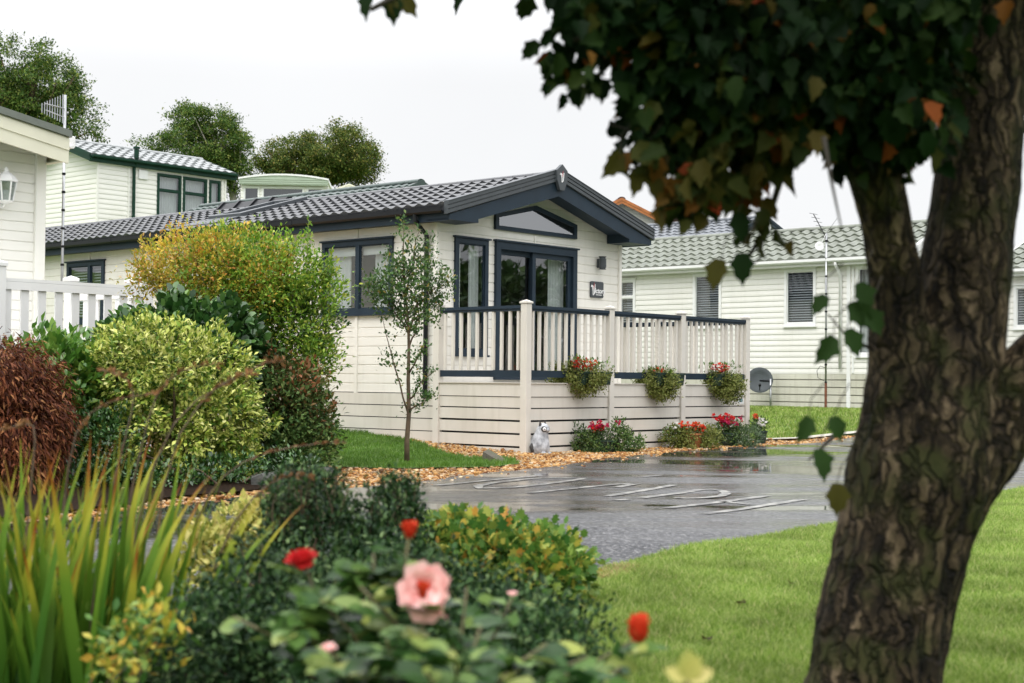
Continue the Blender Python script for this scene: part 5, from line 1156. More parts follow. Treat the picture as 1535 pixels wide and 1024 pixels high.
mb.build('stem', M['twig'], boxT); leaves('foliage', np.array(SPp), np.array(SPd), RNG.normal(0, 0.5, (len(SPp), 3))+np.array([0, -0.3, 0.8]), RNG.uniform(0.012, 0.026, len(SPp)), OVAL, L_box, boxT, bb0)
bush('shrub', 'small golden leaved shrub beside the dark road glimpse', 'shrub', G3(345, 860, 6.4), [pb(360, 805, 6.4, 62, 48, 0.22), pb(320, 850, 6.3, 52, 55, 0.22), pb(400, 780, 6.4, 40, 24, 0.12)], [(L_gold, 3200, 380, 0.022, 0.040, OVAL, dict(up=0.7))], 8, None, None, 0.008)
bush('ground_cover', 'mound of lobed green and yellow leaves at the lawn corner', 'plant', G3(760, 890, 6.4), [pb(720, 835, 6.5, 85, 50, 0.35), pb(800, 855, 6.4, 76, 48, 0.35), pb(670, 815, 6.6, 50, 36, 0.25), pb(760, 880, 6.3, 110, 42, 0.3)], [(L_ger, 6500, 700, 0.03, 0.048, MAPLE, dict(up=0.35, out=0.9, rnd=0.4))], 6, None, None, 0.006)
bush('shrub', 'low plant with yellow and orange leaves in the bottom corner', 'plant', G3(130, 1040, 3.6), [pb(185, 972, 3.6, 36, 38, 0.12), pb(232, 938, 3.7, 26, 24, 0.08)], [(L_ger, 260, 60, 0.03, 0.034, OVAL, dict(up=0.5)), (L_yel, 110, 30, 0.03, 0.036, OVAL, dict(up=0.5))], 6, None, None, 0.005)
# strap leaved clump: blades with ageing tips, and base shade painted into their colour
def strapmat():
    m, nt, out = new_mat('strap leaf'); L = nt.links; g = N(nt, 'ShaderNodeNewGeometry'); tc = N(nt, 'ShaderNodeTexCoord'); sx = N(nt, 'ShaderNodeSeparateXYZ'); L.new(tc.outputs['UV'], sx.inputs[0])
    a = N(nt, 'ShaderNodeMath', operation='MULTIPLY_ADD'); a.inputs[1].default_value = 0.38; L.new(g.outputs['Random Per Island'], a.inputs[0]); L.new(sx.outputs[1], a.inputs[2])
    mr = N(nt, 'ShaderNodeMapRange'); mr.inputs[2].default_value = 1.55; L.new(a.outputs[0], mr.inputs[0])
    r = ramp(nt, [(0.0, (0.012, 0.045, 0.006)), (0.30, (0.040, 0.115, 0.012)), (0.56, (0.11, 0.21, 0.02)), (0.70, (0.34, 0.33, 0.03)), (0.79, (0.24, 0.075, 0.012)), (1.0, (0.06, 0.018, 0.008))]); L.new(mr.outputs[0], r.inputs[0])
    p = N(nt, 'ShaderNodeBsdfPrincipled'); p.inputs['Roughness'].default_value = 0.4; L.new(r.outputs[0], p.inputs['Base Color']); t = N(nt, 'ShaderNodeBsdfTranslucent'); L.new(r.outputs[0], t.inputs[0])
    mx = N(nt, 'ShaderNodeMixShader'); mx.inputs[0].default_value = 0.22; L.new(p.outputs[0], mx.inputs[1]); L.new(t.outputs[0], mx.inputs[2]); L.new(mx.outputs[0], out.inputs[0]); return m
M['strap'] = strapmat(); M['strap'].node_tree.nodes['Principled BSDF'].inputs['Specular IOR Level'].default_value = 0.15
def strap_clump(name, label, base, items, parent_group=None):
    T = bpy.data.objects.new(name, None); link(T); T.location = base; tag(T, label, 'plant'); V = []; Fq = []; uv = []
    for (x, y, hd, ln, lean, w) in items:
        seg = 12; n0 = len(V); d = np.array([cos(hd), sin(hd), 0]); side = np.array([-sin(hd+0.5), cos(hd+0.5), 0]); p = np.array([x, y, base[2]-0.02]); ang = radians(RNG.uniform(2, 9))
        dl = ln/seg
        for k in range(seg+1):
            t = k/seg; ww = w*(0.75+0.5*sin(pi*min(1, t*1.1)))*(1-t**3)+0.0006
            fold = d*0.15*ww
            V += [p-side*ww/2, p+fold, p+side*ww/2]; uv += [(0, t), (0.5, t), (1, t)]
            ang += lean/seg*(0.3+1.4*t); p = p+(d*sin(ang)+np.array([0, 0, cos(ang)]))*dl
        for k in range(seg):
            a = n0+k*3; Fq += [(a, a+1, a+4, a+3), (a+1, a+2, a+5, a+4)]
    V = np.array(V)-np.array(base); o = npmesh('blades', V, np.array(Fq), M['strap'], T, True)
    ul = o.data.uv_layers.new(name='uv'); li = np.zeros(len(o.data.loops), np.int32); o.data.loops.foreach_get('vertex_index', li); ul.data.foreach_set('uv', np.array(uv, np.float32)[li].ravel()); return T
its = []
cb = G3(120, 1040, 4.7)
for i in range(270):
    u = RNG.choice([RNG.uniform(-80, 90), RNG.uniform(40, 190), RNG.uniform(170, 260)], p=[0.42, 0.40, 0.18]); Y = RNG.uniform(4.0, 5.2); p = at(u, 700, Y)
    hd = RNG.choice([0.1, pi-0.2])+RNG.normal(0, 0.7) if u < 150 else RNG.normal(0.1, 0.6)
    its.append((p[0], p[1], hd, RNG.uniform(0.36, 0.86), abs(RNG.normal(0.22, 0.32)), RNG.uniform(0.020, 0.036)))
strap_clump('strap_leaf_plant', 'tall strap leaved clump with yellowing and browning blades in the corner', cb, its)
cb2 = G3(330, 1040, 4.4); p = at(285, 900, 4.2)
strap_clump('strap_leaf_plant', 'single tuft of arching yellow edged blades before the golden shrub', cb2, [(p[0]+RNG.normal(0, 0.02), p[1]+RNG.normal(0, 0.02), RNG.normal(0.2, 0.25), RNG.uniform(0.55, 0.75), RNG.uniform(0.5, 0.8), 0.03) for _ in range(5)])
# dry seed stalks of the clump
sd = bpy.data.objects.new('seed_stalks', None)
M['seed'] = leafmat('dry seed head', [(0, (0.12, 0.055, 0.02)), (0.6, (0.24, 0.11, 0.04)), (1, (0.33, 0.2, 0.08))], 0.7, 0.1)
link(sd); sb2 = G3(150, 1040, 4.6); sd.location = sb2; tag(sd, 'dry brown arching seed stalks rising from the strap leaved clump', 'plant')
for path in ([(190, 760), (215, 660), (232, 590), (270, 552), (330, 545)], [(200, 780), (260, 620), (330, 580), (400, 540), (425, 542)], [(150, 800), (190, 650), (205, 585), (180, 560), (150, 555)], [(40, 800), (50, 690), (55, 630), (20, 640), (-20, 648)], [(280, 820), (310, 740), (360, 690), (440, 668), (520, 662)], [(320, 830), (380, 740), (430, 710), (470, 715)], [(95, 760), (110, 640), (160, 600), (230, 590)], [(240, 700), (300, 600), (345, 565), (380, 560)]):
    mb = MB(tuple(sb2)); SP = []; SD = []; Y = RNG.uniform(4.2, 4.9); pts = [P3(u, v, Y) for u, v in path]; b = at(path[0][0]-20, 700, Y); pts = [(b[0], b[1], sb2[2])]+pts
    dense = []
    for i in range(len(pts)-1):
        a, b_ = np.array(pts[i]), np.array(pts[i+1]); dense += [a+(b_-a)*t for t in (0, 0.5)]
    dense.append(np.array(pts[-1])); sm = [dense[0]]+[(dense[i-1]+2*dense[i]+dense[i+1])/4 for i in range(1, len(dense)-1)]+[dense[-1]]
    mb.tube(sm, np.linspace(0.004, 0.0015, len(sm)), 5)
    for a, b_ in zip(sm[-5:], sm[-4:]):
        for k in range(9): SP.append(a+(b_-a)*RNG.uniform(0, 1)); SD.append((b_-a)+RNG.normal(0, 0.03, 3)+np.array([0, 0, 0.02]))
    stk = mb.build('stalk', M['twig'], sd, smooth=True)
    leaves('seed_head', np.array(SP), np.array(SD), RNG.normal(0, 1, (len(SP), 3)), RNG.uniform(0.014, 0.026, len(SP)), OVAL, M['seed'], stk, sb2)

# ------------------------------------------------------------------ roses
def empty(name, base, label, cat, group=None):
    T = bpy.data.objects.new(name, None); link(T); T.location = base; tag(T, label, cat, group); return T
def petalmat(name, c0, c1):
    m, nt, out = new_mat(name); L = nt.links; g = N(nt, 'ShaderNodeNewGeometry'); r = ramp(nt, [(0, c0), (1, c1)]); L.new(g.outputs['Random Per Island'], r.inputs[0])
    p = N(nt, 'ShaderNodeBsdfPrincipled'); p.inputs['Roughness'].default_value = 0.6; p.inputs['Specular IOR Level'].default_value = 0.12; L.new(r.outputs[0], p.inputs['Base Color']); t = N(nt, 'ShaderNodeBsdfTranslucent'); L.new(r.outputs[0], t.inputs[0])
    mx = N(nt, 'ShaderNodeMixShader'); mx.inputs[0].default_value = 0.3; L.new(p.outputs[0], mx.inputs[1]); L.new(t.outputs[0], mx.inputs[2]); L.new(mx.outputs[0], out.inputs[0]); return m
M['pink'] = petalmat('pink petal', (0.88, 0.44, 0.42), (0.93, 0.66, 0.61)); M['red'] = petalmat('red petal', (0.40, 0.008, 0.012), (0.54, 0.025, 0.022)); M['scarlet'] = petalmat('scarlet petal', (0.60, 0.03, 0.012), (0.62, 0.08, 0.03))
M['magenta'] = petalmat('magenta petal', (0.34, 0.012, 0.055), (0.50, 0.035, 0.10)); M['orange_red'] = petalmat('orange red petal', (0.48, 0.03, 0.012), (0.56, 0.08, 0.025)); M['whitep'] = petalmat('white petal', (0.62, 0.60, 0.55), (0.75, 0.74, 0.7))
def petals(mb, c, ax, rings):
    """rings: (count, radius of cup, length, openness, width)"""
    c = Vector(c); ax = Vector(ax).normalized(); a0 = ax.orthogonal().normalized(); b0 = ax.cross(a0)
    for ri, (cnt, r0, ln, op, wd) in enumerate(rings):
        for k in range(cnt):
            t = 2*pi*(k+0.5*ri)/cnt+random.uniform(-0.2, 0.2); rad = a0*cos(t)+b0*sin(t); tan = ax.cross(rad); nu, nv = 5, 6; vs = []
            lnk = ln*random.uniform(0.85, 1.1)
            for j in range(nv+1):
                v = j/nv; ang = op*v; outw = rad*(r0*min(1, v*2.5)+lnk*v*sin(ang)*0.9); upw = ax*(lnk*v*cos(ang*0.8)); w = wd*sin(pi*(0.12+0.72*v))**0.7
                for i in range(nu+1):
                    u = (i/nu-0.5)*2; vs.append(c+outw+upw+tan*(u*w*0.5)-rad*(u*u*w*0.28)*(1-v*0.5)+rad*(0.006*u*u if v > 0.8 else 0))
            mb.add(vs, [(j*(nu+1)+i, j*(nu+1)+i+1, (j+1)*(nu+1)+i+1, (j+1)*(nu+1)+i) for j in range(nv) for i in range(nu)])
rbase = G3(640, 1200, 2.75)
rose = empty('rose_bush', rbase, 'rose bush in the near foreground with broad serrated leaves and a large pink bloom', 'rose bush')
rb = np.array(rbase); sm_ = MB(rbase); lp = []; ld = []
tipsR = [(640, 900, 2.5), (456, 845, 2.75), (614, 800, 2.8), (957, 955, 2.6), (494, 980, 2.45), (768, 895, 2.9), (430, 930, 2.7), (540, 880, 2.6), (720, 940, 2.5), (820, 965, 2.6), (580, 960, 2.4), (880, 985, 2.5), (680, 985, 2.3), (350, 925, 2.8), (760, 1010, 2.4), (520, 1010, 2.4), (930, 1000, 2.5), (610, 860, 2.75), (480, 900, 2.7), (640, 1010, 2.35), (850, 1010, 2.4), (700, 880, 2.8), (560, 830, 2.8)]
for (u, v, Y) in tipsR:
    tip = at(u, v, Y); b = rb+np.array([RNG.normal(0, 0.07), RNG.normal(0, 0.07), 0]); mid = (b+tip)/2+np.array([0, 0, 0.08])+RNG.normal(0, 0.03, 3)
    pts = [b, b*0.6+mid*0.4, mid, mid*0.45+tip*0.55+np.array([0, 0, 0.02]), tip]; sm_.tube(pts, [0.006, 0.005, 0.004, 0.003, 0.0025], 6)
    for k in range(8):
        t = RNG.uniform(0.3, 0.95); q = mid+(tip-mid)*t if t > 0.2 else mid
        az = RNG.uniform(0, 2*pi); dr = np.array([cos(az), sin(az), RNG.uniform(-0.25, 0.5)]); rach = q+dr*0.035
        for off, dd in ((0.0, dr), (-0.35, dr+0.9*np.cross(dr, [0, 0, 1])), (-0.35, dr-0.9*np.cross(dr, [0, 0, 1])), (-0.9, dr+1.1*np.cross(dr, [0, 0, 1])), (-0.9, dr-1.1*np.cross(dr, [0, 0, 1]))):
            lp.append(rach+dr*off*0.03); ld.append(dd)
sm_.build('stem', pmat('rose stem', (0.10, 0.085, 0.03), 0.5, 0.3, 10), rose, smooth=True)
lp = np.array(lp); ld = np.array(ld)
RLEAF = T_([(0, 0, 0), (0.22, 0.12, 0.02), (0.33, 0.35, 0.05), (0.31, 0.6, 0.05), (0.18, 0.83, 0.02), (0, 1, -0.06), (-0.18, 0.83, 0.02), (-0.31, 0.6, 0.05), (-0.33, 0.35, 0.05), (-0.22, 0.12, 0.02), (0, 0.35, -0.01), (0, 0.65, -0.02)],
           [(0, 1, 2, 10), (10, 2, 3, 11), (11, 3, 4, 5), (11, 5, 6, 7), (10, 11, 7, 8), (0, 10, 8, 9)])
leaves('leaf', lp, ld, RNG.normal(0, 0.35, (len(lp), 3))+np.array([0, -0.25, 0.9]), RNG.uniform(0.034, 0.066, len(lp)), RLEAF, L_rose, rose, rbase)
mb = MB(rbase); petals(mb, at(640, 884, 2.52), (-0.12, -0.85, 0.12), [(3, 0.004, 0.034, 0.12, 0.030), (4, 0.009, 0.040, 0.28, 0.042), (5, 0.012, 0.044, 0.52, 0.050), (5, 0.014, 0.046, 0.85, 0.054)])
petals(mb, at(642, 880, 2.50), (0.0, -0.45, -0.9), [(3, 0.010, 0.058, 0.45, 0.058)]); mb.build('flower', M['pink'], rose, smooth=True)
mb = MB(rbase); petals(mb, at(634, 898, 2.42), (0, -0.1, 1), [(3, 0.002, 0.030, 0.10, 0.016), (3, 0.005, 0.026, 0.2, 0.016)]); mb.build('flower', M['scarlet'], rose, smooth=True)
mb = MB(rbase); petals(mb, at(456, 852, 2.75), (-0.15, -0.35, 0.9), [(4, 0.003, 0.034, 0.2, 0.026), (5, 0.008, 0.034, 0.5, 0.032), (3, 0.010, 0.028, 1.1, 0.03)]); mb.build('flower', M['red'], rose, smooth=True)
for (u, v, Y, k) in ((614, 806, 2.8, 0.8), (957, 962, 2.6, 1.15)):
    mb = MB(rbase); petals(mb, at(u, v, Y), (0, 0, 1), [(3, 0.004*k, 0.040*k, 0.1, 0.028*k), (4, 0.011*k, 0.036*k, 0.15, 0.03*k)]); mb.build('bud', M['scarlet'], rose, smooth=True)
for (u, v, Y, k) in ((493, 977, 2.45, 0.42), (768, 893, 2.9, 0.28)):
    mb = MB(rbase); petals(mb, at(u, v, Y), (0, -0.3, 1), [(4, 0.004*k, 0.030*k, 0.3, 0.03*k), (5, 0.010*k, 0.028*k, 0.6, 0.035*k)]); mb.build('bud', M['pink'], rose, smooth=True)
yb = G3(1035, 1200, 1.9)
yl = empty('young_shoot', yb, 'blurred yellow green shoot close to the camera below the lawn', 'plant'); q = [at(1035, 1000, 1.9), at(1010, 995, 1.9), at(1062, 985, 1.9), at(1030, 975, 1.95)]
leaves('leaf', np.array([at(1030, 1020, 1.9)]*4), np.array([(0.3, 0, 0.6), (-0.8, 0.1, 0.4), (0.9, 0, 0.35), (0.1, 0.3, 1)]), np.array([(0, -0.8, 0.5)]*4), np.array([0.035, 0.032, 0.036, 0.04]), RLEAF, L_gold, yl, yb)
MB(yb).tube([yb, tuple(at(1030, 1020, 1.9))], [0.004, 0.002], 6).build('stem', M['twig'], yl)

# ------------------------------------------------------------------ flower planters
def flowers(name, pts, sz, mat, T, base, per=5):
    P = []; D = []
    for p in pts:
        ax = norm(np.array([RNG.normal(-0.1, 0.5), RNG.normal(-0.5, 0.4), RNG.uniform(0.3, 1)]))
        t0 = RNG.uniform(0, 6)
        for k in range(per):
            t = t0+2*pi*k/per; o = np.cross(ax, [0.3, 0.2, 0.9]); o = o/np.linalg.norm(o); o2 = np.cross(ax, o); P.append(p); D.append(o*cos(t)+o2*sin(t)+ax*0.35)
    P = np.array(P); return leaves(name, P, np.array(D), np.array(D)*-0.2+RNG.normal(0, 0.2, (len(P), 3))+np.array([0, -0.6, 0.7]), sz*RNG.uniform(0.8, 1.2, len(P)), ROUND, mat, T, base)
def fpts(u, v, Y, ru, rv, n, rd=0.08):
    s = ppm(Y); c = at(u, v, Y); d = norm(RNG.normal(0, 1, (n, 3)))*RNG.uniform(0.4, 1, (n, 1)); return c+d*np.array([ru/s, rd, rv/s])
def ytrough(lx, ly): return FR.w((lx, ly, 0))[1]
M['pot_green'] = pmat('dark green planter plastic', (0.012, 0.03, 0.022), 0.4, 0.2, 6)
M['terracotta'] = pmat('terracotta pot', (0.33, 0.12, 0.04), 0.6, 0.2, 8, 0.2, 40)
rails = [(868, 562, 1.25, 'full trailing trough with orange red blooms on the rail beside the corner post', (M['orange_red'], M['red']), (876, 546, 28, 10), 42, 21),
         (986, 572, 3.05, 'mostly green trailing trough on the middle rail with few faded blooms', (M['orange_red'],), (985, 556, 14, 5), 32, 18),
         (1086, 575, 4.65, 'trailing trough with bright pink and red blooms on the rail furthest along', (M['scarlet'], M['magenta']), (1080, 552, 16, 9), 29, 18)]
for i, (u, v, lx, lab, mats, fl, ru, rv) in enumerate(rails):
    P = FR.w((lx, -0.16, 1.0)); Y = P[1]; T = empty('hanging_planter', tuple(P), lab, 'planter', 'planters hanging on the deck rail'); T.rotation_euler = (0, 0, FR.th); base = P
    q = MB(); w = 0.30
    q.prism([(-0.075, -0.06), (0.075, -0.06), (0.10, 0.12), (-0.10, 0.12)], 'x', -w, w); q.box(-w-0.012, w+0.012, -0.112, -0.101, 0.095, 0.125); q.box(-w-0.012, w+0.012, 0.101, 0.112, 0.095, 0.125)
    q.build('trough', M['pot_green'], T)
    q = MB(); 
    for x in (-0.2, 0.2): q.tube([(x, 0.10, 0.10), (x, 0.115, 0.14), (x, 0.14, 0.15)], 0.006, 6)
    q.build('hook', M['black'], T)
    inv = FR.M.T
    def loc_leaves(name, Pw, Dw, Nw, sz, tm, mat):
        return leaves(name, (np.array(Pw)-P) @ FR.M, np.array(Dw) @ FR.M, np.array(Nw) @ FR.M, sz, tm, mat, T)
    Yp = Y-0.10
    bl = [pb(u, v, Yp, ru, rv, 0.17), pb(u+8, v+12, Yp-0.03, ru*0.7, rv*0.8, 0.14), pb(u-ru*0.55, v-4, Yp, ru*0.4, rv*0.7, 0.14)]
    n = 7000; Pq, Dv, _, _, _ = scatter(bl, n, 700, 0.03, 0.75)
    loc_leaves('foliage', Pq, norm(Dv*0.7+np.array([0, 0, -0.1])+RNG.normal(0, 0.6, (n, 3))), norm(Dv+RNG.normal(0, 0.4, (n, 3))+[0, 0, 0.5]), RNG.uniform(0.022, 0.042, n), OVAL, L_trail)
    n = 320; Pq, Dv, _, _, _ = scatter([pb(fl[0], fl[1]+4, Yp, fl[2]+12, fl[3]+4, 0.12)], n, 60, 0.02, 0.8)
    loc_leaves('foliage', Pq, Dv+np.array([0, 0, 0.4]), RNG.normal(0, 0.5, (n, 3))+[0, 0, 1], RNG.uniform(0.03, 0.05, n), OVAL, L_laurel)
    for mm in mats:
        pts = fpts(fl[0], fl[1], Yp-0.08, fl[2], fl[3], 26 if i != 1 else 9); Pn = (pts-P) @ FR.M
        flowers('flower', Pn, 0.026, mm, T, (0, 0, 0))
def pot_plant(name, lab, cat, uvb, Y, blobs, leafm, nleaf, fls, pot=None, lsz=(0.025, 0.05), tm=OVAL, extra=()):
    b = G3(*uvb, Y); T = empty(name, b, lab, cat)
    if pot:
        r, h, m_, kind = pot; q = MB()
        q.lathe([(0, 0), (r*0.72, 0), (r*0.95, h*0.9), (r*1.05, h*0.9), (r*1.05, h), (r*0.9, h), (r*0.85, h*0.85), (0, h*0.85)], (0, 0, 0.0), 24); q.build('pot', m_, T, smooth=False)
    P, Dv, _, _, _ = scatter(blobs, nleaf, 420, 0.03, 0.8); ok = P[:, 2] > b[2]+0.01; P, Dv = P[ok], Dv[ok]; n = len(P)
    leaves('foliage', P, norm(Dv*0.7+np.array([0, 0, 0.25])+RNG.normal(0, 0.55, (n, 3))), norm(Dv+RNG.normal(0, 0.4, (n, 3))+[0, 0, 0.5]), RNG.uniform(lsz[0], lsz[1], n), tm, leafm, T, b)
    for (bl2, lm2, n2, tm2, s0, s1) in extra:
        P, Dv, _, _, _ = scatter(bl2, n2, 120, 0.025, 0.8); ok = P[:, 2] > b[2]+0.01; P, Dv = P[ok], Dv[ok]; k = len(P)
        leaves('foliage', P, Dv+np.array([0, 0, 0.5])+RNG.normal(0, 0.4, (k, 3)), Dv+[0, 0, 0.8], RNG.uniform(s0, s1, k), tm2, lm2, T, b)
    for mm, pts, sz in fls: flowers('flower', pts, sz, mm, T, b)
    return T
Y1 = FR.w((1.45, -0.55, 0))[1]
pot_plant('flower_clump', 'wide bushy pot plant with crimson blooms against the deck skirting', 'pot plant', (908, 683), Y1, [pb(910, 662, Y1, 48, 22, 0.22), pb(880, 665, Y1, 26, 18, 0.2), pb(940, 668, Y1, 22, 16, 0.18), pb(928, 640, Y1, 9, 14, 0.08)], L_potg, 5200,
          [(M['magenta'], fpts(897, 638, Y1-0.1, 17, 8, 30), 0.028), (M['red'], fpts(895, 640, Y1-0.12, 14, 9, 22), 0.028), (M['magenta'], fpts(927, 632, Y1-0.05, 5, 6, 6), 0.024)], (0.19, 0.18, M['pot_green'], 0), extra=[([pb(910, 668, Y1, 46, 18, 0.24)], L_grey, 1500, LANCE, 0.02, 0.04), ([pb(865, 645, Y1, 10, 8, 0.06)], L_mid, 120, OVAL, 0.03, 0.05)])
Y2 = FR.w((3.35, -0.55, 0))[1]
pot_plant('flower_clump', 'terracotta pot of orange red blooms spilling green trails', 'pot plant', (1038, 674), Y2, [pb(1012, 656, Y2, 20, 15, 0.18), pb(1062, 658, Y2, 17, 15, 0.18), pb(1036, 650, Y2, 30, 12, 0.16), pb(1028, 663, Y2-0.16, 13, 10, 0.06)], L_trail, 4600,
          [(M['orange_red'], fpts(1046, 640, Y2-0.12, 13, 7, 30), 0.028), (M['scarlet'], fpts(1030, 637, Y2-0.1, 14, 7, 20), 0.026), (M['whitep'], fpts(1013, 640, Y2-0.1, 6, 6, 8), 0.026)], (0.17, 0.24, M['terracotta'], 0), extra=[([pb(1012, 650, Y2, 16, 12, 0.12)], L_laurel, 260, OVAL, 0.03, 0.05)])
Y3 = FR.w((4.55, -0.5, 0))[1]
pot_plant('flower_clump', 'tall dark pot massed with crimson and pink blooms near the deck end', 'pot plant', (1092, 668), Y3, [pb(1090, 648, Y3, 24, 18, 0.18), pb(1110, 655, Y3, 24, 15, 0.2)], L_potg, 3000,
          [(M['red'], fpts(1086, 628, Y3-0.1, 20, 10, 46), 0.030), (M['magenta'], fpts(1092, 634, Y3-0.14, 17, 8, 26), 0.030), (M['magenta'], fpts(1112, 628, Y3-0.05, 5, 8, 8), 0.026)], (0.18, 0.22, M['pot_green'], 0), extra=[([pb(1116, 655, Y3-0.1, 28, 15, 0.2)], L_grey, 2600, LANCE, 0.02, 0.045)])
Y4 = FR.w((5.75, -0.35, 0))[1]
pot_plant('flower_clump', 'small dark hanging pot of white and coral blooms past the end post', 'pot plant', (1140, 662), Y4, [pb(1138, 637, Y4, 10, 10, 0.1)], L_mid, 500, [(M['whitep'], fpts(1142, 633, Y4-0.08, 8, 8, 22), 0.028), (M['orange_red'], fpts(1132, 626, Y4-0.05, 6, 5, 12), 0.028)], (0.11, 0.22, M['pot_green'], 0))

# ------------------------------------------------------------------ animal ornament, stone, edging
ab = G3(808, 682, FR.w((0.42, -0.42, 0))[1]); orn = empty('animal_ornament', ab, 'grey and white seated animal ornament with dark ears beside the deck corner post', 'ornament'); orn.rotation_euler = (0, 0, radians(-35))
def blob(rings, seg=24):
    """rings: (cx, cy, z, rx, ry)"""
    v = []; f = []
    for cx, cy, z, rx, ry in rings:
        for k in range(seg): v.append((cx+rx*cos(2*pi*k/seg), cy+ry*sin(2*pi*k/seg), z))
    for i in range(len(rings)-1):
        for k in range(seg): f.append((i*seg+k, i*seg+(k+1) % seg, (i+1)*seg+(k+1) % seg, (i+1)*seg+k))
    f += [tuple(range(seg-1, -1, -1)), tuple(range((len(rings)-1)*seg, len(rings)*seg))]; return v, f
q = MB(); q.add(*blob([(0, 0, 0.0, 0.10, 0.10), (0, 0, 0.02, 0.13, 0.125), (0, 0, 0.08, 0.145, 0.14), (0.005, 0, 0.15, 0.135, 0.13), (0.015, 0, 0.21, 0.115, 0.115), (0.03, 0, 0.26, 0.095, 0.10), (0.045, 0, 0.30, 0.085, 0.088), (0.06, 0, 0.34, 0.083, 0.082), (0.065, 0, 0.375, 0.07, 0.07), (0.065, 0, 0.40, 0.045, 0.048), (0.065, 0, 0.41, 0.012, 0.012)]))
for s_ in (-1, 1): q.add(*blob([(0.10, s_*0.055, 0.0, 0.055, 0.032), (0.105, s_*0.055, 0.018, 0.055, 0.034), (0.095, s_*0.055, 0.036, 0.035, 0.025), (0.08, s_*0.055, 0.042, 0.01, 0.01)], 14))
q.add(*blob([(0.135, 0, 0.30, 0.012, 0.02), (0.13, 0, 0.312, 0.03, 0.034), (0.12, 0, 0.335, 0.034, 0.04), (0.105, 0, 0.355, 0.03, 0.035), (0.09, 0, 0.365, 0.01, 0.01)], 14))
M['fur'] = pmat('painted grey fur', (0.40, 0.42, 0.45), 0.6, 0.5, 14, 0.3, 50, dirt=((0.10, 0.11, 0.13), 9, 0.7)); M['fur_dark'] = pmat('painted dark fur', (0.03, 0.028, 0.027), 0.6, 0.3, 20); M['fur_white'] = pmat('painted white fur', (0.72, 0.72, 0.72), 0.6, 0.08, 20)
body = q.build('body', M['fur'], orn, smooth=True)
for s_ in (-1, 1):
    q = MB(); c = Vector((0.055, s_*0.052, 0.385)); q.add([c+Vector(p) for p in ((0.0, -0.036, -0.01), (0.0, 0.036, -0.01), (0.028, 0, -0.01), (-0.03, 0, -0.01), (-0.004, s_*0.014, 0.072))], [(0, 2, 4), (2, 1, 4), (1, 3, 4), (3, 0, 4)]); q.build('ear', M['fur_dark'], orn)
    q = MB(); q.lathe([(0.0, 0.008), (0.03, 0.006), (0.042, -0.01)], (0.118, s_*0.055, 0.335), 14, axis=(0.75, s_*0.66, 0.05)); q.build('eye_patch', M['fur_dark'], orn, smooth=True)
    q = MB(); q.lathe([(0.0, 0.004), (0.02, 0.003), (0.028, -0.006)], (0.126, s_*0.060, 0.335), 14, axis=(0.75, s_*0.66, 0.05)); q.build('eye', M['fur_white'], orn, smooth=True)
    q = MB(); q.lathe([(0.0, 0.003), (0.007, 0.002), (0.009, -0.002)], (0.130, s_*0.063, 0.335), 10, axis=(0.75, s_*0.66, 0.05)); q.build('pupil', M['fur_dark'], orn, smooth=True)
q = MB(); q.lathe([(0.0, 0.012), (0.012, 0.006), (0.014, -0.004)], (0.146, 0, 0.325), 12, axis=(1, 0, 0.1)); q.build('nose', M['fur_dark'], orn, smooth=True)
q = MB(); q.add(*blob([(-0.01, -0.128, 0.005, 0.012, 0.016), (-0.02, -0.136, 0.05, 0.026, 0.018), (-0.03, -0.132, 0.10, 0.036, 0.018), (-0.03, -0.122, 0.145, 0.012, 0.012)], 12)); q.add(*blob([(-0.13, -0.05, 0.0, 0.03, 0.04), (-0.145, -0.05, 0.03, 0.022, 0.035), (-0.135, -0.05, 0.065, 0.008, 0.012)], 12)); q.build('dark_patch', M['fur_dark'], orn, smooth=True)

wb = G3(740, 698, 17.4); st = MB(wb)
pa = [at(721, 697, 17.45), at(757, 699, 17.25), at(753, 694, 17.3), at(724, 677, 17.5)]; of_ = np.array([0.06, 0.22, 0.02])
pts = [np.array(p) for p in pa]; zb = wb[2]-0.02
for p in (0, 1): pts[p][2] = zb
V = [tuple(p) for p in pts]+[tuple(p+of_) for p in pts]; st.add(V, [(0, 1, 2, 3), (7, 6, 5, 4), (0, 4, 5, 1), (1, 5, 6, 2), (2, 6, 7, 3), (3, 7, 4, 0)])
so = st.build('stone_wedge', M['wood']); so.location = wb; tag(so, 'dark mossy wedge lying on the gravel at the lawn strip edge', 'stone')
ed = [(385, 727, 403, 722), (405, 722, 430, 719), (432, 719, 462, 716), (464, 716, 492, 713)]
labs = ['dark edging stone under the shrubs, nearest the road bend', 'dark edging stone second from the road bend', 'dark edging stone third from the road bend', 'dark edging stone closest to the green lawn strip']
for (u0, v0, u1, v1), lab in zip(ed, labs):
    a, b = np.array(ground(u0, v0, 0.04)), np.array(ground(u1, v1, 0.04)); d = (b-a)/np.linalg.norm(b-a); nrm = np.array([-d[1], d[0], 0]); c = (a+b)/2; ln = np.linalg.norm(b-a)/2*0.98
    q = MB(tuple(c)); vs = []
    for z, ins in ((-0.1, 0), (0.06, 0.0), (0.085, 0.015)):
        for sx, sy in ((-1, -1), (1, -1), (1, 1), (-1, 1)): vs.append(tuple(c+d*sx*(ln-ins)+nrm*sy*(0.06-ins)+np.array([0, 0, z])+RNG.normal(0, 0.006, 3)))
    q.add(vs, [(3, 2, 1, 0), (8, 9, 10, 11)]+[(k*4+i, k*4+(i+1) % 4, k*4+4+(i+1) % 4, k*4+4+i) for k in range(2) for i in range(4)])
    o = q.build('edging_stone', M['stone']); o.location = c; tag(o, lab, 'edging', 'edging stones of the shrub bed')

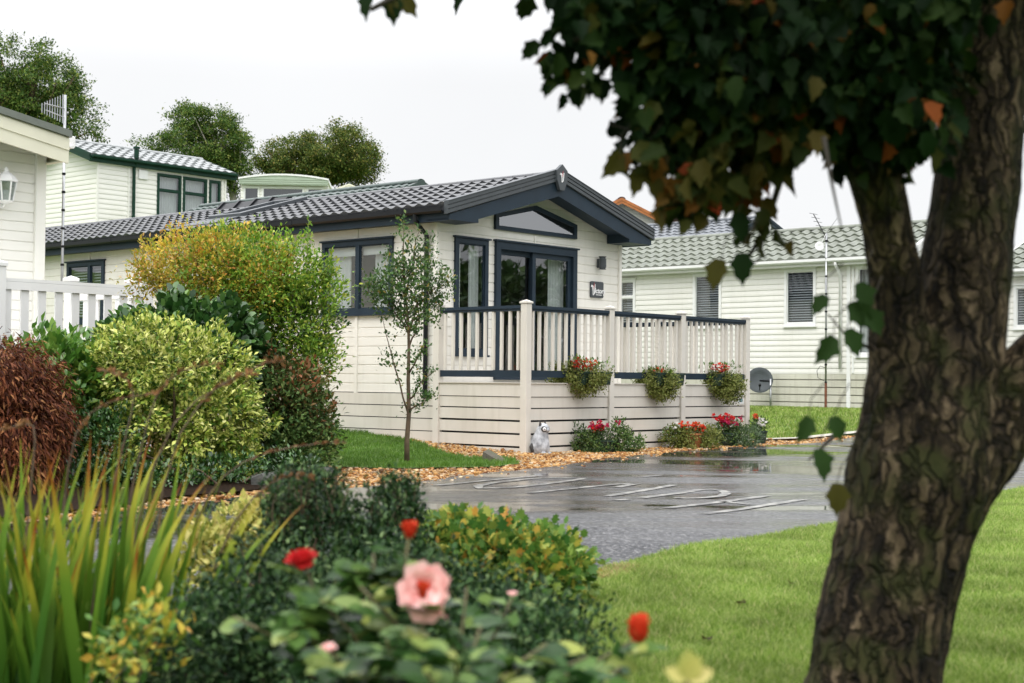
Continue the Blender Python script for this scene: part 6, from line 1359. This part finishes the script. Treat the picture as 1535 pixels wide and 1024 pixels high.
# ------------------------------------------------------------------ dish, aerials
dp = FR.w((RCX-0.35, 3.62, 0.40)); T = thing('satellite_dish', 'dark grey satellite dish on a short post before the cream caravan', 'satellite dish', FR, (RCX-0.35, 3.40, 0.42))
MB().tube([(0, 0, -0.1), (0, 0, 0.66)], 0.022, 10).build('post', M['metal'], T, smooth=True)
q = MB(); axd = Vector((-0.80, -0.50, 0.22)).normalized(); cdp = Vector((-0.07, 0.22, 0.62))
q.lathe([(0.0, 0.0), (0.10, 0.008), (0.19, 0.03), (0.27, 0.065), (0.275, 0.062), (0.19, 0.018), (0.10, -0.006), (0, -0.014)], cdp, 28, axis=axd); q.build('reflector', M['dish'], T, smooth=True)
q = MB(); lnb = cdp+axd*0.30+Vector((0, 0, -0.16)); q.tube([cdp+Vector((0, 0, -0.22)), lnb], 0.011, 6); q.tube([lnb-axd*-0.03, lnb-axd*0.06], 0.028, 10); q.tube([(0, 0, 0.6), (0, 0.06, 0.62), tuple(cdp-axd*0.01)], 0.02, 6); q.build('feed_arm', M['black'], T, smooth=True)
T = thing('aerial_mast', 'tall jointed grey aerial mast on a rusty foot before the cream caravan', 'aerial', FR, (RCX-0.30, 2.14, 0.45))
q = MB(); q.tube([(0, 0, 0.5), (0, 0, 3.6)], 0.020, 10); q.build('pole', M['metal'], T, smooth=True)
q = MB()
for k in range(9): z = 0.55+k*0.36; q.tube([(0, 0, z), (0, 0, z+0.035)], 0.026, 10)
q.build('joint', M['black'], T)
q = MB(); q.tube([(0, 0, 0.0), (0, 0, 0.56)], 0.026, 10); q.box(-0.1, 0.1, -0.20, 0.20, -0.02, 0.03); q.build('foot', M['rust'], T)
q = MB(); q.tube([(-0.02, 0.0, 3.58), (0, 0.1, 3.42), (-0.05, 0.16, 3.34)], 0.008, 6); q.lathe([(0, 0), (0.05, 0.01), (0.10, 0.04), (0.10, 0.045), (0.05, 0.018), (0, 0.01)], (-0.04, 0.14, 3.33), 16, axis=(-0.7, -0.6, 0.2)); q.build('small_dish', M['white'], T, smooth=True)
q = MB(); a, b = Vector((0, 0.30, 4.02)), Vector((0, -0.05, 3.42)); q.tube([a, b], 0.010, 6)
for k in range(7):
    c = a.lerp(b, k/7); q.tube([c+Vector((-0.16, 0, 0)), c+Vector((0.16, 0, 0))], 0.005, 5)
q.tube([(0, 0.02, 3.58), (0, -0.25, 3.9)], 0.004, 5); q.build('aerial', M['black'], T)
q = MB(); q.tube([(0, 0, 0.86), (-0.05, 0.10, 0.90), (-0.06, 0.17, 0.80), (-0.05, 0.15, 0.66), (-0.02, 0.03, 0.60)], 0.006, 6); q.build('cable', M['black'], T, smooth=True)
lp_ = (-4.42, 4.6, 0.1); T = thing('aerial_mast', 'thin pale aerial mast against the off white caravan corner, with comb aerial', 'aerial', FR, lp_)
Pq = at(95, 300, FR.w((-4.42, 4.6, 0))[1]); lx_, ly_, _ = FR.loc(Pq); T.location = FR.w((lx_, ly_, 0.1))
MB().tube([(0, 0, 0), (0, 0, 4.60)], 0.018, 10).build('pole', M['metal'], T, smooth=True)
q = MB()
for k in range(13): q.tube([(0, 0, 0.9+k*0.24), (0, 0, 0.93+k*0.24)], 0.024, 8)
q.tube([(0, 0, 3.84), (0, 0, 3.92)], 0.03, 8); q.build('joint', M['black'], T)
q = MB(); q.cbox(-0.03, 0.13, -0.06, 0.06, 3.92, 4.06, 0.01); q.build('junction_box', M['white'], T)
q = MB(); q.tube([(0, 0, 4.42), (-0.36, -0.1, 4.42)], 0.008, 6)
for k in range(9): x = -0.04-k*0.038; q.tube([(x, -0.01, 4.22+0.012*k), (x, -0.01, 4.60-0.02*k)], 0.006, 5)
q.tube([(0, 0, 4.3), (-0.34, -0.1, 4.34)], 0.006, 5); q.build('comb_aerial', M['metal'], T)

# ------------------------------------------------------------------ the leaning foreground tree
def barkmat():
    m, nt, out = new_mat('rough mossy bark'); L = nt.links; tc = N(nt, 'ShaderNodeTexCoord')
    nw = N(nt, 'ShaderNodeTexNoise'); nw.inputs['Scale'].default_value = 14; nw.inputs['Detail'].default_value = 4; L.new(tc.outputs['Object'], nw.inputs['Vector'])
    wv = N(nt, 'ShaderNodeVectorMath', operation='SCALE'); wv.inputs['Scale'].default_value = 0.09; L.new(nw.outputs['Color'], wv.inputs[0])
    av = N(nt, 'ShaderNodeVectorMath', operation='ADD'); L.new(tc.outputs['Object'], av.inputs[0]); L.new(wv.outputs[0], av.inputs[1])
    mp = N(nt, 'ShaderNodeMapping'); mp.inputs['Scale'].default_value = (1, 1, 0.2); L.new(av.outputs[0], mp.inputs[0])
    vo = N(nt, 'ShaderNodeTexVoronoi'); vo.inputs['Scale'].default_value = 30; L.new(mp.outputs[0], vo.inputs['Vector'])
    ve = N(nt, 'ShaderNodeTexVoronoi', feature='DISTANCE_TO_EDGE'); ve.inputs['Scale'].default_value = 30; L.new(mp.outputs[0], ve.inputs['Vector'])
    sp = N(nt, 'ShaderNodeSeparateColor'); L.new(vo.outputs['Color'], sp.inputs[0])
    n1 = N(nt, 'ShaderNodeTexNoise'); n1.inputs['Scale'].default_value = 24; n1.inputs['Detail'].default_value = 9; n1.inputs['Roughness'].default_value = 0.7; L.new(mp.outputs[0], n1.inputs['Vector'])
    mm = N(nt, 'ShaderNodeMixRGB'); mm.inputs[0].default_value = 0.88; L.new(sp.outputs[0], mm.inputs[1]); L.new(n1.outputs[0], mm.inputs[2])
    r = ramp(nt, [(0.36, (0.005, 0.0038, 0.0025)), (0.45, (0.022, 0.016, 0.009)), (0.53, (0.058, 0.042, 0.024)), (0.61, (0.125, 0.092, 0.056)), (0.74, (0.23, 0.17, 0.12))]); L.new(mm.outputs[0], r.inputs[0])
    ck = ramp(nt, [(0.0, (0.38,)*3), (0.06, (0.65,)*3), (0.16, (1, 1, 1))]); L.new(ve.outputs['Distance'], ck.inputs[0])
    mc = N(nt, 'ShaderNodeMixRGB'); mc.inputs[1].default_value = (0.004, 0.0035, 0.003, 1); L.new(ck.outputs[0], mc.inputs[0]); L.new(r.outputs[0], mc.inputs[2])
    n2 = N(nt, 'ShaderNodeTexNoise'); n2.inputs['Scale'].default_value = 7; n2.inputs['Detail'].default_value = 6; L.new(tc.outputs['Object'], n2.inputs['Vector'])
    g = ramp(nt, [(0.50, (0, 0, 0)), (0.62, (0.7,)*3)]); L.new(n2.outputs[0], g.inputs[0]); mx = N(nt, 'ShaderNodeMixRGB'); mx.inputs[2].default_value = (0.030, 0.036, 0.009, 1); L.new(g.outputs[0], mx.inputs[0]); L.new(mc.outputs[0], mx.inputs[1])
    p = N(nt, 'ShaderNodeBsdfPrincipled'); p.inputs['Roughness'].default_value = 0.8; p.inputs['Specular IOR Level'].default_value = 0.15; L.new(mx.outputs[0], p.inputs['Base Color'])
    b = N(nt, 'ShaderNodeBump'); b.inputs['Strength'].default_value = 1.0; b.inputs['Distance'].default_value = 0.03; L.new(ck.outputs[0], b.inputs['Height']); L.new(b.outputs[0], p.inputs['Normal']); L.new(p.outputs[0], out.inputs[0]); return m
M['bark'] = barkmat()
def limb(mb, path, seg=96, sub=14, amp=0.115):
    """path: (u, v, Y, half width px) control points, rough ridged bark in real relief"""
    C = [np.array(at(u, v, Y)) for u, v, Y, h in path]; Rr = [h/ppm(Y) for u, v, Y, h in path]; P = []; Q = []
    for i in range(len(C)-1):
        p0, p1, p2, p3 = C[max(i-1, 0)], C[i], C[i+1], C[min(i+2, len(C)-1)]
        for k in range(sub):
            t = k/sub; P.append(0.5*((2*p1)+(-p0+p2)*t+(2*p0-5*p1+4*p2-p3)*t*t+(-p0+3*p1-3*p2+p3)*t**3)); Q.append(Rr[i]+(Rr[i+1]-Rr[i])*(t*t*(3-2*t)))
    P.append(C[-1]); Q.append(Rr[-1]); vs = []; a = None
    for i, p in enumerate(P):
        d = Vector(P[min(i+1, len(P)-1)]-P[max(i-1, 0)]).normalized()
        if a is None: a = d.orthogonal().normalized()
        a = (a-d*a.dot(d)).normalized(); b = d.cross(a)
        for k in range(seg):
            t = 2*pi*k/seg; dr = a*cos(t)+b*sin(t); q = Vector(p)+dr*Q[i]
            nz = noise.noise(Vector((q.x*9, q.y*9, q.z*2.6)))*0.6+noise.noise(Vector((q.x*24, q.y*24, q.z*7)))*0.45+noise.noise(Vector((q.x*55, q.y*55, q.z*22)))*0.25
            vs.append(Vector(p)+dr*Q[i]*(1+amp*nz))
    n = len(P); mb.add(vs, [(i*seg+k, i*seg+(k+1) % seg, (i+1)*seg+(k+1) % seg, (i+1)*seg+k) for i in range(n-1) for k in range(seg)]+[tuple(range(seg-1, -1, -1)), tuple(range((n-1)*seg, n*seg))])
tb = at(1290, 1125, 4.0); tb = (tb[0], tb[1], 0.0)
mtree = empty('leaning_tree', tb, 'large leaning tree with rough mossy trunk and dark turning canopy in the foreground', 'tree')
mb = MB(tb)
limb(mb, [(1290, 1140, 4.0, 125), (1300, 1080, 4.0, 105), (1312, 1024, 4.0, 97), (1320, 958, 4.0, 98), (1336, 878, 4.0, 95), (1357, 799, 4.0, 97), (1378, 719, 4.0, 106), (1396, 640, 4.0, 102), (1416, 560, 4.0, 86), (1440, 457, 4.02, 68), (1458, 325, 4.05, 64), (1468, 203, 4.08, 62), (1476, 100, 4.1, 60), (1484, 0, 4.1, 58), (1490, -120, 4.1, 54), (1470, -260, 4.1, 46), (1450, -420, 4.1, 34)])
limb(mb, [(1390, 690, 4.0, 80), (1368, 600, 3.98, 72), (1352, 520, 3.96, 50), (1344, 440, 3.94, 40), (1332, 350, 3.9, 36), (1314, 274, 3.86, 39), (1284, 190, 3.8, 40), (1236, 100, 3.75, 33), (1190, 10, 3.7, 25), (1130, -100, 3.65, 20), (1060, -220, 3.6, 13)])
limb(mb, [(1400, 730, 4.0, 85), (1450, 668, 4.0, 78), (1500, 615, 4.0, 68), (1560, 560, 3.98, 62), (1640, 480, 3.95, 55), (1740, 340, 3.9, 44), (1800, 150, 3.9, 34), (1830, -60, 3.9, 26), (1800, -280, 4.0, 16), (1790, -420, 4.0, 8)])
mb.build('trunk', M['bark'], mtree, smooth=True)
bb_ = MB(tb); brtips = []
for path, r in (([(1288, 190, 3.8), (1180, 110, 3.7), (1060, 70, 3.6), (960, 40, 3.5), (860, 60, 3.45)], 0.022), ([(1240, 100, 3.75), (1150, 190, 3.65), (1090, 240, 3.6), (1040, 300, 3.55)], 0.016), ([(1318, 274, 3.86), (1230, 200, 3.8), (1170, 270, 3.7), (1145, 350, 3.65), (1112, 400, 3.6)], 0.014),
                ([(1190, 10, 3.7), (1080, -60, 3.6), (900, -80, 3.5), (740, -40, 3.4), (600, -8, 3.35), (555, 15, 3.35)], 0.02), ([(1060, 70, 3.6), (1010, 160, 3.55), (975, 210, 3.5)], 0.010), ([(1150, 190, 3.65), (1040, 250, 3.55), (960, 255, 3.5), (925, 252, 3.5)], 0.008), ([(1060, 235, 3.6), (990, 205, 3.55), (915, 187, 3.55)], 0.005),
                ([(1235, 205, 3.3), (1245, 265, 3.3), (1262, 345, 3.3)], 0.006), ([(1264, 640, 3.95), (1235, 668, 3.8), (1212, 690, 3.7)], 0.008), ([(1300, 520, 3.94), (1270, 505, 3.8), (1240, 470, 3.75)], 0.005), ([(1145, 350, 3.65), (1140, 385, 3.62), (1105, 420, 3.6)], 0.004), ([(1480, -40, 4.1), (1380, -40, 3.9), (1300, 20, 3.7), (1200, 60, 3.5)], 0.02),
                ([(1470, -260, 4.1), (1300, -300, 4.2), (1050, -260, 4.4), (900, -200, 4.5)], 0.03), ([(1490, -120, 4.1), (1560, -200, 4.6), (1650, -250, 5.0)], 0.03)):
    MB(tb).tube([at(*p) for p in path], np.linspace(r, r*0.3, len(path)), 7).build('branch', M['dark_twig'], mtree, smooth=True)
def canopy(name, blobs, n, K, sig, sz, mat, droop=-0.55):
    P, Dv, _, _, _ = scatter(blobs, n, K, sig, 0.45); D = norm(Dv*0.35+np.array([0, 0, droop])+RNG.normal(0, 0.45, (n, 3))); Nn = norm(RNG.normal(0, 0.55, (n, 3))+np.array([0, -0.75, 0.5]))
    leaves(name, P, D, Nn, sz*RNG.uniform(0.65, 1.25, n), HANG, mat, mtree, tb)
cb_ = [pb(878, 50, 3.5, 46, 48, 0.15, 0.62), pb(845, 92, 3.5, 20, 34, 0.10, 0.5), pb(915, 15, 3.5, 55, 40, 0.15, 0.6), pb(880, 110, 3.5, 22, 18, 0.08, 0.4), pb(970, 20, 3.55, 60, 50, 0.2, 0.55), pb(1040, 65, 3.6, 85, 85, 0.25, 1.2), pb(1000, 140, 3.6, 34, 48, 0.15, 0.8), pb(990, 185, 3.6, 20, 30, 0.1, 0.6), pb(1095, 100, 3.65, 95, 95, 0.3, 1.5), pb(1180, 60, 3.7, 105, 105, 0.35, 1.6), pb(1270, 60, 3.7, 105, 110, 0.4, 1.6), pb(1350, 30, 3.75, 75, 95, 0.4, 1.5),
       pb(1300, 150, 3.65, 66, 52, 0.25, 1.3), pb(1350, 150, 3.7, 42, 66, 0.25, 1.2), pb(1200, 145, 3.6, 50, 24, 0.2, 0.7), pb(1120, 168, 3.6, 56, 28, 0.2, 0.6), pb(1322, 225, 3.65, 22, 34, 0.1, 0.5)]
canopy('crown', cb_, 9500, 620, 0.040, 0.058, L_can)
canopy('crown', [pb(1150, -260, 4.2, 420, 230, 1.3, 2.0), pb(1450, -330, 4.6, 400, 250, 1.5, 2.0), pb(900, -260, 4.0, 250, 150, 0.9), pb(1300, -150, 4.4, 300, 90, 0.6, 1.5), pb(1700, -120, 4.6, 220, 260, 1.2), pb(1250, -60, 4.5, 260, 70, 0.4, 1.2), pb(1800, -260, 4.2, 260, 200, 1.0, 1.2)], 13000, 1000, 0.10, 0.075, L_can, -0.3)  # unseen upper crown above the frame, put in to shade the leaves below
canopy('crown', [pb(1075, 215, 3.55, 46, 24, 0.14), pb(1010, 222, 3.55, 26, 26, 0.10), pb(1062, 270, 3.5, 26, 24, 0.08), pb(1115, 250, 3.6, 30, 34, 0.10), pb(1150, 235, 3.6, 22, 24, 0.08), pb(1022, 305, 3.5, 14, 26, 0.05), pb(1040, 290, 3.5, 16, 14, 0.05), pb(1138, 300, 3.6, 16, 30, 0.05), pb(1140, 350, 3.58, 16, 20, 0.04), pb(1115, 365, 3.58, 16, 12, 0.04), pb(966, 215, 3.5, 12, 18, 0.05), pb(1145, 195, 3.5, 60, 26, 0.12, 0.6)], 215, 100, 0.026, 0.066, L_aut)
# single hanging leaves one can tell apart
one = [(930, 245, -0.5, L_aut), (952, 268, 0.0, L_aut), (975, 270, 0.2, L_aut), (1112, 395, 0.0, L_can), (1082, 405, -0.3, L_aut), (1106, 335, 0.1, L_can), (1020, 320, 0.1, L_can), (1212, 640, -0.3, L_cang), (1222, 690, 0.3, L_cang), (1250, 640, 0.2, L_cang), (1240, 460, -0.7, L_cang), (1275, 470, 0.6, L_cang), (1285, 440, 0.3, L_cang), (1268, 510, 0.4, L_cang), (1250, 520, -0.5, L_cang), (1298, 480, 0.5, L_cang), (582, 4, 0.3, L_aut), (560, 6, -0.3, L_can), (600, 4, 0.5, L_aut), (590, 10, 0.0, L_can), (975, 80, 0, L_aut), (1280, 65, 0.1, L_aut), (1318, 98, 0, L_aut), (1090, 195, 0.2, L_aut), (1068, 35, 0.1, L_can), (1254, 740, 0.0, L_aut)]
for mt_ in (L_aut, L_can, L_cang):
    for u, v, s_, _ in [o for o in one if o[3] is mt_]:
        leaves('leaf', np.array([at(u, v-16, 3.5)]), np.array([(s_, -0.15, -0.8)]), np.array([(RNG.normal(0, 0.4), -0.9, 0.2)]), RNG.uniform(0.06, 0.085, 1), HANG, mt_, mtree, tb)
        MB(tb).tube([tuple(at(u, v-16, 3.5)), tuple(at(u+8+14*s_, v-42, 3.51)), tuple(at(u+24, v-66, 3.53))], [0.0012, 0.0014, 0.0018], 5).build('stalk', M['dark_twig'], mtree)

for u, v in ((1187, 893), (1117, 925), (1063, 983)):
    g_ = ground(u, v); p_ = (g_[0], g_[1], 0.055)
    o = leaves('fallen_leaf', np.array([[0, 0, 0.0]]), np.array([(RNG.normal(), RNG.normal(), 0.1)]), np.array([(0.2, -0.3, 1.0)]), [0.06], HANG, L_aut, None); o.location = p_; tag(o, 'small brown fallen leaf lying on the bright lawn', 'leaf', 'fallen leaves on the lawn')
M['straw'] = leafmat('dry straw', [(0, (0.30, 0.20, 0.08)), (1, (0.52, 0.40, 0.20))], 0.6, 0.2)
blades('dry_grass', [gxy(u, v) for u, v in ((868, 882), (890, 872), (930, 860), (958, 862), (950, 872), (905, 884))], 2600, 0.03, 0.004, M['straw'], 'patch of dry straw coloured grass at the lawn corner by the road', None, 0.03, 0.9)
tree('broadleaf_tree', 'dense dark tree standing right of the view and mirrored in the patio doors', [((24, 22.5, 2.6), np.array([4.0, 4.5, 2.4]), 1.0), ((22, 27.5, 2.4), np.array([3.5, 3.5, 2.2]), 1.0)], 9000, 400, 0.3, 0.4, L_mid, (24, 23.5, 0.2), 0.3)

# ------------------------------------------------------------------ sky and light
SUN_EL, SUN_AZ = radians(52), radians(205)
w = bpy.data.worlds.new('World'); S.world = w; w.use_nodes = True; nt = w.node_tree; nt.nodes.clear(); L = nt.links
out = nt.nodes.new('ShaderNodeOutputWorld'); bg = nt.nodes.new('ShaderNodeBackground'); bg.inputs[1].default_value = 0.1; L.new(bg.outputs[0], out.inputs[0])
sk = nt.nodes.new('ShaderNodeTexSky'); sk.sky_type = 'NISHITA'; sk.sun_disc = False; sk.sun_elevation = SUN_EL; sk.sun_rotation = SUN_AZ
tc = nt.nodes.new('ShaderNodeTexCoord'); sx = nt.nodes.new('ShaderNodeSeparateXYZ'); L.new(tc.outputs['Generated'], sx.inputs[0])
# overcast dome: flat white near the horizon, about three times as bright overhead
cr = ramp(nt, [(0.0, (0.26, 0.26, 0.26)), (0.50, (0.270, 0.271, 0.273)), (0.60, (0.274, 0.275, 0.277)), (0.70, (0.50, 0.505, 0.52)), (1.0, (1.0, 1.0, 1.02))])
ma = N(nt, 'ShaderNodeMath', operation='MULTIPLY_ADD'); ma.inputs[1].default_value = 0.5; ma.inputs[2].default_value = 0.5; L.new(sx.outputs[2], ma.inputs[0]); L.new(ma.outputs[0], cr.inputs[0])
cl = N(nt, 'ShaderNodeTexNoise'); cl.inputs['Scale'].default_value = 2.2; cl.inputs['Detail'].default_value = 5; L.new(tc.outputs['Generated'], cl.inputs['Vector'])
cm = N(nt, 'ShaderNodeMapRange'); cm.inputs[1].default_value = 0.3; cm.inputs[2].default_value = 0.7; cm.inputs[3].default_value = 27.6; cm.inputs[4].default_value = 30.6; L.new(cl.outputs[0], cm.inputs[0])
vm = N(nt, 'ShaderNodeVectorMath', operation='SCALE'); L.new(cr.outputs[0], vm.inputs[0]); L.new(cm.outputs[0], vm.inputs['Scale'])
mx = N(nt, 'ShaderNodeMixRGB'); mx.inputs[0].default_value = 0.95; L.new(sk.outputs[0], mx.inputs[1]); L.new(vm.outputs[0], mx.inputs[2]); L.new(mx.outputs[0], bg.inputs[0])
sd_ = bpy.data.lights.new('sun', 'SUN'); sd_.energy = 1.0; sd_.angle = radians(25); sd_.color = (1.0, 0.97, 0.92); so_ = bpy.data.objects.new('sun', sd_); link(so_)
v = Vector((sin(SUN_AZ)*cos(SUN_EL), cos(SUN_AZ)*cos(SUN_EL), sin(SUN_EL))); so_.rotation_euler = (-v).to_track_quat('-Z', 'Y').to_euler()
S.view_settings.view_transform = 'Standard'; S.view_settings.look = 'None'; S.view_settings.exposure = 0.32; S.view_settings.gamma = 1.0
S.cycles.max_bounces = 6; S.cycles.transparent_max_bounces = 12; S.cycles.caustics_reflective = False; S.cycles.caustics_refractive = False
